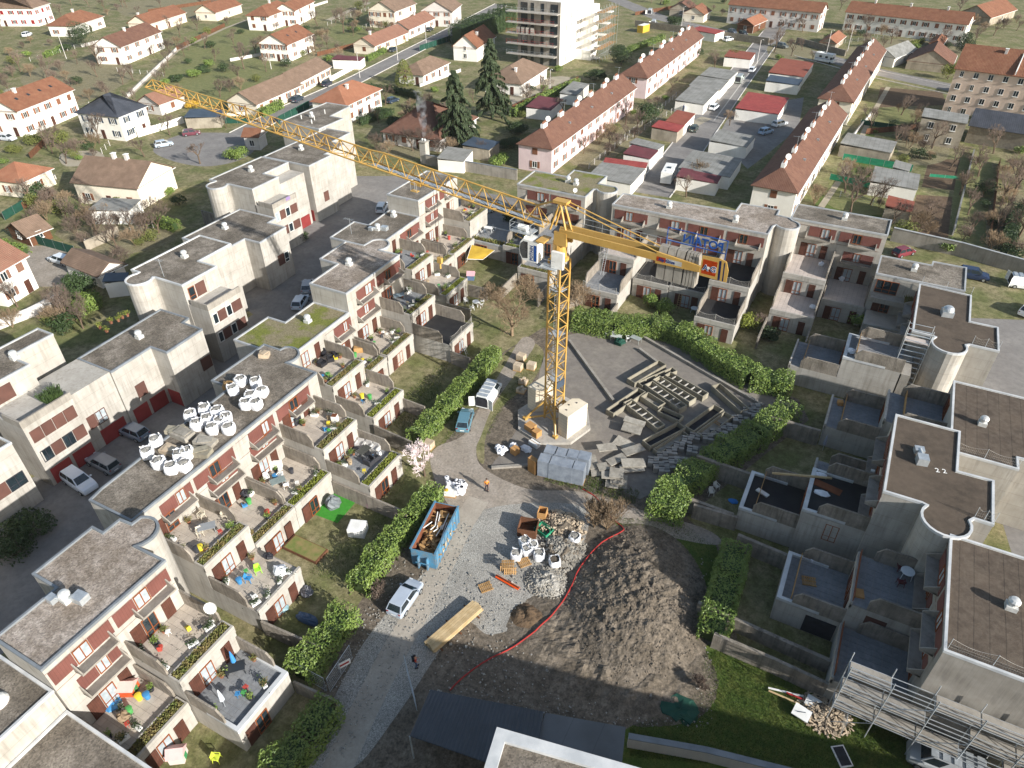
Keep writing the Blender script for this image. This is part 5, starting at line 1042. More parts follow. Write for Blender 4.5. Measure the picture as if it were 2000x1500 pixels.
MB().obox(c+Vector((0,0,2.404)),4.8,2.2,.06,math.radians(80)).build('lid','white',o)
# ---------------------------------------------------------------- estate edge walls, fences and the near building
wall_run('long rendered wall behind the estate along the kitchen gardens',[G(1738,470),G(1870,500),G(2010,540)],2.4,.3,'concrete_side',cap='coping')
wall_run('grey perimeter wall below the spruces',[G(833,322),G(1010,352)],2.2,.25,'concrete_side',cap='coping_dark')
wall_run('stone wall along the cross street',[G(1240,52),G(1340,65),G(1500,88)],2.2,.4,'stone')
wall_run('stone wall beside the camper van street',[G(1555,84),G(1650,110)],1.8,.4,'stone')
wall_run('long white wall of the slate roofed house',[G(270,268),G(330,250),G(360,240)],1.6,.2,'render_white')
wall_run('pale retaining wall beside the pink shuttered house',[G(-5,645),G(60,620),G(120,590)],1.5,.25,'render_grey')
wall_run('concrete boundary wall beside the brown shade garden',[G(170,490),G(235,460)],1.8,.2,'render_old')
wall_run('white wall with pillars on the west street',[G(645,160),G(700,130)],1.4,.2,'render_white')
for lab,a,b,h in (('dark green screen fence along the house drive',(50,470),(150,498),1.7),('green screen fence of the western garden',(10,430),(85,385),1.6),('green screened fence by the parking area',(380,243),(485,240),1.5),('green screen fence on the west street bend',(545,242),(605,210),1.8),('green screen fence before the white terrace car',(820,100),(880,80),1.8),('green netting along the kitchen garden',(1645,312),(1780,335),1.4),('dark green netting low fence in kitchen garden',(1620,350),(1700,368),1.2),('green screen on the garden lawn edge',(1680,243),(1760,255),1.2),('green debris net in the kitchen garden',(1815,345),(1875,350),.6)):
    A = G(*a); B = G(*b); o = thing('screen_fence',lab,'fence',A); d = B-A; n = max(2,int(d.length/2.5)); m = MB()
    for i in range(n):
        p = A+d*(i/n); q2 = A+d*((i+1)/n); mid = (p+q2)/2; m = MB(); m.obox(mid,d.length/n-.06,.04,h,math.atan2(d.y,d.x)); m.build('screen','green_dark' if 'netting' not in lab and 'net' not in lab else 'green_net',o)
    m = MB()
    for i in range(n+1): p = A+d*(i/n); m.tube(p,p+Vector((0,0,h+.1)),.03,5)
    m.build('posts','metal',o)
# near building and sheds at the bottom
nb = thing('flat_roof_building','near flat roofed building with white metal roof edge','building',(-8,16,0)); r_ = math.radians(11.3)
def nr(x,y): return (-11.6+x*math.cos(r_)-y*math.sin(r_), 19.6+x*math.sin(r_)+y*math.cos(r_))
pl = [nr(0,0),nr(0,-16),nr(60,-16),nr(60,0)]; MB().prism(pl,0,10.2).build('wall','render_grey',nb); MB().sheet(inset(pl,.6),10.21).build('roof','roof_gravel',nb)
q_ = inset(pl,-.05); mm_ = MB(); mm_.rim(q_,.75,10.0,10.5); mm_.build('coping','coping_white',nb)
pl2 = [nr(17,-2),nr(17,-16),nr(60,-16),nr(60,-2)]; MB().prism(pl2,10.3,13.6).build('upper_storey','render_grey',nb)
for i in range(7): MB().box(0,0,0,0,0,0)
sh_ = thing('open_shed','open shed with anthracite corrugated roof below the dirt mound','shed',(-16,21,0))
def corr(par,a,b,c,d,n,mt,amp=.05):
    """corrugated sheet between edges a-b (low) and d-c (high)"""
    a,b,c,d = map(Vector,(a,b,c,d)); m = MB(); vs = []; K = n*4
    for i in range(K+1):
        t = i/K; h = Vector((0,0,amp*(1 if i%4 in (1,2) else 0))); vs += [a.lerp(b,t)+h, d.lerp(c,t)+h]
    m.add(vs,[(2*i,2*i+2,2*i+3,2*i+1) for i in range(K)]); m.add([v-Vector((0,0,.1)) for v in vs],[(2*i,2*i+1,2*i+3,2*i+2) for i in range(K)]); return m.build('roof_sheet',mt,par)
c1 = G(840,1347,3.0); c2 = G(1062,1390,3.0); c3 = G(985,1505,3.5); c4 = G(800,1437,3.4); c5 = G(1040,1520,3.6)
corr(sh_,c1,c2,c5,c4,30,'anthracite')
m = MB()
for p in (c1,c2,c4): m.tube((p.x,p.y,0),(p.x,p.y,p.z-.1),.07,5)
m.tube(c1-Vector((0,0,.16)),c2-Vector((0,0,.16)),.08,5); m.build('posts','galv',sh_)
m = MB(); d_ = (c2-c1).normalized(); m.prism([tuple((c1+(c4-c1)*.5)[:2]),tuple((c2+(c5-c2)*.5)[:2]),tuple((c2+(c5-c2)*.55)[:2]),tuple((c1+(c4-c1)*.55)[:2])],0,2.9); m.build('back_wall','render_old',sh_)
gs = thing('lean_to_shed','grey felt roofed lean-to beside the anthracite shed','shed',(-8,24,0))
k1,k2,k3,k4 = G(1066,1392,2.9),G(1222,1420,2.9),G(1214,1500,2.95),G(1040,1460,2.95)
MB().hexa([k1-Vector((0,0,.15)),k2-Vector((0,0,.15)),k3-Vector((0,0,.15)),k4-Vector((0,0,.15)),k1,k2,k3,k4]).build('roof','flatgrey',gs)
MB().prism([tuple(v[:2]) for v in inset([k1[:2],k2[:2],k3[:2],k4[:2]],.3)],0,2.74).build('wall','render_grey',gs)
wall_run('grey garden wall running from the lean-to to the parked van',[G(1228,1438,1.4),G(1380,1465,1.4),G(1600,1520,1.4)],1.4,.35,'render_grey',cap='coping_dark')
wall_run('thick pale concrete wall between lawn and shaded garden',[G(1388,1262),G(1500,1310),G(1632,1372)],1.9,.3,'rough')
wall_run('shaded concrete wall by the path end and hedge',[G(1350,1010),G(1435,1035)],1.9,.3,'rough')
# ================================================================ vegetation
from mathutils import noise as mno
def leafq(m, p, n, s_, r):
    n = (Vector(n)+Vector((r.uniform(-.7,.7),r.uniform(-.7,.7),r.uniform(-.4,.9)))).normalized(); a = n.orthogonal().normalized(); a.rotate(Matrix.Rotation(r.uniform(0,6.28),3,n)); b = n.cross(a)
    l = s_*r.uniform(.6,1.3); w = l*.5; k = n*l*.18
    m.add([p-a*l*.5, p-b*w*.5+k, p+a*l*.5, p+b*w*.5+k], [(0,1,2,3)])
def hedge(label, pts, wd, h, mt='leaf', ls=.26, dens=70, px=True, zt=None, seed=1, name='hedge'):
    P_ = [G(a,b,zt if zt is not None else h*.9) for a,b in pts] if px else [Vector((*p,0)) for p in pts]
    for p in P_: p.z = 0
    o = thing(name,label,'hedge',P_[0]); r = random.Random(seed); m = MB(); core = MB(); tr = MB()
    for A,B in zip(P_,P_[1:]):
        d = B-A; L_ = d.length; u = d.normalized(); n = Vector((-u.y,u.x,0))
        core.obox((A+B)/2+Vector((0,0,.05)),max(.4,L_-.9),wd*.66,h*.8,math.atan2(d.y,d.x))
        nl = int(dens*L_*(2*h+wd))
        for _ in range(nl):
            t = r.uniform(-.02,1.02); k = r.random()*(2*h+wd)
            bump = 1+.28*mno.noise((A+d*t)*.55+Vector((seed*9,0,0)))+.1*mno.noise((A+d*t)*1.7)
            if k < h: q = n*wd/2*bump; z = k*bump; nn = n
            elif k < 2*h: q = -n*wd/2*bump; z = (k-h)*bump; nn = -n
            else: q = n*((k-2*h)-wd/2)*bump; z = h*bump; nn = Vector((0,0,1))
            p = A+d*t+q; p.z = max(.05,z); e = r.uniform(-.22,.1)*(1 if r.random() < .8 else 2.2); p = p+Vector(nn)*e
            if p.z < .03: p.z = .05
            leafq(m,p,nn,ls,r)
        for i in range(max(2,int(L_/1.2))): c = A+d*((i+.5)/max(2,int(L_/1.2))); tr.tube(c,c+Vector((0,0,h*.5)),.05,5)
    core.build('light_block_core','leaf_dark',o,kind='stuff'); m.build('foliage',mt,o,kind='stuff'); tr.build('stems','bark',o,kind='stuff')  # solid dark box core, added inside the leaves to block light
    return o
lh_ = 'clipped laurel hedge'
hedge('clipped laurel hedge from the bare tree to the paver pallet along the drive',[(968,676),(905,745),(860,795),(808,848)],1.9,2.2,seed=1)
hedge('clipped laurel hedge beside the blue skip',[(850,945),(800,1005),(740,1075),(695,1140)],1.9,2.2,seed=2)
hedge('clipped laurel hedge below the silver car',[(678,1180),(635,1238),(575,1310)],2.3,2.3,seed=3)
hedge('clipped laurel hedge at the lowest garden by the path',[(645,1365),(595,1432),(525,1515)],2.3,2.3,seed=4)
hedge('bright laurel hedge behind the white plastic chairs',[(1120,612),(1200,626),(1285,626),(1345,646)],3.0,2.4,seed=5)
hedge('long laurel hedge along the back of the trough yard',[(1335,640),(1400,686),(1470,726),(1550,742)],3.0,2.4,seed=6)
hedge('laurel hedge between paver bundles and shaded gardens',[(1545,788),(1480,838),(1400,888),(1300,955)],2.9,2.3,seed=7)
hedge('rounded laurel clump at the path corner',[(1275,960),(1345,985)],3.4,2.4,seed=8)
hedge('shaded laurel hedge beside the bottom of the dirt mound',[(1440,1060),(1425,1120),(1405,1190),(1392,1238)],2.6,2.0,seed=9)
for i,(lab,pts,w_,h_,mt) in enumerate((('long garden hedge in the western plots',[(85,104),(125,88)],1.2,1.6,'leaf'),('hedge in front of the pinkish bungalow',[(716,112),(752,93)],1.4,1.5,'leaf'),('short hedge by the pinkish bungalow gate',[(768,82),(790,74)],1.2,1.3,'leaf'),('curved hedge below the rounded conifer',[(712,166),(760,168),(815,182)],1.5,1.7,'leaf_dark'),('hedge beside the orange hip villa',[(700,232),(765,212)],1.6,1.8,'leaf_dark'),('tall dark hedge wall by the building site',[(890,52),(960,30),(1000,14)],6,6.5,'leaf_dark'),('hedge between bungalows and pink row',[(1002,214),(1060,184),(1127,155)],1.6,2.0,'leaf'),('hedge behind the far pink row',[(1215,98),(1295,68)],1.5,1.8,'leaf'),('hedge behind cream house canopy',[(284,422),(343,436)],1.6,1.6,'leaf'),('hedge in front of the brown roofed low house',[(508,215),(548,197)],1.6,2.0,'leaf'),('low hedge beside the brown chalet',[(0,470),(50,486)],1.2,1.2,'leaf'),('dark hedge beside the crane cab courtyard',[(985,412),(1008,416)],1.6,1.8,'leaf_dark'),('hedge along the camper street garden',[(1770,85),(1805,76)],1.2,1.4,'leaf_yellow'),('hedge row along the far right gardens',[(1970,470),(1990,400)],2,2.4,'leaf_dark'))): hedge(lab,pts,w_,h_,mt,.36,34,seed=20+i)
def bush(label, px, py, rx, rz_, mt='leaf', n=1500, ls=.3, seed=0, z=0, cat='bush', group=None, name='bush'):
    c = G(px,py,z); o = thing(name,label,cat,c,group); r = random.Random(seed); m = MB(); subs = [(Vector((0,0,rz_*.55)),1.0)]+[(Vector((r.uniform(-.6,.6)*rx,r.uniform(-.6,.6)*rx,rz_*r.uniform(.35,.85))),r.uniform(.4,.65)) for _ in range(7)]
    for _ in range(n):
        s_,k = r.choice(subs); d = Vector((r.gauss(0,1),r.gauss(0,1),r.gauss(0,1))).normalized(); p = c+s_+Vector((d.x*rx*k,d.y*rx*k,d.z*rz_*.5*k))*r.uniform(.75,1.05)
        if p.z > z+.05: leafq(m,p,d,ls,r)
    m.build('crown',mt,o,kind='stuff'); t = MB()
    for i in range(5): a = i*1.25; t.tube(c,c+Vector((math.cos(a)*rx*.4,math.sin(a)*rx*.4,rz_*.6)),.06,5,.02)
    t.build('stems','bark',o)
    return o
BU = [('dense grey green olive shaped tree between pink row and orange garage',1262,242,3.2,4.6,'leaf_dark'),('big rounded evergreen behind the pink row',1213,128,3.6,5.6,'leaf_dark'),('dark bush in the middle of the pink row gardens',1162,158,3,3.2,'leaf_dark'),('round dark bush by the street lamp',1318,50,3.5,3,'leaf_dark'),('fir shaped evergreen beside the white bungalow',168,92,4.2,7.5,'needle'),('broad laurel bush behind the garage row',165,612,2.6,2.8,'leaf'),('feathery evergreen shrub beside the pale retaining wall',158,580,2.8,3.4,'leaf_dark'),('evergreen bush on the estate edge beyond the jib',465,310,2.6,2.6,'leaf'),('round bush on the slate house lawn',70,282,2.0,2.2,'thuja'),('low shrub by the slate house trampoline',32,298,1.8,1.6,'thuja'),('dark shrub near the estate lane kerb',1520-1008,545,1.6,1.5,'leaf_dark'),('clipped lane shrub by the lamp',530,548,1.4,1.4,'leaf_dark'),('dark shrub at the lane corner',592,470,1.2,1.6,'leaf_dark'),('shade shrub beside the garage block',60,1040,2.2,2.0,'leaf_dark'),('shade shrub near the white lane post',35,1085,2.2,2.0,'leaf_dark'),('green bush beside the white sacks',1672,635,1.6,2.2,'leaf'),('shrub in the back row garden',1300,612,1.4,2.0,'leaf'),('leafy shrub between back row gardens',1270,598,1.2,1.8,'leaf'),('yellow flowering bush by the chalet',86,464,1.3,1.8,'yellow_cloth'),('yellow forsythia beyond the jib',378,212,1.8,2.0,'yellow_cloth'),('garden bush by orchard path',380,150,2.2,1.8,'leaf'),('garden bush by orchard path end',400,142,2.2,1.8,'leaf_dark'),('garden bush in the orchard middle',345,158,2,1.6,'leaf_dark'),('bamboo clump by the stone barn lane',1850,155,2.4,4.4,'leaf_yellow'),('dark ivy mass by the town house',1880,105,3.2,6,'leaf_dark'),('shrub under the smoking house',770,245,2,1.8,'leaf_dark'),('shrub beside the canopy shelter',745,225,2,1.8,'leaf_dark'),('shrub row by the perimeter wall',830,290,1.8,1.6,'thuja'),('ivy bush under the spruce',1000,290,3,2.4,'leaf_dark'),('bush below second spruce',1010,260,3,2.6,'leaf_dark'),('laurel at the perimeter wall',975,320,2,2.0,'leaf'),('palm like bush in the back row corner',1465,640,1.5,2.2,'leaf_yellow'),('shaded shrub below the garden swing',1500,660,1.4,1.5,'leaf_dark')]
for i,(lab,px,py,rx,rz_,mt) in enumerate(BU): bush(lab,px,py,rx,rz_,mt,int(500+260*rx*rx),.34,i)
# ---------------------------------------------------------------- bare trees
def bare(seed, h, spread=.8, depth=5, straw=False, pollard=False, lean=0, multi=1):
    r = random.Random(seed); big = MB(); fine = MB()
    def grow(p, d, l, rad, lev):
        q = p; rad = max(rad,.014)
        for s_ in range(2):
            d2 = (d+Vector((r.uniform(-.2,.2),r.uniform(-.2,.2),r.uniform(-.05,.15)))).normalized(); e = q+d2*l/2
            (big if lev < 2 else fine).tube(q,e,rad*(1-.18*s_),6 if lev < 2 else 3,rad*(1-.18*(s_+1))); q = e; d = d2
        if lev >= depth: return
        n = (r.randint(3,4) if lev else 4) if not (pollard and lev == 2) else 7
        for i in range(n):
            a = r.uniform(0,6.28) if lev else 6.28*i/n+r.uniform(-.3,.3); t = d.orthogonal().normalized(); t.rotate(Matrix.Rotation(a,3,d))
            f = spread*r.uniform(.6,1.3); nd = (d+t*f+Vector((0,0,.22))).normalized()
            grow(q if r.random() < .7 else p+(q-p)*r.uniform(.4,.9),nd,l*r.uniform(.58,.82)*(.6 if pollard and lev >= 2 else 1),rad*(.5 if lev else .6),lev+1)
    for k in range(multi):
        d0 = Vector((r.uniform(-.5,.5),r.uniform(-.5,.5),1)).normalized() if multi > 1 else Vector((lean,0,1)).normalized()
        grow(Vector((0,0,0)),d0,h*(.3 if multi == 1 else .34),h*.028 if multi == 1 else h*.012,0)
    return big, fine
def proto(name, cat, seed, h, mt='twig', **k):
    b,f = bare(seed,h,**k); o = thing(name,'x',cat); b.build('trunk','bark' if mt != 'twig_straw' else 'twig_straw',o); f.build('crown',mt,o,kind='stuff'); return o
pr = [proto('bare_tree','tree',1,6.5,spread=.85),proto('bare_tree','tree',2,6,spread=1.0),proto('bare_tree','tree',3,7,spread=.7),proto('pollarded_tree','tree',4,6.5,spread=.75,pollard=True),proto('bare_shrub','shrub',5,3.2,spread=.7,depth=4,multi=5),proto('bare_shrub','shrub',6,3.6,spread=.8,depth=4,multi=6,mt='twig_straw')]
BT = [(0,261,157,1,'bare apple tree beside the orchard path'),(1,328,130,1.05,'bare fruit tree behind the brown gabled house'),(2,477,135,1.2,'tall bare tree on the orchard lawn'),(3,332,264,1.05,'pollarded lime beside the long white wall'),(3,282,306,.95,'pollarded lime at the lawn corner of the parking area'),(3,391,320,1.1,'pollarded reddish tree in front of the parking area'),(0,442,250,.7,'young bare tree by the green screened fence'),(2,352,72,1,'bare tree on the lawn by the long path'),(0,240,14,1,'bare tree behind the low red house'),(1,175,14,1.1,'bare tree behind the hipped bungalow'),(2,671,64,1.5,'big bare tree above the pinkish bungalows'),(1,712,22,1.1,'bare tree by the beige balcony house'),(1,300,432,1.05,'spreading bare fruit tree near the orange playhouse'),(0,150,445,.9,'bare tree in the chalet garden'),(1,110,408,.8,'thin bare tree on the western lawn'),(3,1519,66,1.1,'white pollarded plane at the cross street'),(3,1553,58,1.1,'second white pollarded plane at the cross street'),(3,1590,50,1.1,'third white pollarded plane at the cross street'),(3,1567,62,1,'pollarded plane between its neighbours on the cross street'),(1,1790,280,1.1,'bare spreading tree in the kitchen garden'),(2,1975,395,1.5,'large dark bare tree at the estate far corner'),(1,1940,300,1.2,'bare tree before the slate barn'),(0,1910,345,1,'bare tree on the narrow garden strip'),(2,1985,470,1.2,'bare tree by the kitchen garden wall end'),(1,1425,245,.8,'small bare tree at the corrugated shed'),(0,1340,385,.9,'bare tree behind the back row by the caravan'),(1,740,312,.7,'leafless tree before the smoking house'),(0,1190,285,.7,'bare tree in the pink row garden'),(1,1225,268,.6,'bare vine tree behind the red garage'),(2,1870,30,1.1,'bare tree beyond the long white row'),(1,1640,20,1,'bare tree beside the far white row'),(0,1940,70,1.1,'bare tree behind the beige town house'),(2,5,60,1.2,'bare tree at the far west houses'),(1,120,30,1,'bare tree between far west houses'),(2,600,100,.8,'bare tree by the twin rooflight house'),(1,1030,165,.7,'bare tree by the grey hip bungalow'),(0,1890,420,.9,'bare tree on the strip lawn by the estate wall')]
used = set()
for k,px,py,sc_,lab in BT:
    c = G(px,py); rz = R.uniform(0,6.28); root = pr[k]
    if k not in used: used.add(k); root.location = c; root.rotation_euler = (0,0,rz); root.scale = (sc_,)*3; root['label'] = lab; root['group'] = 'leafless garden trees'; continue
    ctree(root,None,c,rz,sc_,lab,'leafless garden trees')
SHR = [(25,150),(60,150),(10,165),(175,195),(200,180),(150,205),(100,90),(60,85),(45,95),(20,110),(120,140),(130,155),(230,20),(210,30),(330,100),(345,90),(470,95),(510,85),(505,55),(630,80),(615,78),(640,70),(450,180),(470,175),(360,205),(350,190),(760,70),(735,75),(150,460),(175,440),(190,455),(215,430),(230,440),(130,400),(100,395),(280,445),(120,600),(25,640),(820,240),(790,235),(735,290),(760,300),(855,300),(880,298),(940,305),(1170,282),(1205,290),(1185,270),(1240,272),(1360,350),(1330,360),(1420,235),(1760,270),(1775,290),(1800,300),(1815,250),(1640,70),(1660,75),(1700,60),(1720,70),(1750,75),(1780,70),(1690,82),(1820,90),(1835,95),(1920,60),(1960,55),(1900,50),(1985,45),(1975,330),(1990,350),(1960,400),(1900,330),(1880,370),(1770,430),(1790,450),(1750,420),(1810,460),(1880,470),(1930,490),(1980,500),(1960,350),(1995,420),(560,15),(600,30),(700,40),(660,100),(1330,20),(1500,40),(1520,35),(1410,30),(1440,25),(240,520),(265,480),(1480,640),(1590,400)]
for i,(px,py) in enumerate(SHR):
    k = 4+(i%2); c = G(px,py); sc_ = R.uniform(.7,1.25)
    lab = 'leafless brown garden shrub among the neighbouring plots' if k == 4 else 'straw coloured leafless shrub among the neighbouring plots'
    gr = 'leafless garden shrubs' if k == 4 else 'straw coloured garden shrubs'
    if k not in used: used.add(k); root = pr[k]; root.location = c; root.scale = (sc_,)*3; root['label'] = lab; root['group'] = gr; continue
    ctree(pr[k],None,c,R.uniform(0,6.28),sc_,lab,gr)
def single(name,cat,lab,px,py,seed,h,mt,**k):
    o = proto(name,cat,seed,h,mt,**k); o.location = G(px,py); o['label'] = lab; return o
single('bare_tree','tree','wide straw coloured bare tree behind the crane mast',1000,655,11,9.5,'twig_straw',spread=.85,depth=7)
single('bare_shrub','shrub','twiggy straw shrub between crane and back row wall',1130,612,12,5,'twig_straw',spread=.7,depth=5,multi=6)
single('bare_shrub','shrub','dry orange brown bush with long canes beside the path',1185,1035,13,4.2,'twig_straw',spread=.35,depth=4,multi=14)
single('bare_shrub','shrub','dry cane bush leaning left over a stump',1160,1030,14,3.6,'twig_straw',spread=.35,depth=4,multi=10)
single('bare_shrub','shrub','brown twig heap behind the silver car',740,1165,15,1.8,'twig',spread=.6,depth=4,multi=7)
single('bare_shrub','shrub','uprooted brown stump brush at the mound foot',1365,1345,16,1.5,'twig',spread=.6,depth=4,multi=8)
single('bare_shrub','shrub','single dry sapling in the shaded garden',1567,1287,17,2.2,'twig_straw',spread=.5,depth=3)
o = proto('blossom_tree','tree',21,4.8,'blossom',spread=.8,depth=6); o.location = G(830,930); o['label'] = 'small white blossom tree at the end of the hedge'
# ---------------------------------------------------------------- conifers
def spruce(label,px,py,h,rb,seed):
    c = G(px,py); o = thing('spruce_tree',label,'tree',c,'tall spruces beyond the estate'); rb *= 1.25; r = random.Random(seed); m = MB(); t = MB()
    t.tube(c,c+Vector((0,0,h*.97)),.34,8,.04)
    n = 130
    for i in range(n):
        f = (i/n)**.85; z = h*(.12+.87*f); L_ = rb*(1-f)**.8*r.uniform(.7,1.15)+.35; a = r.uniform(0,6.28); d = Vector((math.cos(a),math.sin(a),0)); s0 = c+Vector((0,0,z))
        pts = [s0+d*L_*k+Vector((0,0,.25*L_*k-.55*L_*k*k)) for k in (0,.35,.7,1)]; 
        for k in range(3): t.tube(pts[k],pts[k+1],.05*(1-k*.3),4,.05*(.7-k*.25))
        side = d.cross(Vector((0,0,1)))
        for _ in range(int(50+90*L_/rb)):
            k = r.random()**.8; p = s0+d*L_*k+Vector((0,0,.25*L_*k-.55*L_*k*k)); hang = r.uniform(.35,1.15)*(.5+.5*L_/rb); ww = r.uniform(.08,.18); sd_ = side*r.uniform(-.55,.55)*(1.1-k*.6)
            p = p+sd_; dd = (side*r.uniform(-1,1)+d*r.uniform(-.5,.8)).normalized()
            m.add([p-dd*ww,p+dd*ww,p+dd*ww*.4+Vector((0,0,-hang))+d*.1,p-dd*ww*.4+Vector((0,0,-hang))+d*.1],[(0,1,2,3)])
    t.build('trunk','bark',o); m.build('crown','needle',o,kind='stuff')
spruce('tall dark spruce hiding the smoking house corner',893,288,17,4.6,1); spruce('tall spruce with bare lower trunk beside the perimeter gardens',961,232,19,4.4,2)
def cone(label,px,py,h,rb,seed,mt='thuja'):
    c = G(px,py); o = thing('conifer',label,'tree',c); r = random.Random(seed); m = MB()
    for _ in range(1300):
        f = r.random()**1.3; a = r.uniform(0,6.28); rr = rb*math.sqrt(max(0,1-f))*(.9+.2*r.random())*(1 if f > .08 else .8); p = c+Vector((rr*math.cos(a),rr*math.sin(a),h*f+.1)); leafq(m,p,(math.cos(a),math.sin(a),.4),.45,r)
    m.build('crown',mt,o,kind='stuff'); MB().tube(c,c+Vector((0,0,h*.7)),.2,6,.05).build('trunk','bark',o)
cone('rounded golden conifer beside the grey brown hip bungalow',791,166,6.8,2.9,1)
cone('slim conifer by the canopy shelter',825,278,3.5,1.2,2); cone('palm like tuft near bungalow drive',745,48,2.4,1.6,3,'leaf')
# ---------------------------------------------------------------- dirt mound, heaps
def heap(name,label,cat,cx,cy,rx,ry,h,mt,rz=0,seed=0,n=44,amp=.5,fs=.8,struct_=False,zb=.0):
    m = MB(); vs = []; fs_ = []; cr,sr = math.cos(rz),math.sin(rz)
    for j in range(n+1):
        for i in range(n+1):
            a = (i/n*2-1); b = (j/n*2-1); x = a*rx; y = b*ry; X = cx+x*cr-y*sr; Y = cy+x*sr+y*cr
            d = math.sqrt(a*a+b*b); f = max(0,1-d*d)**1.35; f = f*(1+amp*mno.fractal(Vector((X*fs,Y*fs,seed)),.9,2.1,5))
            z = h*max(0,f) if d < 1 else 0; vs.append((X,Y,zb+(z if z > .004 else -.03)))
    for j in range(n):
        for i in range(n): q = j*(n+1)+i; fs_.append((q,q+1,q+n+2,q+n+1))
    m.add(vs,fs_)
    if struct_: return struct(name,m,mt)
    o = thing(name,label,cat,(cx,cy,0)); m.build('heap',mt,o,kind='stuff'); return o
c = G(1240,1178); heap('dirt_mound','','',c.x,c.y,6.8,9.8,1.9,'mound',math.radians(14),3,140,.13,1.3,True)
c = G(1190,1275); heap('dirt_spread','','',c.x,c.y,9.5,6.0,.5,'mound',math.radians(5),4,60,.9,.7,True)
c = G(1030,1205); heap('soil_patch','','',c.x,c.y,1.6,1.5,.5,'soil',0,5,24,.6,1.2,True)
c = G(1068,1138); gp = heap('gravel_heap','heap of blue grey crushed stone beside the open soil bag','heap',c.x,c.y,2.1,1.8,.7,'gravel',.3,6,30,.5,1.5)
r = random.Random(5); m = MB()
for _ in range(700):
    a = r.uniform(0,6.28); d = r.random()**.6*2.2; x,y = c.x+d*math.cos(a),c.y+d*.85*math.sin(a); z = max(.02,.62*(1-(d/2.2)**1.6)); s_ = r.uniform(.05,.15); m.obox((x,y,z),s_,s_*.8,s_*.7,a,r.uniform(-.6,.6),r.uniform(-.6,.6))
m.build('stones','slab',gp,kind='stuff')
c = G(1100,1078); gp = heap('rubble_heap','heap of broken dark slates and concrete pieces on the gravel','rubble',c.x,c.y,2.6,2.2,.75,'dirt',.3,7,30,.5,1.2); m = MB()
for _ in range(420):
    a = r.uniform(0,6.28); d = r.random()**.6*2.7; x,y = c.x+d*math.cos(a),c.y+d*.85*math.sin(a); z = max(.03,.68*(1-(d/2.7)**1.6)); m.obox((x,y,z),r.uniform(.2,.7),r.uniform(.1,.3),.05,a*3,r.uniform(-.5,.5),r.uniform(-.5,.5))
m.build('pieces','slab',gp,kind='stuff')
c = G(1095,1030); gp = heap('rubble_heap','heap of pale plaster rubble behind the green tub','rubble',c.x,c.y,2.6,2.0,.7,'dirt',-.6,8,30,.5,1.2); m = MB()
for _ in range(420):
    a = r.uniform(0,6.28); d = r.random()**.6*2.7; x,y = c.x+d*math.cos(a),c.y+d*.85*math.sin(a); z = max(.03,.62*(1-(d/2.7)**1.6)); s_ = r.uniform(.08,.35); m.obox((x,y,z),s_,s_*.6,.08,a*3,r.uniform(-.5,.5),r.uniform(-.5,.5))
m.build('pieces','paver_beige',gp,kind='stuff')
c = G(1612,1395); gp = heap('rubble_heap','heap of broken concrete and white panels on the lawn by the wall end','rubble',c.x,c.y,1.9,1.7,.5,'dirt',.2,9,24,.5,1.2); m = MB()
for _ in range(520):
    a = r.uniform(0,6.28); d = r.random()**.6*2.1; x,y = c.x+d*math.cos(a),c.y+d*.9*math.sin(a); s_ = r.uniform(.1,.6); s_ *= .6; m.obox((x,y,max(.03,.45*(1-(d/2.1)**1.6))),s_,s_*.35,.07,a*3,r.uniform(-.4,.4),r.uniform(-.4,.4))
m.build('pieces','paver_beige',gp,kind='stuff')
_me = bpy.data.objects['dirt_mound'].data; m = MB(); _vs = [v.co for v in _me.vertices if v.co.z > .15]
for _ in range(1300):
    v = r.choice(_vs); s_ = r.uniform(.05,.16)*(2.2 if r.random() < .06 else 1); m.obox((v.x+r.uniform(-.1,.1),v.y+r.uniform(-.1,.1),v.z-s_*.3),s_,s_*.8,s_*.7,r.random()*6,r.uniform(-.6,.6),r.uniform(-.6,.6))
o = m.build('soil_clods','mound'); o['kind'] = 'stuff'
# loose stones on the dirt and the mound
m = MB()
for _ in range(1500):
    px,py = r.uniform(850,1390),r.uniform(1080,1420); c = G(px,py)
    z = .02; s_ = r.uniform(.04,.14)*(2 if r.random() < .04 else 1); m.obox((c.x,c.y,z),s_,s_*.8,s_*.6,r.random()*6,r.uniform(-.4,.4),0)
for _ in range(900):
    t = r.random(); px = 640+t*260+r.uniform(-90,40); py = 1480-t*460; c = G(px,py); s_ = r.uniform(.05,.13); m.obox((c.x,c.y,.02),s_,s_*.8,s_*.6,r.random()*6)
o = m.build('loose_stones','gravel'); o['kind'] = 'stuff'
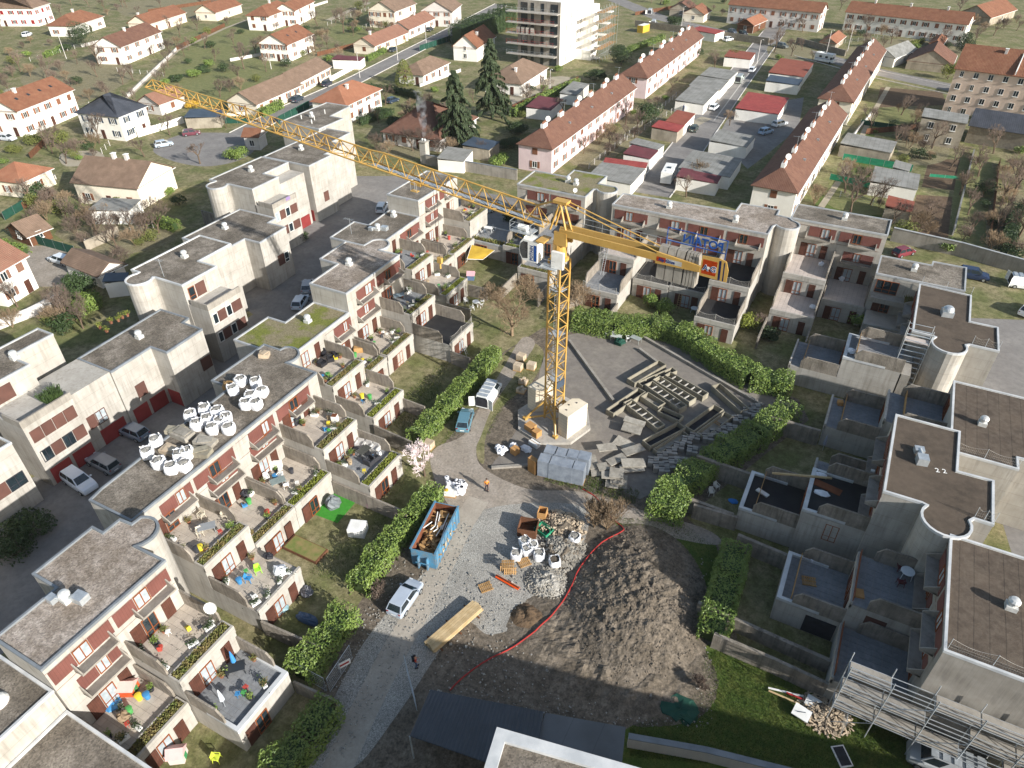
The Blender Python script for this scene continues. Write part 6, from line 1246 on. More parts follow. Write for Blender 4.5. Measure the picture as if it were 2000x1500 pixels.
# grass tufts on the courtyard lawns
m = MB()
def tufts(poly,n,h,seed):
    q = random.Random(seed); xs = [p[0] for p in poly]; ys = [p[1] for p in poly]; k = 0
    while k < n:
        x,y = q.uniform(min(xs),max(xs)),q.uniform(min(ys),max(ys)); ins = False; j = len(poly)-1
        for i in range(len(poly)):
            if (poly[i][1] > y) != (poly[j][1] > y) and x < (poly[j][0]-poly[i][0])*(y-poly[i][1])/(poly[j][1]-poly[i][1])+poly[i][0]: ins = not ins
            j = i
        k += 1
        if not ins: continue
        p = G(x,y); hh = h*q.uniform(.5,1.4); a = q.uniform(0,6.28); d = Vector((math.cos(a),math.sin(a),0))*.022; l = Vector((q.uniform(-.5,.5)*hh,q.uniform(-.5,.5)*hh,hh)); m.add([p-d,p+d,p+d*.3+l,p-d*.3+l],[(0,1,2,3)])
tufts([(1350,1290),(1420,1260),(1640,1365),(1800,1500),(1500,1500),(1230,1480),(1230,1420),(1340,1370)],60000,.12,1); tufts([(1700,1360),(1980,1470),(1960,1500),(1700,1440)],9000,.35,2)
tufts([(860,868),(900,800),(960,715),(975,712),(925,790),(900,846)],9000,.12,3); tufts([(1035,690),(1058,695),(1040,745),(985,795),(955,850),(948,880),(955,830),(975,785),(1015,730)],9000,.12,8); tufts([(1090,905),(1250,960),(1240,985),(1060,940)],6000,.25,4); tufts([(1200,1010),(1330,1020),(1400,1070),(1400,1240),(1340,1180),(1240,1060)],12000,.14,5)
tufts([(740,1000),(800,900),(830,880),(690,1130),(640,1130),(600,1120)],8000,.16,6); tufts([(760,820),(800,760),(880,700),(860,760),(790,850)],8000,.16,7)
o = m.build('grass_tufts','lawn'); o['kind'] = 'stuff'
# ================================================================ vehicles
def car_proto(kind):
    """built along +X (nose), wheels on z=0"""
    o = thing('parked_car','x','car')
    if kind == 'hatch': L_,W_,H_ = 4.1,1.74,1.48; belt,hood,c0,c1,t0,t1 = .9,.82,-2.0,1.15,-1.55,.35
    elif kind == 'estate': L_,W_,H_ = 4.5,1.76,1.48; belt,hood,c0,c1,t0,t1 = .9,.82,-2.2,1.15,-1.95,.35
    elif kind == 'suv': L_,W_,H_ = 4.5,1.85,1.68; belt,hood,c0,c1,t0,t1 = 1.05,.98,-2.2,1.15,-1.85,.4
    else: L_,W_,H_ = 4.9,1.9,1.95; belt,hood,c0,c1,t0,t1 = 1.1,1.05,-2.43,1.75,-2.38,1.0
    f,b = L_/2,-L_/2; w = W_/2
    sec = [(b,.32,.72,.86),(b+.12,.26,belt-.02,.95),(b+.6,.2,belt,1.0),(0,.2,belt,1.0),(c1,.2,belt-.01,1.0),(f-.55,.22,hood,.97),(f-.12,.26,hood-.14,.9),(f,.32,.58,.78)]
    m = MB(); vs = []
    for x,z0,z1,k in sec:
        zz = z0+(z1-z0)*.55; vs += [(x,-w*k*.93,z0),(x,-w*k,zz),(x,-w*k*.95,z1-.05),(x,-w*k*.82,z1),(x,w*k*.82,z1),(x,w*k*.95,z1-.05),(x,w*k,zz),(x,w*k*.93,z0)]
    fs = []
    for i in range(len(sec)-1):
        for j in range(8): a,b2 = i*8+j,i*8+(j+1)%8; fs.append((a,a+8,b2+8,b2))
    fs += [tuple(range(7,-1,-1)),tuple(range((len(sec)-1)*8,len(sec)*8))][::1]
    m.add(vs,[q[::-1] for q in fs]); m.build('body','paint',o,smooth=False)
    wb,wt = w*.9,w*.72; B_ = [(c0,-wb,belt-.03),(c1,-wb,belt-.03),(c1,wb,belt-.03),(c0,wb,belt-.03)]; T_ = [(t0,-wt,H_),(t1,-wt,H_),(t1,wt,H_),(t0,wt,H_)]
    m = MB(); m.hexa(B_+T_); m.build('cabin','paint',o)
    def lerp(p,q,t): return Vector(p).lerp(Vector(q),t)
    def pane(name,a,b,c,d,e=.07):
        n = (Vector(b)-Vector(a)).cross(Vector(d)-Vector(a)).normalized()*.012; u = .1
        p = [lerp(lerp(a,b,s),lerp(d,c,s),t)+n for s,t in ((e,u),(1-e,u),(1-e,1-u),(e,1-u))]
        MB().add(p,[(0,1,2,3)]).build(name,'glass',o)
    pane('windscreen',B_[1],B_[2],T_[2],T_[1]); pane('rear_window',B_[3],B_[0],T_[0],T_[3])
    for s_ in (0,1):
        lo = (B_[0],B_[1],T_[1],T_[0]) if s_ == 0 else (B_[2],B_[3],T_[3],T_[2])
        n_ = 1 if kind == 'van' else 2
        if kind == 'van': a = lerp(lo[0],lo[1],.68 if s_ == 0 else 0); b2 = lerp(lo[0],lo[1],1 if s_ == 0 else .32); c_ = lerp(lo[3],lo[2],.66 if s_ == 0 else 0); d_ = lerp(lo[3],lo[2],1 if s_ == 0 else .34); pane('side_window',a,b2,d_,c_)
        else:
            for k in range(2): pane('side_window',lerp(lo[0],lo[1],k*.5),lerp(lo[0],lo[1],k*.5+.5),lerp(lo[3],lo[2],k*.5+.5),lerp(lo[3],lo[2],k*.5),.05)
    for sx in (b+.75,f-.8):
        for sy in (-1,1):
            m = MB(); y = sy*(w-.09); m.tube((sx,y-.1,.31),(sx,y+.1,.31),.31,16); wh = m.build('wheel','tyre',o); m = MB(); m.tube((sx,y+sy*.095,.31),(sx,y+sy*.11,.31),.19,12); m.build('rim','metal',wh)
    for sy in (-1,1):
        m = MB(); m.obox((f-.14,sy*w*.62,.58),.12,.32,.14); m.build('headlight','lamp_clear',o); m = MB(); m.obox((b+.06,sy*w*.7,.62),.1,.2,.22); m.build('tail_light','lamp_red',o)
        m = MB(); m.obox((c1-.35,sy*(w+.06),belt),.15,.2,.13); m.build('mirror','paint',o)
    m = MB(); m.obox((b-.005,0,.5),.02,.5,.1); m.build('number_plate','white',o)
    return o
CP = {k: car_proto(k) for k in ('hatch','estate','suv','van')}; cu_ = set()
def car(kind,a,b,col,label,cat='car',name=None,group=None):
    """a rear pixel, b nose pixel on the ground"""
    A = G(*a); B = G(*b); c = (A+B)/2; rz = math.atan2(B.y-A.y,B.x-A.x); col = (*hx(col),1)
    if kind not in cu_:
        cu_.add(kind); o = CP[kind]; o.location = (c.x,c.y,.022); o.rotation_euler = (0,0,rz); setcol(o,col)
    else: o = ctree(CP[kind],None,(c.x,c.y,.022),rz,None,None,None,col)
    o['label'] = label; o['category'] = cat
    if group: o['group'] = group
    elif 'group' in o: del o['group']
    return o
PK = 'cars parked around the estate'
car('hatch',(903,848),(914,806),'#5b7f8c','teal blue hatchback on the grass behind the white van')
van = car('van',(938,805),(972,752),'#e4e4e0','white van with its rear doors open and roof rack on the path','van')
M_ = wmat(van)
for s_ in (-1,1):
    m = MB(); m.hexa([M_ @ Vector(p) for p in ((-2.45,s_*.9,.4),(-2.75,s_*1.55,.4),(-2.72,s_*1.57,.4),(-2.42,s_*.92,.4),(-2.45,s_*.9,1.85),(-2.75,s_*1.55,1.85),(-2.72,s_*1.57,1.85),(-2.42,s_*.92,1.85))]); d_ = m.build('rear_door','white',van)
m = MB()
for k in range(5): m.hexa([M_ @ Vector((-2+k*.75+x,y,z)) for z in (2.0,2.06) for x,y in ((-.25,-.7),(.25,-.7),(.25,.7),(-.25,.7))])
m.build('roof_rack','galv',van)
m = MB(); m.hexa([M_ @ Vector((x,y,z)) for z in (.5,1.75) for x,y in ((-2.47,-.75),(-2.44,-.75),(-2.44,.75),(-2.47,.75))]); m.build('load_bay_shade','dark',van)  # flat dark plate, its colour stands in for the van's shaded interior
car('hatch',(773,1203),(812,1146),'#a9b2bd','silver hatchback parked beside the footpath and skip')
for k,a,b,c_,l in (('suv',(236,836),(182,812),'#33383a','dark estate car before the bright red garage door'),('hatch',(292,862),(236,838),'#848c97','steel grey hatchback in the garage court'),('estate',(232,925),(178,897),'#8a8d90','silver grey estate car half behind the roof edge'),('suv',(125,925),(195,972),'#dfe3e8','white crossover at the darker red garage'),('hatch',(598,582),(606,548),'#9aa0a6','silver car hidden beside the pale roof'),('hatch',(578,612),(598,580),'#c9d3dc','pale car in the lane by the moss roof'),('estate',(742,420),(752,400),'#d5d8da','white car at the far bend of the lane'),('estate',(945,418),(985,400),'#a9b7bb','pale blue grey estate behind the planter wall'),
    ('van',(1270,60),(1282,40),'#e8e8e6','white van beside the site container'),('van',(1262,38),(1276,18),'#e5e5e5','white van at the building site gate'),('hatch',(1383,222),(1405,205),'#e2e4e6','white hatchback below the white garage line'),('hatch',(1461,148),(1476,132),'#e0e2e4','white car near the orange roofed garage'),('van',(1436,168),(1451,152),'#c3cdc3','pale green van beside the white garages'),('van',(1328,219),(1362,213),'#2f4f9c','blue van at the corner of the garages'),('hatch',(1347,266),(1362,245),'#3f4a42','dark green car by the red and orange garages'),('estate',(1504,251),(1540,241),'#e1e4e6','white car beside the brown row'),('hatch',(1478,266),(1512,256),'#9fb6cc','light blue car beside the white car'),('suv',(1512,90),(1542,97),'#6d716c','grey people carrier driving on the cross street'),('hatch',(1441,64),(1462,72),'#2c2e31','black car at the stone wall'),('hatch',(1420,62),(1440,68),'#4a5058','dark car behind the black car at the stone wall'),('hatch',(1412,82),(1432,78),'#dcdedf','white car beside the red corner garage'),
    ('hatch',(757,106),(778,95),'#3a4249','dark blue car beside the clipped hedge'),('hatch',(828,66),(851,55),'#35383c','black car in front of pinkish bungalow up the street'),('suv',(628,175),(650,160),'#333540','dark van on the west street kerb'),('suv',(568,206),(595,190),'#39424c','dark estate beside the green screen fence'),('hatch',(756,204),(778,196),'#2d3b4c','dark blue car at the orange villa'),('hatch',(304,289),(338,283),'#a8b4bf','silver car in the parking area'),('hatch',(358,266),(392,262),'#6b3c46','dark red car under the reddish pollard'),('estate',(-4,272),(36,276),'#c6cad0','silver car at the orange gabled house'),('suv',(42,76),(66,66),'#d6d9dc','white car by the western green fence'),('estate',(134,517),(104,508),'#d9dee2','white saloon in the paved drive'),
    ('suv',(1882,540),(1915,546),'#26344f','dark blue off roader at the end house'),('van',(1975,558),(2030,566),'#eceeef','white van by the estate wall'),('suv',(1990,625),(2030,600),'#e8eaeb','white car on the east road'),('hatch',(1748,502),(1778,494),'#74313a','dark red car behind the wall of the back row'),('van',(1862,190),(1878,168),'#b8c8d6','pale blue van beside the beige town house'),('van',(1890,1520),(1785,1478),'#a5a8a9','grey van parked below the scaffold')): car(k,a,b,c_,l,'van' if k == 'van' else 'car',group=PK if k != 'van' else None)
for k in CP:
    if k not in cu_: pass
def camper(label,a,b,name,cat,mot):
    A = G(*a); B = G(*b); c = (A+B)/2; rz = math.atan2(B.y-A.y,B.x-A.x); o = thing(name,label,cat,(c.x,c.y,.02),None,rz); M_ = wmat(o); L_ = 6.0
    def bx(name,x0,x1,y0,y1,z0,z1,mt): m = MB(); m.hexa([M_ @ Vector((x,y,z)) for z in (z0,z1) for x,y in ((x0,y0),(x1,y0),(x1,y1),(x0,y1))]); return m.build(name,mt,o)
    bx('body',-3,2.0 if mot else 2.6,-1.1,1.1,.45,2.75,'white'); bx('stripe',-2.9,1.9,-1.106,1.106,1.2,1.3,'sign_blue')
    if mot: bx('alcove',1.2,2.7,-1.09,1.09,1.95,2.75-.003,'white'); bx('cab',2.0,3.2,-.95,.95,.4,1.2,'white'); bx('windscreen',2.0,2.5,-.9,.9,1.2,1.9,'glass')
    for x in (-1.6,.4): bx('side_window',x,x+.9,-1.112,1.112,1.5,2.1,'glass')
    bx('roof_hatch',-.6,.2,-.4,.4,2.752,2.86,'glass'); bx('roof_hatch',-2.4,-1.8,-.3,.3,2.752,2.88,'white')
    for x in (-1.8,2.2 if mot else .2):
        for y in (-1,1): m = MB(); m.tube(M_ @ Vector((x,y*.98,.33)),M_ @ Vector((x,y*1.09,.33)),.33,14); m.build('wheel','tyre',o)
camper('white camper van with alcove cab behind the brown row',(1588,118),(1632,126),'camper_van','camper',True); camper('white caravan parked at the end of the street',(1296,368),(1312,338),'caravan','caravan',False)
# ================================================================ site equipment
def yz(x,y,z=0): return G(940+x*.15,960+y*.15,z)
# blue skip
A = G(848,1124); B = G(901,1012); d = B-A; rz = math.atan2(d.y,d.x); L_ = 6.3; W_ = 2.45; mid = (A+B)/2
sk = thing('roll_off_skip','blue open top skip full of broken timber beside the hedge','skip',None or (mid.x-math.cos(rz-math.pi/2)*W_/2,mid.y-math.sin(rz-math.pi/2)*W_/2,.03),None,rz); M_ = wmat(sk)
def lbx(m,x0,x1,y0,y1,z0,z1): m.hexa([M_ @ Vector((x,y,z)) for z in (z0,z1) for x,y in ((x0,y0),(x1,y0),(x1,y1),(x0,y1))]); return m
l,w = L_/2,W_/2; m = MB(); lbx(m,-l,l,-w,-w+.06,.15,2.3); m.build('side_panel','blue_paint',sk); lbx(MB(),0,0,0,0,0,0)
m = MB(); lbx(m,-l,l,w-.06,w,.15,2.3); m.build('side_panel','blue_paint',sk); m = MB(); lbx(m,-l,-l+.06,-w+.06,w-.06,.15,2.295); m.build('end_panel','blue_paint',sk); m = MB(); lbx(m,l-.06,l,-w+.06,w-.06,.15,2.295); m.build('end_panel','blue_paint',sk)
m = MB(); lbx(m,-l+.06,l-.06,-w+.06,w-.06,.15,.25); m.build('floor','rust',sk); m = MB()
lbx(m,-l+.06,l-.06,-w+.062,-w+.07,.3,2.25); lbx(m,-l+.06,l-.06,w-.07,w-.062,.3,2.25); lbx(m,l-.07,l-.062,-w+.08,w-.08,.3,2.25); m.build('rusty_lining','rust',sk)
for s_ in (-1,1):
    for k in range(9): m = MB(); x = -l+.15+k*(L_-.3)/8; lbx(m,x-.06,x+.06,min(s_*w,s_*(w+.09)),max(s_*w,s_*(w+.09)),.15,2.2); m.build('rib','blue_paint',sk)
    m = MB(); lbx(m,-l-.04,l+.04,min(s_*(w-.08),s_*(w+.1)),max(s_*(w-.08),s_*(w+.1)),2.302,2.4); m.build('top_rail','blue_paint',sk)
m = MB(); lbx(m,-l-.35,-l,-.5,-.4,.1,1.6); lbx(m,-l-.35,-l,.4,.5,.1,1.6); lbx(m,-l-.36,-l-.3,-.7,.7,.9,1.0); m.build('lift_frame','blue_paint',sk)
u = Vector((math.cos(rz),math.sin(rz),0)); text(sk,'lettering','L E L Y',.85,M_ @ Vector((-1.6,-w-.1,.75)),u,(0,0,1),'lumber',.004,bold=.03)
m = MB(); r = random.Random(3)
for _ in range(170): x,y = r.uniform(-l+.5,l-.6),r.uniform(-w+.4,w-.4); z = r.uniform(.9,1.9)-.25*abs(y); m.obox(M_ @ Vector((x,y,z)),r.uniform(.5,1.8),r.uniform(.08,.35),r.uniform(.03,.08),r.uniform(0,6.28),r.uniform(-.35,.35),r.uniform(-.35,.35))
m.build('broken_timber','wood',sk,kind='stuff'); m = MB(); lbx(m,-l+.1,l-.1,-w+.1,w-.1,.26,1.05); m.build('waste_fill','soil',sk)
m = MB()
for _ in range(8): x,y = r.uniform(.3,l-.6),r.uniform(-w+.4,w-.4); m.tube(M_ @ Vector((x,y,1.8)),M_ @ Vector((x-r.uniform(1,2.4),y+r.uniform(-.6,.6),2.0)),.05,6)
m.build('metal_poles','white',sk,kind='stuff')
# lumber stack
A = G(838,1268); B = G(932,1186); d = B-A; rz = math.atan2(d.y,d.x); mid = (A+B)/2; o = thing('lumber_stack','long stack of fresh yellow planks on bearers by the footpath','lumber',(mid.x,mid.y,.02),None,rz); M_ = wmat(o); L_ = d.length
for lay in range(4):
    for k in range(5):
        m = MB(); off = R.uniform(-.12,.12); m.hexa([M_ @ Vector((x,y,z)) for z in (.12+lay*.15,.12+lay*.15+.13) for x,y in ((-L_/2+off,-.72+k*.24),(L_/2+off,-.72+k*.24),(L_/2+off,-.5+k*.24),(-L_/2+off,-.5+k*.24))]); m.build('plank','lumber',o)
for x in (-.38,0,.38): m = MB(); m.hexa([M_ @ Vector((x*L_+a,b,z)) for z in (0,.118) for a,b in ((-.06,-1.0),(.06,-1.0),(.06,1.0),(-.06,1.0))]); m.build('bearer','wood_brown',o)
def pallet(label,c,rz,z=.02,tilt=0,mt='wood',group='wooden pallets'):
    o = thing('wooden_pallet',label,'pallet',(c[0],c[1],z),group,rz); o.rotation_euler = (tilt,0,rz); M_ = wmat(o)
    for k in range(7): m = MB(); m.hexa([M_ @ Vector((-.6+k*.17+x,y,zz)) for zz in (.1,.125) for x,y in ((0,-.5),(.1,-.5),(.1,.5),(0,.5))]); m.build('slat',mt,o)
    for k in (-.47,0,.38): m = MB(); m.hexa([M_ @ Vector((x,k+y,zz)) for zz in (0,.098) for x,y in ((-.6,0),(.6,0),(.6,.09),(-.6,.09))]); m.build('runner',mt,o)
c = yz(330,1010,0); pallet('upright pallet stack leaning by the bulk bags',c,.5,.25,1.1); c = yz(350,960,.9); pallet('pallet laid flat on the upright ones',(c.x,c.y),.5,.95); c = yz(560,930,0); pallet('plain pallet lying beside the knotted bag',c,.9); c = yz(60,1250,0); pallet('weathered pallet alone on the gravel',c,.9); c = G(1580,1136,2.8); pallet('pallet on the white rimmed terrace',c,.25,2.8); c = yz(380,1060,0); pallet('third upright pallet behind the red beam',c,.5,.1,1.0)
c = yz(340,1180,.3); rb_ = thing('steel_beam','red oxide steel beam lying on pallets','beam',(c.x,c.y,.25),None,-.1); MB().obox((c.x,c.y,.25),2.6,.35,.06,-.12).build('flange','ink_orange',rb_); MB().obox((c.x,c.y,.312),2.6,.06,.2,-.12).build('web','rust',rb_)
def openbox(name,label,cat,c,sx,sy,h,rz,mt,t=.06,z=.012,group=None):
    o = thing(name,label,cat,(c[0],c[1],z),group,rz); M_ = wmat(o)
    def b(x0,x1,y0,y1,z0,z1,n='side'): m = MB(); m.hexa([M_ @ Vector((x,y,zz)) for zz in (z0,z1) for x,y in ((x0,y0),(x1,y0),(x1,y1),(x0,y1))]); return m.build(n,mt,o)
    b(-sx/2,sx/2,-sy/2,-sy/2+t,0,h); b(-sx/2,sx/2,sy/2-t,sy/2,0,h); b(-sx/2,-sx/2+t,-sy/2+t,sy/2-t,0,h-.004); b(sx/2-t,sx/2,-sy/2+t,sy/2-t,0,h-.004); b(-sx/2+t,sx/2-t,-sy/2+t,sy/2-t,.02,.08,'floor'); return o
c = yz(610,520); openbox('timber_crate','brown open timber crate on the gravel','crate',c,1.9,1.7,1.1,.25,'wood_brown'); c = yz(815,530); gt = openbox('steel_tub','green open steel tub with a lifting bar','tub',c,1.6,1.2,.55,-.3,'green_net'); M_ = wmat(gt); m = MB(); m.path([M_ @ Vector(p) for p in ((-.8,0,.55),(-.8,0,1.05),(.8,0,1.05),(.8,0,.55))],.04,6); m.build('lifting_bar','green_net',gt)
c = yz(795,330); openbox('board_box','yellow board box standing on the gravel','box',c,.9,1.0,1.0,.2,'card')
# white goods pile by the skip
c0 = G(885,955)
for i,(dx,dy,kind) in enumerate(((-.9,.3,'roll'),(-.4,-.2,'roll'),(.3,.2,'bag'),(.8,.4,'bag'),(.2,-.8,'stack'),(1.0,-.3,'bag'))):
    c = (c0.x+dx,c0.y+dy,.03); o = thing('material_pile' if kind != 'roll' else 'plastic_roll',['tall white plastic roll by the skip pile','shorter white plastic roll by the skip pile','white wrapped material bag topped with a black strip','white wrapped bag at the back of the skip pile','slatted pallet of white panels with a yellow rag','white wrapped bag nearest the orange vest worker'][i],'materials',c)
    if kind == 'roll': MB().lathe(c,[(.24,0),(.24,1.1),(.08,1.12)],14).build('roll','fabric_white',o); MB().lathe((c[0],c[1],c[2]+1.12),[(.08,0),(.08,.03)],10).build('core','dark',o)
    elif kind == 'bag': MB().blob((c[0],c[1],.6),.65,.6,.62,i,.18).build('bag','fabric_white',o); m = MB(); m.obox((c[0],c[1],1.15),.9,.35,.05,.2); m.build('strip','dark',o)
    else:
        m = MB(); m.obox(c,1.3,1.1,.13,.3); m.build('pallet_base','wood',o)
        for k in range(6): m = MB(); m.obox((c[0],c[1],.17+k*.1),1.2,1.0,.085,.3); m.build('panel','white',o)
        MB().blob((c[0]-.3,c[1]-.3,.8),.22,.2,.1,2,.2).build('rag','yellow_cloth',o)
# hose
pts = [G(x,y,.06) for x,y in ((1138,955),(1165,972),(1180,998),(1215,1030),(1212,1043),(1178,1062),(1150,1090),(1128,1120),(1115,1150),(1085,1195),(1045,1235),(1000,1265),(950,1290),(905,1322),(875,1352))]
m = MB(); pp = []
for i in range(len(pts)-1):
    p0,p1,p2,p3 = pts[max(0,i-1)],pts[i],pts[i+1],pts[min(len(pts)-1,i+2)]
    for k in range(5): t = k/5; pp.append(.5*((2*p1)+(p2-p0)*t+(2*p0-5*p1+4*p2-p3)*t*t+(3*p1-p0-3*p2+p3)*t**3))
from mathutils.bvhtree import BVHTree
mo = bpy.data.objects; tr = []
for nm in ('dirt_mound','dirt_spread'):
    me = mo[nm].data; tr.append(BVHTree.FromPolygons([v.co for v in me.vertices],[tuple(p.vertices) for p in me.polygons]))
for p in pp:
    for t in tr:
        hit = t.ray_cast(Vector((p.x,p.y,20)),Vector((0,0,-1)))
        if hit[0] and hit[0].z+.06 > p.z: p.z = hit[0].z+.06
m.path(pp,.06,6); o = m.build('hose','red'); tag(o,'red hose snaking over the dirt from the yard to the shed','hose')
# site fences
def fence(label,a,b,n,h=1.9):
    A = G(*a); B = G(*b); o = thing('mesh_fence',label,'fence',A); d = (B-A)/n
    for k in range(n):
        p,q = A+d*k,A+d*(k+.97); m = MB(); up = Vector((0,0,h)); m.path([p,p+up,q+up,q,p],.025,5); pn = m.build('panel_frame','galv',o); m = MB()
        for i in range(1,14): t = i/14; m.tube(p.lerp(q,t),p.lerp(q,t)+up,.006,3)
        for i in range(1,6): m.tube(p+up*i/6,q+up*i/6,.006,3)
        m.build('mesh','galv',pn)
    return o
fence('steel mesh site fence panel beside the lower gravel path',(688,1285),(644,1352),2); fence('steel mesh site fence by the anthracite shed',(793,1305),(815,1390),2); fence('leaning mesh fence at the rubble by the wall end',(1650,1370),(1640,1440),1)
f2 = fence('mesh fence closing the lowest garden',(585,1320),(640,1350),1)
o = thing('banner','small white and red site banner on the mesh fence','sign',G(678,1308)); p = G(676,1310); m = MB(); m.obox((p.x,p.y,.7),1.1,.03,.7,1.05); m.build('sheet','white',o); m = MB(); m.obox((p.x+.02,p.y-.012,.95),.8,.03,.2,1.05); m.build('print','red',o)
o = thing('barrier','red and white plank barrier lying across the lawn','barrier',G(1530,1358)); 
for i,(a,b,mt) in enumerate((((1500,1345),(1570,1362),'white'),((1535,1355),(1608,1385),'red'),((1500,1352),(1560,1378),'lumber'))): A = G(*a); B = G(*b); dd = B-A; m = MB(); m.obox((A+B)/2+Vector((0,0,.1+.06*i)),dd.length,.14,.05,math.atan2(dd.y,dd.x)); m.build('plank',mt,o)
for i,(px,py,s_) in enumerate(((1590,1370,.9),(1566,1392,1.0))): c = G(px,py,.5); o = thing('foam_panel',['upright white foam panel on the lawn rubble','striped white foam panel lying on the lawn rubble'][i],'panel',(c.x,c.y,.2)); MB().obox((c.x,c.y,.25+.2*i),s_*1.3,s_,.12,-.2,.2).build('panel','white',o); MB().obox((c.x,c.y,.39+.2*i),.8,.06,.01,.3,.2).build('print','sheet_blue',o)
o = thing('window_frame','old framed pane lying on the lawn beside the van','frame',G(1642,1478)); c = G(1644,1478); MB().obox((c.x,c.y,.02),1.0,1.6,.1,.6).build('frame','white',o); MB().obox((c.x,c.y,.125),.8,1.4,.01,.6).build('pane','dark',o)
o = thing('tarpaulin','crumpled dark green tarpaulin at the shaded lawn edge','tarpaulin',G(1325,1390)); c = G(1328,1388); MB().blob((c.x,c.y,.1),1.3,1.0,.22,3,.4,16,8).build('cloth','green_dark',o)
# ---------------------------------------------------------------- scaffolds on the right row
def scaff(label,x0,x1,y0,y1,nx,levels,h=2.0,deck='concrete_side',name='scaffold'):
    o = thing(name,label,'scaffold',(x0,y0,0))
    for i in range(nx+1):
        x = x0+(x1-x0)*i/nx
        for y in (y0,y1): m = MB(); m.tube((x,y,0),(x,y,levels*h+1.1),.045,5); m.build('standard','galv',o)
        for k in range(1,levels+1): m = MB(); m.tube((x,y0,k*h),(x,y1,k*h),.04,5); m.build('transom','galv',o)
    for k in range(1,levels+1):
        for y in (y0,y1):
            for hh in (0,.5,1.0):
                if hh and y == y1: continue
                m = MB(); m.tube((x0,y,k*h+hh),(x1,y,k*h+hh),.035,5); m.build('ledger','galv',o)
        for i in range(nx):
            xa,xb = x0+(x1-x0)*i/nx,x0+(x1-x0)*(i+1)/nx
            if (i+k) % 5 == 4: continue
            for b in range(2): m = MB(); ya = y0+.06+(y1-y0-.12)*b/2; m.box(xa+.05,xb-.05,ya,ya+(y1-y0-.16)/2,k*h+.05,k*h+.1); m.build('deck_board',deck,o)
    for i in range(nx): xa,xb = x0+(x1-x0)*i/nx,x0+(x1-x0)*(i+1)/nx; k = (i*2)%levels; m = MB(); m.tube((xa,y0-.05,k*h),(xb,y0-.05,(k+1)*h),.03,5); m.build('brace','galv',o)
    return o
scaff('steel scaffold with pale decks along the grey concrete gable',8.3,25.5,36.6,37.9,6,3,2.15)
o = thing('scaffold','narrow stair scaffold tower beside the round drum of the right row','scaffold',(9.2,84.5,0))
for x in (8.4,11.0):
    for y in (83.2,84.6): m = MB(); m.tube((x,y,0),(x,y,10.2),.05,5); m.build('standard','galv',o)
for k in range(14):
    z = .6+k*.72
    for y in (83.2,84.6): m = MB(); m.tube((8.4,y,z),(11.0,y,z),.035,5); m.build('ledger','galv',o)
m = MB(); m.box(8.4,11,83.3,84.5,8.2,8.26); m.build('deck_board','paving_pale',o)
# roof edge safety nets
def roofnet(label,a,b,z):
    A = Vector((*a,z)); B = Vector((*b,z)); o = thing('safety_net',label,'net',A); n = max(2,int((B-A).length/2.6)); m = MB()
    for i in range(n+1): p = A.lerp(B,i/n); m.tube(p,p+Vector((0,0,1.15)),.025,5)
    m.build('posts','galv',o); m = MB(); N_ = int((B-A).length*7)
    def tz(t): return 1.1-.3*math.sin(math.pi*((t*n)%1))
    for i in range(N_): t0,t1 = i/N_,(i+1)/N_; p,q = A.lerp(B,t0),A.lerp(B,t1); m.tube(p,p+Vector((0,0,tz(t0))),.006,3); m.tube(p+Vector((0,0,tz(t0))),q+Vector((0,0,tz(t1) if t1 < 1 else 1.1)),.012,3)
    for h in (.25,.5): m.tube(A+Vector((0,0,h)),B+Vector((0,0,h)),.006,3)
    m.build('mesh','mesh_net',o)
for lab,a,b,z in (('safety net along the gable roof edge of the scaffolded house',(13.3,38.4),(27,38.4),11.0),('safety net on the felt roof edge behind the drum',(13.8,64.4),(19.3,64.4),8.5),('safety net at the notch of the numbered roof',(14.9,52.7),(16.3,52.7),11.0),('safety net on the side of the steel dome roof',(18.1,85.6),(15.4,85.6),8.5),('safety net over the far edge of the steel dome roof',(9.4,98.5),(15.2,98.2),8.5)): roofnet(lab,a,b,z)
# ================================================================ furniture and clutter on terraces
def chair_proto():
    o = thing('plastic_chair','x','chair'); m = MB(); m.box(-.24,.24,-.24,.24,.42,.46); m.build('seat','plastic',o)
    m = MB(); m.hexa([(-.24,.2,.46),(.24,.2,.46),(.24,.25,.46),(-.24,.25,.46),(-.22,.3,.88),(.22,.3,.88),(.22,.34,.88),(-.22,.34,.88)]); m.build('backrest','plastic',o)
    for x in (-1,1):
        m = MB(); m.box(x*.27-.03,x*.27+.03,-.22,.28,.62,.66); m.box(x*.27-.025,x*.27+.025,-.22,-.17,.42,.62); m.build('armrest','plastic',o)
        for y in (-1,1): m = MB(); m.tube((x*.22,y*.21,.43),(x*.27,y*.26,0),.03,5); m.build('leg','plastic',o)
    return o
def arm_proto():
    o = thing('lounge_chair','x','chair'); m = MB(); m.box(-.38,.38,-.38,.38,.05,.4); m.build('seat','plastic',o); m = MB(); m.box(-.38,.38,.25,.42,.402,.8); m.build('backrest','plastic',o)
    for x in (-1,1): m = MB(); m.box(min(x*.38,x*.5),max(x*.38,x*.5),-.38,.42,.05,.6); m.build('armrest','plastic',o)
    return o
def table_proto(rd=False):
    o = thing('garden_table','x','table'); m = MB()
    if rd: m.lathe((0,0,.7),[(.55,0),(.55,.04)],20)
    else: m.box(-.75,.75,-.45,.45,.7,.74)
    m.build('table_top','plastic',o)
    for x,y in ((-1,-1),(1,-1),(1,1),(-1,1)): m = MB(); m.tube((x*(.35 if rd else .65),y*.35,.7),(x*(.4 if rd else .68),y*.4,0),.03,5); m.build('leg','plastic',o)
    return o
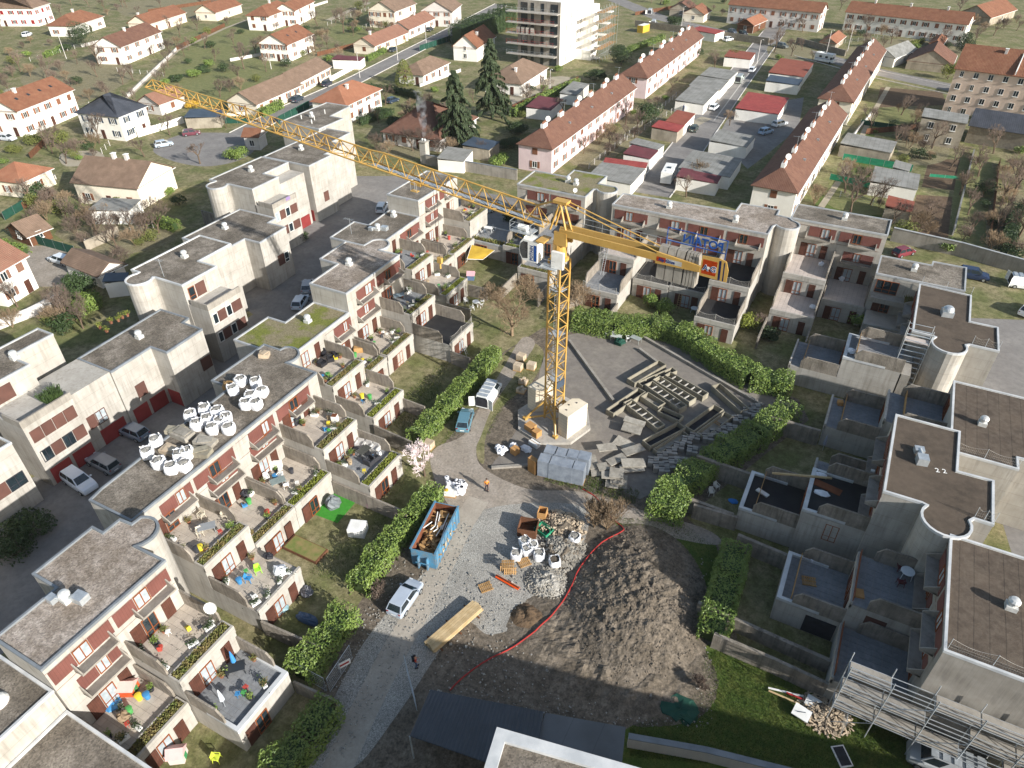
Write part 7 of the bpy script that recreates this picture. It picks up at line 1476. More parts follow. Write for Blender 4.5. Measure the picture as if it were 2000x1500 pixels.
FP = {'chair':chair_proto(),'lounge':arm_proto(),'table':table_proto(),'round':table_proto(True)}; fu_ = set()
def put(kind,px,py,z,rz,col,label,group=None):
    c = G(px,py,z); col = (*hx(col),1)
    if kind not in fu_: fu_.add(kind); o = FP[kind]; o.location = c; o.rotation_euler = (0,0,rz); setcol(o,col)
    else: o = ctree(FP[kind],None,c,rz,None,None,None,col)
    o['label'] = label
    if group: o['group'] = group
    elif 'group' in o: del o['group']
WH,BK,GY = '#e3e3df','#26262a','#7d8482'; t1,t2 = 2.785,5.535
for i,(px,py,rz) in enumerate(((1186,658,.3),(1197,659,.2),(1226,665,2.2))): put('chair',px,py,.02,rz,WH,['white plastic chair farthest from the garden table by the hedge','white plastic chair beside its twin before the hedge','white plastic chair next to the grey table by the hedge'][i])
put('table',1241,668,.02,-.2,'#9aa09c','grey garden table before the laurel hedge'); put('table',1203,664,.02,.1,'#b9bdb8','small pale table beside the tarpaulin heap')
for i,(px,py,rz) in enumerate(((628,692,0),(630,714,1.5),(646,704,2.5),(657,697,2.8))): put('lounge',px,py,t2,rz,BK,'black rattan lounge chair on the sofa terrace','black lounge chairs on the sofa terrace')
put('chair',611,702,t2,.8,'#3fb8a5','turquoise folding chair beside the black lounge set')
for i,(px,py,rz) in enumerate(((704,871,.2),(719,875,.1),(733,879,0))): put('lounge',px,py,t1,rz,'#b5b2ae','pale grey covered armchair on the planter terrace with laundry','covered armchairs on the laundry terrace')
for i,(px,py,rz) in enumerate(((721,906,3.1),(733,897,2.9))): put('lounge',px,py,t1,rz,'#3a3a3d','charcoal armchair opposite the covered armchairs','charcoal armchairs on the laundry terrace')
put('table',712,888,t1,1.4,'#4a4a44','dark glass table between the covered armchairs')
put('table',545,948,t1,1.0,'#7f8c8a','grey garden table on the washing machine terrace'); 
for px,py,rz in ((522,938,1),(560,952,4),(548,935,0)): put('chair',px,py,t1,rz,WH,'white chair around the grey table below the white cabinet','white chairs of the cabinet terrace')
put('table',407,1038,t2,.8,'#8d9092','grey steel table on the broom terrace')
for px,py,rz in ((442,1012,2),(395,1012,0),(392,1045,1)): put('chair',px,py,t2,rz,'#c4bba8','beige chair around the steel table on the broom terrace','beige chairs of the broom terrace')
put('table',780,585,t2,.9,'#7f9099','blue grey table on the grill terrace'); 
for px,py,rz in ((774,567,0),(768,570,1),(800,572,2)): put('chair',px,py,t2,rz,WH,'white chair on the grill terrace','white chairs of the grill terrace')
put('round',930,597,.02,.1,WH,'white round table in the corner lawn')
for px,py,rz in ((910,592,1),(938,600,3),(922,605,4),(942,592,5)): put('chair',px,py,.02,rz,WH,'white chair around the lawn table by the bare tree','white chairs of the corner lawn')
put('table',955,452,t1,.1,WH,'white table on the inner corner terrace')
for px,py,rz in ((948,458,1),(966,452,3),(960,445,5)): put('chair',px,py,t1,rz,'#3b444d','dark chair around the white corner terrace table','dark chairs of the corner terrace')
put('round',1768,1126,5.53,.1,'#dfe3e6','white round table on the shaded upper terrace')
for px,py,rz in ((1756,1113,.4),(1781,1112,-.4),(1757,1143,3.4)): put('chair',px,py,5.53,rz,'#5e2a2c','dark red chair at the white round table','dark red chairs of the shaded terrace')
put('table',463,1312,t1,.8,'#2b2f33','dark square table with a closed blue parasol'); put('chair',386,1345,t1,2,WH,'white chair beside the parasol terrace wall')
for px,py,rz in ((1388,966,.5),(1398,955,1)): put('chair',px,py,.02,rz,'#c9c5ba','cream chair in the netted shaded garden','cream chairs of the netted garden')
put('chair',425,1485,.02,2,'#c9d34a','lime green chair on the lowest lawn'); put('round',1355,610,.02,0,WH,'white table in the back row garden')
put('chair',505,1118,t1,1,'#9ad33a','bright green chair on the toy terrace'); put('chair',487,1135,t1,2,'#3a83b8','blue chair on the toy terrace')
def parasol(label,px,py,z,col,open_=False):
    c = G(px,py,z); o = thing('parasol',label,'parasol',c); MB().tube(c,c+Vector((0,0,2.3)),.03,6).build('pole','galv',o); m = MB(); m.lathe(c+Vector((0,0,.9)),[(.06,0),(.2,.1),(.14,.8),(.03,1.45)],10); cl = m.build('cloth','plastic',o); cl.color = (*hx(col),1)
parasol('closed blue parasol standing in the dark table',462,1305,t1,'#3f86c6'); parasol('closed grey parasol in the shaded garden',1606,880,.02,'#8a8f9c'); parasol('closed white surfboard shaped parasol by the parasol table',440,1380,t1,'#d5dbe0')
def playhouse(label,px,py,z,c1,c2,rz,mt):
    c = G(px,py,z); o = thing('playhouse',label,'playhouse',c,None,rz); M_ = wmat(o); m = MB(); m.hexa([M_ @ Vector((x,y,zz)) for zz in (0,.9) for x,y in ((-.55,-.5),(.55,-.5),(.55,.5),(-.55,.5))]); b = m.build('wall','plastic',o); b.color = (*hx(c1),1)
    m = MB(); T_ = [M_ @ Vector(p) for p in ((-.65,-.62,.85),(.65,-.62,.85),(.65,.62,.85),(-.65,.62,.85),(-.65,0,1.45),(.65,0,1.45))]; m.add(T_,[(0,1,5,4),(2,3,4,5),(0,4,3),(1,2,5)]); b = m.build('roof','plastic',o); b.color = (*hx(c2),1)
    m = MB(); m.hexa([M_ @ Vector((.552+x,y,zz)) for zz in (.02,.7) for x,y in ((0,-.2),(.02,-.2),(.02,.2),(0,.2))]); b = m.build('door','plastic',o); b.color = (*hx('#3f8f5a'),1)
playhouse('pink roofed toy house with orange walls on the lower tiled terrace',255,1350,t1,'#c8552c','#d9a9a0',.5,0); playhouse('pink roofed toy house on the lowest patio',350,1480,.02,'#d8c9c0','#d3aeaa',.6,0); playhouse('small pastel toy house in the awning garden',920,545,.02,'#5a6e8c','#c79aa0',.4,0); playhouse('orange climbing playhouse under the fruit tree',290,438,.02,'#b7652a','#b7652a',.3,0)
def lump(name,label,cat,px,py,z,rx,ry,rz_,mt,seed=0,col=None):
    c = G(px,py,z); o = thing(name,label,cat,c); b = MB().blob((c.x,c.y,z+rz_*.8),rx,ry,rz_,seed,.22).build('body',mt,o)
    if col: b.color = (*hx(col),1)
LUMP = [('covered_grill','grey covered barbecue on the artificial lawn',652,990,.02,.75,.75,.75,'plastic','#6f7577'),('tarp_heap','dark green tarpaulin heap by the plastic chairs',1210,672,.02,.8,.7,.5,'green_dark',None),('white_sack','white cloth sack on the pale upper terrace',1603,519,5.53,.4,.35,.35,'fabric_white',None),('white_sack','white cloth sack on the lower pale terrace',1588,602,2.78,.5,.4,.3,'fabric_white',None),('white_sack','pair of white sacks against the pale facade',1643,548,2.78,.4,.35,.4,'fabric_white',None),('white_sack','blueish sheet heap on the shaded grey terrace',1662,688,5.53,.55,.5,.25,'fabric_white',None),('white_sack','white sheet heap on the black deck',1602,930,5.53,.6,.4,.15,'fabric_white',None),('white_sack','white sheet heap at the beam end on the black deck',1605,965,5.53,.7,.4,.15,'fabric_white',None),('white_sack','white sheet draped at the wooden screen',1587,1092,2.8,.4,.5,.2,'fabric_white',None),('kettle_grill','black kettle grill on the grill terrace',782,560,5.53,.3,.3,.35,'dark',None),('plastic_heap','pale plastic sheeting heap on the toy terrace',548,1118,2.78,.8,.6,.4,'fabric_white',None),('plastic_heap','blue paddling pool on the toy house terrace',220,1376,2.78,.7,.6,.12,'plastic','#4a93c9'),('plastic_heap','grey garden furniture heap in the low patio',600,1160,.02,.6,.6,.4,'plastic','#5d5e63'),('plastic_heap','blue tarp heap on the low patio',600,1212,.02,1.2,.5,.3,'plastic','#39506b'),('plastic_heap','green grey covered table on the low patio',555,1190,.02,.5,.5,.4,'plastic','#7c9aa0'),('rubbish_bag','black rubbish bags beside the broom terrace',480,968,2.78,.5,.45,.4,'dark',None),('rubbish_bag','black bag heap on the toy terrace',525,1090,2.78,.5,.4,.35,'dark',None),('plant_pot','potted brown shrub on the toy house terrace',245,1405,2.78,.45,.45,.5,'twig_straw',None),('tarp_heap','blue tarpaulin on the shaded patio',1432,980,.02,.5,.35,.1,'plastic','#2f7fc9'),('storage_heap','clutter heap under the balcony of the corner house',1732,608,2.74,.6,.5,.4,'wood',None),('tool_heap','tool heap on the ground by the ladder terrace',1175,598,.02,.5,.4,.5,'rust',None)]
for i,(n_,lab,px,py,z,a,b,c_,mt,col) in enumerate(LUMP): lump(n_,lab,n_.replace('_',' '),px,py,z,a,b,c_,mt,i,col)
def slabthing(name,label,cat,px,py,z,sx,sy,sz,rz,mt,col=None,mt2=None):
    c = G(px,py,z); o = thing(name,label,cat,c); b = MB().obox(c,sx,sy,sz,rz).build('body',mt,o)
    if col: b.color = (*hx(col),1)
    m = MB(); m.obox(c+Vector((0,0,sz+.002)),sx*.92,sy*.92,.02,rz); m.build('top',mt2 or mt,o)
for a in (('cabinet','white storage cabinet on the tiled terrace','cabinet',541,915,2.78,1.2,.6,.9,.6,'white'),('washing_machine','white washing machine on the beige terrace','appliance',655,823,5.53,.6,.6,.85,.3,'white',None,'rust'),('storage_box','dark open cabinet on the beige terrace','cabinet',581,827,5.53,.9,.5,.9,1.5,'dark'),('water_tub','blue storage tub on the clutter terrace','tub',530,968,2.78,.8,.6,.7,.8,'plastic','#3a7fb5'),('artificial_lawn','bright green artificial lawn mat below the planter terrace','mat',648,985,.012,4.2,3.8,.02,.05,'turf'),('shed_roof','small white roofed garden box by the hedge','shed',700,1040,.02,1.7,1.4,1.1,.35,'white'),('wooden_bed','raised vegetable bed with timber edge','planter',597,1075,.02,4.2,1.8,.35,.0,'wood_brown',None,'weeds'),('door_panel','red brown door panel laid on the black deck','panel',1616,952,5.54,2.6,.9,.06,-.2,'rust'),('timber_beam','long wooden beam resting across the white rims','beam',1566,930,5.82,5.6,.18,.15,.35,'lumber'),('white_board','white board on the lower black deck','board',1489,963,2.8,1.3,.5,.12,-.4,'white'),('stool_box','white bin on the shaded upper terrace edge','bin',1702,926,5.55,.35,.35,.5,0,'white'),('crate_box','cardboard box on the grey terrace ledge','box',1640,790,2.8,.6,.6,.5,.3,'card'),('crate_box','open carton on the shaded terrace step','box',1678,1160,5.56,.7,.9,.15,.2,'card'),('work_box','tool tray with bottles on the black deck','tray',1290,531,2.8,.8,.9,.4,-.2,'white',None,'dark'),('water_bin','pink planter pot on the grassy garden corner','pot',723,990,.02,.45,.45,.6,.3,'plastic','#b0568f'),('timber_table','wooden table on the planter terrace','table',702,686,2.78,1.3,.8,.7,.6,'wood'),('stone_bench','grey stone kerb bin by the lane','bin',555,546,.02,.7,.5,.9,.2,'render_grey')): slabthing(*a)
# wooden edge screens on right row terraces
for i,(a,b,z) in enumerate((((7.9,49.6),(7.9,44.1),5.56),((7.9,43.7),(7.9,38.6),2.8),((3.6,49.5),(3.6,44.4),2.8),((3.9,86.0),(3.9,80.6),5.56),((-1.6,86.0),(-1.6,81),2.8),((4.2,76),(4.2,70.5),2.8),((9.8,75.8),(9.8,69.6),5.56),((-1.5,58.7),(-1.5,53.4),2.8))):
    A = Vector((*a,z)); B = Vector((*b,z)); o = thing('wooden_screen','plank edge screen standing across a right row terrace','screen',A,'plank screens of the right row'); d = B-A; n = 3
    for k in range(n): m = MB(); m.obox((A+B)/2+Vector((0,0,.02+k*.3)),d.length,.05,.28,math.atan2(d.y,d.x)); m.build('board','rust' if i < 2 else 'wood',o)
# yellow awning
o = thing('awning','yellow sun awning over the corner garden door','awning',G(930,500,2.2)); a,b,c_,d_ = G(921,478,2.6),G(966,489,2.6),G(943,507,1.9),G(912,506,1.9)
MB().add([a,b,c_,d_]+[v-Vector((0,0,.03)) for v in (a,b,c_,d_)],[(0,1,2,3)[::-1],(4,5,6,7),(0,4,5,1),(1,5,6,2),(2,6,7,3),(3,7,4,0)]).build('cloth','yellow_cloth',o); m = MB(); m.tube(d_,c_,.05,6); m.tube(a,d_,.03,5); m.tube(b,c_,.03,5); m.build('frame','white',o)
# ladders
def ladder(label,p,q,w=.4,mt='galv',rung=.3):
    p = Vector(p); q = Vector(q); o = thing('ladder',label,'ladder',p); s_ = (q-p).cross(Vector((0,0,1))).normalized()*w/2; n = int((q-p).length/rung)
    for k in (-1,1): MB().tube(p+s_*k,q+s_*k,.03,5).build('rail',mt,o)
    for i in range(1,n): MB().tube(p.lerp(q,i/n)-s_,p.lerp(q,i/n)+s_,.018,4).build('rung',mt,o)
ladder('aluminium ladder up to the net edged terrace of the back row',(-32.8,91.7,2.8),(-32.8,93.0,6.4)); ladder('aluminium ladder against the black roofed terrace',(-42.3,67.2,.02),(-43.2,67.2,2.6)); ladder('wooden ladder against a back row shutter',(-20.6,91.9,.02),(-20.6,92.6,2.2),mt='lumber')
# lamp posts
for i,(px,py,h) in enumerate(((703,152,7),(1330,60,8),(1612,112,8),(1655,100,8),(130,115,7),(1478,125,7),(833,90,6),(777,118,6),(1074,180,6),(530,135,6))):
    c = G(px,py); o = thing('street_lamp',['lamp post at the white pillared wall','tall post by the red corner garage','tall wooden pole beside the camper','second tall pole by the stone wall','leaning pole in the western garden','lamp pole by the orange garage','lamp post near the upper dark car','lamp post beside the rounded conifer','thin pole beside the pink row hedge','pole beside the twin rooflight house'][i],'pole',c); MB().tube(c,c+Vector((0,0,h)),.1,7,.07).build('pole','render_grey',o); m = MB(); m.tube(c+Vector((0,0,h-.05)),c+Vector((.5,-.3,h+.15)),.03,5); m.obox(c+Vector((.6,-.35,h+.1)),.5,.2,.1,-.5); m.build('lamp_head','white',o)
# chimney with smoke
c = G(831,318); o = thing('chimney_stack','square white chimney block rising behind the lane','chimney',c); MB().obox(c,1.5,1.5,4.6,.0).build('shaft','concrete',o); m = MB(); m.obox(c+Vector((0,0,4.602)),1.8,1.8,.2); m.build('cap','concrete_side',o)
for k in (-.3,.3): MB().lathe(c+Vector((k,0,4.8)),[(.2,0),(.2,.3),(.28,.32),(.1,.5)],10).build('pot','vent',o)
vm = bpy.data.materials.new('smoke'); vm.use_nodes = True; nt = vm.node_tree; nt.nodes.remove(nt.nodes['Principled BSDF']); pv = nt.nodes.new('ShaderNodeVolumePrincipled'); pv.inputs['Color'].default_value = (.95,.95,.96,1)
tx = nt.nodes.new('ShaderNodeTexNoise'); tx.inputs['Scale'].default_value = .8; tx.inputs['Detail'].default_value = 4; ge = nt.nodes.new('ShaderNodeNewGeometry'); nt.links.new(ge.outputs['Position'],tx.inputs['Vector'])
mr = nt.nodes.new('ShaderNodeMapRange'); mr.inputs[1].default_value = .45; mr.inputs[2].default_value = .75; mr.inputs[4].default_value = .55; nt.links.new(tx.outputs['Fac'],mr.inputs[0]); nt.links.new(mr.outputs[0],pv.inputs['Density']); nt.links.new(pv.outputs[0],nt.nodes['Material Output'].inputs['Volume'])
MATS['smoke'] = vm; m = MB(); base = c+Vector((0,0,5.2)); n = 14; K = 9; vs = []; fs = []
for k in range(K):
    t = k/(K-1); ce = base+Vector((-1.6*t+.7*math.sin(3*t),1.2*t,9.5*t)); rr = .25+1.5*t**.8*(1-.5*t*t)
    for i in range(n): a = 6.2832*i/n; vs.append(ce+Vector((math.cos(a)*rr*(1+.25*math.sin(3*a+k)),math.sin(a)*rr*(1+.25*math.cos(2*a+k)),0)))
for k in range(K-1):
    for i in range(n): fs.append((k*n+i,k*n+(i+1)%n,(k+1)*n+(i+1)%n,(k+1)*n+i))
fs += [tuple(range(n-1,-1,-1)),tuple((K-1)*n+i for i in range(n))]; m.add(vs,fs); sm = m.build('smoke','smoke'); sm['kind'] = 'stuff'
# ================================================================ people
def skin(name,par,joints,edges,radii,mt,sub=1):
    me = bpy.data.meshes.new(name); me.from_pydata(joints,edges,[]); me.materials.append(MATS[mt] if isinstance(mt,str) else mt); o = bpy.data.objects.new(name,me); C.objects.link(o); o.parent = par
    md = o.modifiers.new('skin','SKIN'); md.use_smooth_shade = True
    for v,r_ in zip(me.skin_vertices[0].data,radii): v.radius = r_ if hasattr(r_,'__len__') else (r_,r_)
    me.skin_vertices[0].data[0].use_root = True; s_ = o.modifiers.new('sub','SUBSURF'); s_.levels = sub; s_.render_levels = sub; return o
def person(label,px,py,rz,top,legs,hair,bagc=None,step=.12,reach=0):
    o = thing('person',label,'person',G(px,py,.03),None,rz)
    sw = step; J = [(0,0,.95),(0,0,1.2),(0,.01,1.42),(0,0,1.52),(0,-.01,1.66),(-.1,0,.9),(-.11,-sw*.4,.5),(-.12,sw*.5,.08),(-.12,-.12+sw*.5,.04),(.1,0,.9),(.11,-sw*.2,.5),(.12,-sw*.6,.08),(.12,-.12-sw*.6,.04),(-.19,0,1.4),(-.25,.02,1.13),(-.22,-.14-reach,.93+reach*.5),(.19,0,1.4),(.25,.02,1.13),(.22,-.14-reach,.93+reach*.5)]
    E_ = [(0,1),(1,2),(2,3),(3,4),(0,5),(5,6),(6,7),(7,8),(0,9),(9,10),(10,11),(11,12),(2,13),(13,14),(14,15),(2,16),(16,17),(17,18)]
    Rr = [.13,.13,.13,.055,.095,.085,.065,.045,.04,.085,.065,.045,.04,.06,.045,.035,.06,.045,.035]
    b = skin('body',o,J,E_,Rr,'skin')
    def sub_(name,idx,ed,gr,mt,col):
        x = skin(name,o,[J[i] for i in idx],ed,[Rr[i]*gr+.012 for i in idx],mt); x.color = (*hx(col),1)
    sub_('jacket',[0,1,2,13,14,16,17],[(0,1),(1,2),(2,3),(3,4),(2,5),(5,6)],1.12,'plastic',top); sub_('trousers',[0,5,6,7,9,10,11],[(0,1),(1,2),(2,3),(0,4),(4,5),(5,6)],1.1,'plastic',legs)
    M_ = wmat(o)
    m = MB(); m.blob(M_ @ Vector((0,.02,1.7)),.108,.118,.1,1,.03); h_ = m.build('hair','plastic',o,smooth=True); h_.color = (*hx(hair),1)
    for s_ in (-1,1):
        m = MB(); m.obox(M_ @ Vector((s_*.12,-.06+(sw*.5 if s_ < 0 else -sw*.6),0)),.1,.27,.09,rz); sh = m.build('shoe','dark',o)
        m = MB(); m.blob(M_ @ Vector((s_*.035,-.1,1.66)),.012,.01,.01,1,0,8,6); m.build('eye','dark',o); hb = Vector((s_*.22,-.16-reach,.9+reach*.5))
        for f in range(4): m = MB(); p0 = hb+Vector((s_*(-.03+.018*f),-.02,-.02)); p1 = p0+Vector((0,-.035,-.03+.004*f)); p2 = p1+Vector((0,-.005,-.03+.003*f)); m.path([M_ @ p0,M_ @ p1,M_ @ p2],.009,5); m.build('finger','skin',o)
        m = MB(); m.path([M_ @ (hb+Vector((-s_*.03,0,0))),M_ @ (hb+Vector((-s_*.05,-.03,-.03)))],.01,5); m.build('thumb','skin',o)
    m = MB(); m.blob(M_ @ Vector((0,-.115,1.63)),.016,.022,.02,1,0,8,6); m.build('nose','skin',o)
    m = MB(); m.obox(M_ @ Vector((0,-.1,1.585)),.045,.012,.01,rz); m.build('mouth','red',o)
    if bagc: m = MB(); m.obox(M_ @ Vector((0,.18,1.1)),.32,.18,.45,rz); b = m.build('backpack','plastic',o); b.color = (*hx(bagc),1)
    return o
person('person in an orange vest and dark trousers standing on the paved path',951,958,.5,'#e08a2a','#3a2f33','#3d2c22')
person('person in a red jacket and jeans with dark backpack looking at a phone',813,1303,2.4,'#b33327','#4a5d7a','#1e1a19','#1e2024',.16,.12)
person('worker in a dark jacket on the ladder edge of the back row terrace',1174,483,.3,'#4a4d55','#3b3e48','#7a1f1c',None)
o_ = [q for q in bpy.data.objects if q.name.startswith('person') and q.get('label','').startswith('worker')][0]; o_.location = (-33.2,94.0,5.54)
# pots on the garage row terrace, smaller planter boxes
for i,(px,py) in enumerate(((196,642),(210,650),(218,632),(232,628),(240,622),(250,618))): 
    c = G(px,py,5.6); o = thing('plant_pot','terracotta pot with ochre plant on the garage row ledge','pot',c,'terracotta pots on the garage row ledge'); MB().lathe(c,[(.16,0),(.24,.4),(.2,.4)],10).build('pot','tile_orange',o); m = MB(); q = random.Random(i)
    for _ in range(60): leafq(m,c+Vector((q.uniform(-.3,.3),q.uniform(-.3,.3),.4+q.random()*.5)),(0,0,1),.22,q)
    m.build('plant','leaf_yellow',o,kind='stuff')
slab_ = MB(); slab_.box(-80.4,-76.6,39.5,48,5.3,5.58); lo = thing('garage_ledge','concrete ledge carrying terracotta pots behind the plain garage house','ledge',(-78,44,0)); slab_.build('ledge','concrete_side',lo); MB().box(-79.9,-76.7,39.7,47.8,0,5.3).build('wall','concrete_side',lo)
# ================================================================ garden plots, paths, fences and more planting
PL = [('garden_green',[(180,235),(250,190),(330,135),(440,100),(560,110),(470,190),(400,230),(330,200)]),('garden_green',[(345,75),(450,40),(520,60),(470,95),(380,115)]),('garden_dull',[(40,150),(120,120),(230,110),(260,150),(160,200),(80,190)]),('garden_green',[(85,285),(200,278),(205,300),(90,305)]),('garden_pale',[(120,300),(190,295),(200,315),(130,325)]),('garden_green',[(20,420),(110,385),(200,400),(190,450),(110,470)]),('garden_dull',[(110,450),(300,440),(340,470),(230,500),(170,490)]),('garden_green',[(90,620),(180,640),(150,670),(80,660)]),('garden_green',[(640,60),(720,30),(790,60),(700,90)]),('garden_dull',[(600,105),(660,95),(680,130),(640,140)]),('garden_green',[(700,190),(840,190),(860,230),(720,230)]),('garden_dull',[(760,260),(860,240),(840,300),(750,300)]),('garden_pale',[(1000,180),(1080,150),(1120,160),(1020,215)]),('garden_dull',[(1100,300),(1180,250),(1300,180),(1330,190),(1220,290),(1160,330)]),('garden_dull',[(1640,100),(1760,75),(1880,95),(1860,110),(1720,105)]),('garden_green',[(1690,215),(1760,215),(1800,250),(1700,262)]),('garden_green',[(1610,395),(1650,335),(1740,372),(1720,420)]),('garden_dull',[(1750,270),(1840,260),(1850,310),(1780,320)]),('garden_green',[(1880,300),(1935,310),(1930,470),(1860,460)]),('garden_dull',[(1940,380),(2010,390),(2010,520),(1930,500)]),('garden_green',[(1250,5),(1420,0),(1440,20),(1330,20)]),('garden_dull',[(1500,90),(1570,85),(1590,120),(1520,125)]),('garden_pale',[(0,180),(50,170),(60,200),(0,210)]),('garden_dull',[(240,5),(420,0),(430,30),(260,35)]),('garden_green',[(660,75),(780,20),(830,28),(760,60)])]
for i,(mt,pts) in enumerate(PL): struct('garden_plot',MB().sheet(smooth(pxpoly(pts),4),.0055+.0004*i),mt)
for pts,wd in (([(180,232),(250,190),(345,100),(440,55),(520,25)],1.4),([(640,40),(720,5)],3),([(60,620),(120,560),(160,545)],2),([(1600,410),(1655,330),(1700,230),(1735,170)],1.2),([(1380,230),(1340,250)],3)): struct('garden_path',MB().sheet(ribbon(pts,wd),.03),'garden_pale')
FN = [((60,120),(160,92)),((160,92),(250,70)),((10,190),(150,215)),((150,215),(250,190)),((250,190),(345,98)),((345,98),(440,52)),((230,140),(320,150)),((370,235),(480,225)),((90,280),(60,310)),((200,300),(215,285)),((110,350),(60,330)),((20,420),(105,382)),((170,480),(300,445)),((450,120),(560,100)),((620,110),(700,90)),((640,50),(720,20)),((820,170),(900,140)),((1000,215),(1130,158)),((1150,330),(1320,190)),((1640,300),(1700,225)),((1690,262),(1800,252)),((1640,385),(1770,420)),((1860,460),(1900,300)),((1930,480),(1950,320)),((1650,85),(1760,70)),((1760,70),(1890,95)),((1240,30),(1330,15)),((700,60),(780,28)),((560,30),(640,5)),((290,25),(420,5)),((1200,290),(1330,210)),((770,250),(860,232))]
for i,(a,b) in enumerate(FN):
    A = G(*a); B = G(*b); d = B-A; kind = i % 3; n = max(2,int(d.length/3)); o = thing('garden_fence',['grey wire plot fence on concrete posts among the neighbouring gardens','low pale plot wall among the neighbouring gardens','weathered plank plot fence among the neighbouring gardens'][kind],'fence',A,['wire plot fences','plot walls','plank plot fences'][kind])
    if kind == 1: MB().obox((A+B)/2,d.length,.18,.9,math.atan2(d.y,d.x)).build('wall','render_grey',o); MB().obox((A+B)/2+Vector((0,0,.902)),d.length,.26,.06,math.atan2(d.y,d.x)).build('coping','sheet_grey',o)
    elif kind == 2:
        for k in range(n): MB().obox(A+d*((k+.5)/n),d.length/n-.08,.05,1.3,math.atan2(d.y,d.x)).build('panel','wood_brown',o)
    else:
        m = MB()
        for k in range(n+1): m.obox(A+d*(k/n),.1,.1,1.3)
        m.build('posts','render_grey',o); m = MB()
        for h in (.4,.8,1.2): m.tube(A+Vector((0,0,h)),B+Vector((0,0,h)),.015,3)
        m.build('wires','galv',o)
MT = [(40,140),(80,130),(110,165),(140,180),(190,150),(205,120),(215,200),(240,165),(300,110),(310,175),(360,110),(400,95),(420,120),(455,75),(500,110),(530,100),(540,70),(385,60),(330,55),(270,30),(205,20),(140,10),(20,40),(60,50),(640,95),(655,45),(690,70),(620,50),(600,15),(730,60),(745,30),(470,160),(520,140),(430,190),(60,400),(90,430),(180,420),(220,450),(260,455),(310,455),(130,430),(160,630),(35,600),(840,230),(800,255),(740,240),(870,240),(925,200),(985,200),(1100,220),(1140,300),(1170,260),(1280,215),(1310,180),(1395,140),(1480,40),(1340,30),(1650,60),(1690,70),(1740,85),(1800,85),(1850,60),(1900,90),(1985,60),(1760,225),(1740,290),(1820,290),(1855,330),(1905,280),(1950,430),(1985,350),(1990,520),(1940,460),(1700,400),(1660,420),(1740,440),(1800,440),(1545,110),(780,40),(860,15)]
for i,(px,py) in enumerate(MT):
    k = (0,1,2,1)[i%4]; ctree(pr[k],None,G(px,py),R.uniform(0,6.28),R.uniform(.7,1.25),'small leafless fruit tree among the neighbouring plots','small leafless fruit trees')
EV = [(55,110),(130,100),(25,125),(250,120),(150,165),(85,180),(410,130),(440,140),(500,160),(375,85),(560,130),(590,110),(640,120),(690,50),(755,55),(215,250),(255,265),(120,285),(10,320),(75,385),(240,400),(330,380),(350,400),(300,470),(175,600),(130,640),(730,200),(850,180),(980,170),(1020,230),(1090,140),(1140,270),(1200,260),(1300,195),(1360,110),(1430,120),(1620,80),(1680,70),(1740,60),(1790,95),(1850,95),(1760,320),(1830,270),(1900,240),(1960,250),(1990,300),(1920,380),(1760,460),(1850,490),(1970,510),(1450,20),(1300,10),(600,60),(700,20)]
for i,(px,py) in enumerate(EV):
    if i < 3:
        b_ = bush('x',px,py,1.5+.3*i,1.7+.4*i,('leaf','leaf_dark','thuja')[i],700,.34,90+i,group='evergreen garden shrubs'); EVP = (EVP if i else [])+[b_]
        b_['label'] = ('bright green','dark green','olive green')[i]+' evergreen shrub among the neighbouring plots'; b_['group'] = ('bright','dark','olive')[i]+' evergreen garden shrubs'; continue
    k = i % 3; ctree(EVP[k],None,G(px,py),R.uniform(0,6.28),R.uniform(.7,1.3),EVP[k]['label'],EVP[k]['group'])
# extra planting inside the plots
for i,(mt,pts) in enumerate(PL):
    q = random.Random(500+i); xs = [p[0] for p in pts]; ys = [p[1] for p in pts]; k = 0; tries = 0
    while k < 6 and tries < 80:
        tries += 1; x,y = q.uniform(min(xs),max(xs)),q.uniform(min(ys),max(ys)); ins = False; j = len(pts)-1
        for a in range(len(pts)):
            if (pts[a][1] > y) != (pts[j][1] > y) and x < (pts[j][0]-pts[a][0])*(y-pts[a][1])/(pts[j][1]-pts[a][1])+pts[a][0]: ins = not ins
            j = a
        if not ins: continue
        k += 1; t = q.random()
        if t < .45: ctree(pr[q.randint(0,2)],None,G(x,y),q.uniform(0,6),q.uniform(.6,1.2),'small leafless fruit tree among the neighbouring plots','small leafless fruit trees')
        elif t < .75: z_ = q.randint(4,5); ctree(pr[z_],None,G(x,y),q.uniform(0,6),q.uniform(.6,1.2),pr[z_]['label'],pr[z_]['group'])
        else: e = q.choice(EVP); ctree(e,None,G(x,y),q.uniform(0,6),q.uniform(.5,1.0),e['label'],e['group'])
# kerbs along the streets
for pts,off in (([(1270,380),(1330,305),(1425,175),(1512,62)],3.9),([(1570,106),(1720,147),(1900,186),(2100,231)],4.2),([(1290,40),(1420,72)],4.2),([(470,262),(560,215),(690,158),(840,82),(980,8)],3.2)):
    P_ = [Vector(G(*p)[:2]) for p in pts]
    for sg in (-1,1):
        line = []
        for i,p in enumerate(P_): d = (P_[min(i+1,len(P_)-1)]-P_[max(i-1,0)]).normalized(); line.append(tuple(p+Vector((-d.y,d.x))*off*sg))
        m = MB()
        for a,b in zip(line,line[1:]): A_ = Vector((*a,0)); B_ = Vector((*b,0)); dd = B_-A_; m.obox((A_+B_)/2,dd.length,.22,.12,math.atan2(dd.y,dd.x))
        struct('kerb',m,'render_grey')
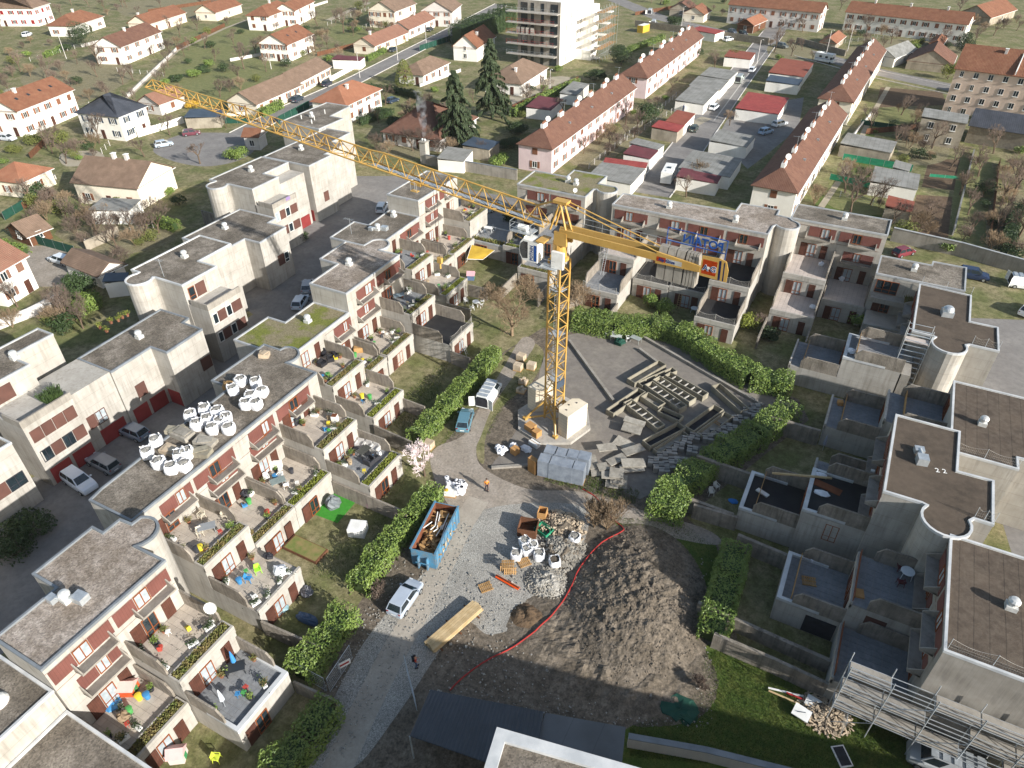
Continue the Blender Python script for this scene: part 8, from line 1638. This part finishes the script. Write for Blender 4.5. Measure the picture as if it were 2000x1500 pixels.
# pots, tubs and boxes on the lit terraces
def tub_proto(k):
    o = thing('terrace_pot','x','pot'); 
    if k == 0: MB().lathe((0,0,0),[(.15,0),(.22,.35),(.18,.35),(.16,.3)],10).build('pot','tile_orange',o)
    elif k == 1: MB().lathe((0,0,0),[(.2,0),(.26,.4),(.22,.4)],10).build('pot','dark',o)
    else: MB().box(-.4,.4,-.17,.17,0,.3).build('pot','white',o)
    m = MB(); q = random.Random(k)
    for _ in range(70): leafq(m,Vector((q.gauss(0,.16)*(2 if k == 2 else 1),q.gauss(0,.14),.38+abs(q.gauss(0,.18)))),(0,0,1),.18,q)
    m.build('plant',('weeds','leaf','leaf_dark')[k],o,kind='stuff'); return o
TP = [tub_proto(k) for k in range(3)]; tn = ['terracotta pot with a small plant','black pot with a leafy plant','white plant box']; tu = set()
TS = [('the toy house terrace',-39.9,-37.6,9.2,13.2,2.785),('the overgrown upper terrace',-39.9,-37.2,14.2,18.6,5.535),('the dark tiled parasol terrace',-34.8,-31.6,14.2,18.8,2.785),('the broom terrace',-47.2,-43.3,22.9,27.2,5.535),('the clutter terrace',-47.2,-43.3,28.2,32.6,2.785),('the cabinet terrace',-47.2,-43.3,33.5,38,2.785),('the beige terrace',-47.2,-43.8,39.2,43.8,5.535),('the laundry terrace',-41.7,-38.4,39.2,43.8,2.785),('the sofa terrace',-53.3,-49.9,48,53,5.535),('the bench terrace',-47.8,-44.6,48.2,53.2,2.785),('the wooden table terrace',-53.3,-50.4,54,58,2.785),('the brown door terrace',-53.4,-50.6,59.2,64,2.785),('the grill terrace',-53.4,-50.6,65.3,70.2,5.535),('the green toy terrace',-61.3,-57.6,75.6,80.4,5.535),('the slope planter terrace',-61.3,-57.6,81.4,86.2,2.785),('the lane end terrace',-61.4,-57.6,87.4,93,2.785),('the jib shadow terrace',-61.4,-58.5,94,99,5.535),('the toy terrace',-41.2,-37.2,22.8,27,2.785),('the white chair terrace',-55.4,-51.8,75.6,80.6,2.785),('the dish terrace',-50.2,-46.2,94.8,99,2.785)]
for j,(nm,x0,x1,y0,y1,z) in enumerate(TS):
    q = random.Random(j)
    for i in range(7):
        k = q.randint(0,2); c = (q.choice([x0,x1])+q.uniform(-.15,.25),q.uniform(y0,y1),z) if q.random() < .7 else (q.uniform(x0,x1),q.choice([y0,y1]),z)
        lab = tn[k]+' on '+nm
        if k not in tu: tu.add(k); o = TP[k]; o.location = c
        else: o = ctree(TP[k],None,c,q.uniform(0,3))
        o['label'] = lab; o['group'] = tn[k]+'s on '+nm
# household clutter: folded airers, toys, boxes
CL = [('#b0483c','red'),('#3d7fb0','blue'),('#d8c23c','yellow'),('#e4e2dc','white'),('#3a3b40','charcoal'),('#4f9a52','green'),('#a38f74','beige')]
for j,(nm,x0,x1,y0,y1,z) in enumerate(TS):
    q = random.Random(100+j); seen = set()
    for i in range(5):
        col,cn = q.choice(CL)
        if cn in seen: continue
        seen.add(cn); c = Vector((q.uniform(x0+.3,x1),q.uniform(y0+.4,y1-.4),z)); sh = q.randint(0,2); rz = q.uniform(0,3)
        o = thing(['storage_bin','toy_seat','garden_stool'][sh],cn+' '+['lidded bin','toy seat','small stool'][sh]+' on '+nm,['bin','toy','stool'][sh],c)
        if sh == 0: b = MB().lathe(c,[(.2,0),(.26,.55)],10).build('bin','plastic',o); t_ = MB().lathe(c+Vector((0,0,.552)),[(.28,0),(.28,.05),(.1,.08)],10).build('lid','plastic',o)
        elif sh == 1: b = MB().obox(c+Vector((0,0,.1)),.5,.3,.22,rz).build('seat','plastic',o); t_ = MB().obox(c+Vector((-.2*math.cos(rz),-.2*math.sin(rz),.322)),.08,.3,.25,rz).build('backrest','plastic',o)
        else:
            b = MB().obox(c+Vector((0,0,.4)),.36,.36,.05,rz).build('seat','plastic',o); m = MB()
            for a in (0,1.57,3.14,4.71): m.tube(c+Vector((.14*math.cos(a+rz),.14*math.sin(a+rz),.4)),c+Vector((.18*math.cos(a+rz),.18*math.sin(a+rz),0)),.02,4)
            t_ = m.build('legs','plastic',o)
        for e in (b,t_): e.color = (*hx(col),1)
# ================================================================ haze
hm = bpy.data.materials.new('haze'); hm.use_nodes = True; nt = hm.node_tree; nt.nodes.remove(nt.nodes['Principled BSDF']); pv = nt.nodes.new('ShaderNodeVolumePrincipled')
pv.inputs['Color'].default_value = (.9,.93,.97,1); pv.inputs['Density'].default_value = .00006; nt.links.new(pv.outputs[0],nt.nodes['Material Output'].inputs['Volume']); MATS['haze'] = hm
hz_ = MB().box(-1350,750,-140,1450,-1,60).build('haze','haze'); hz_['kind'] = 'stuff'
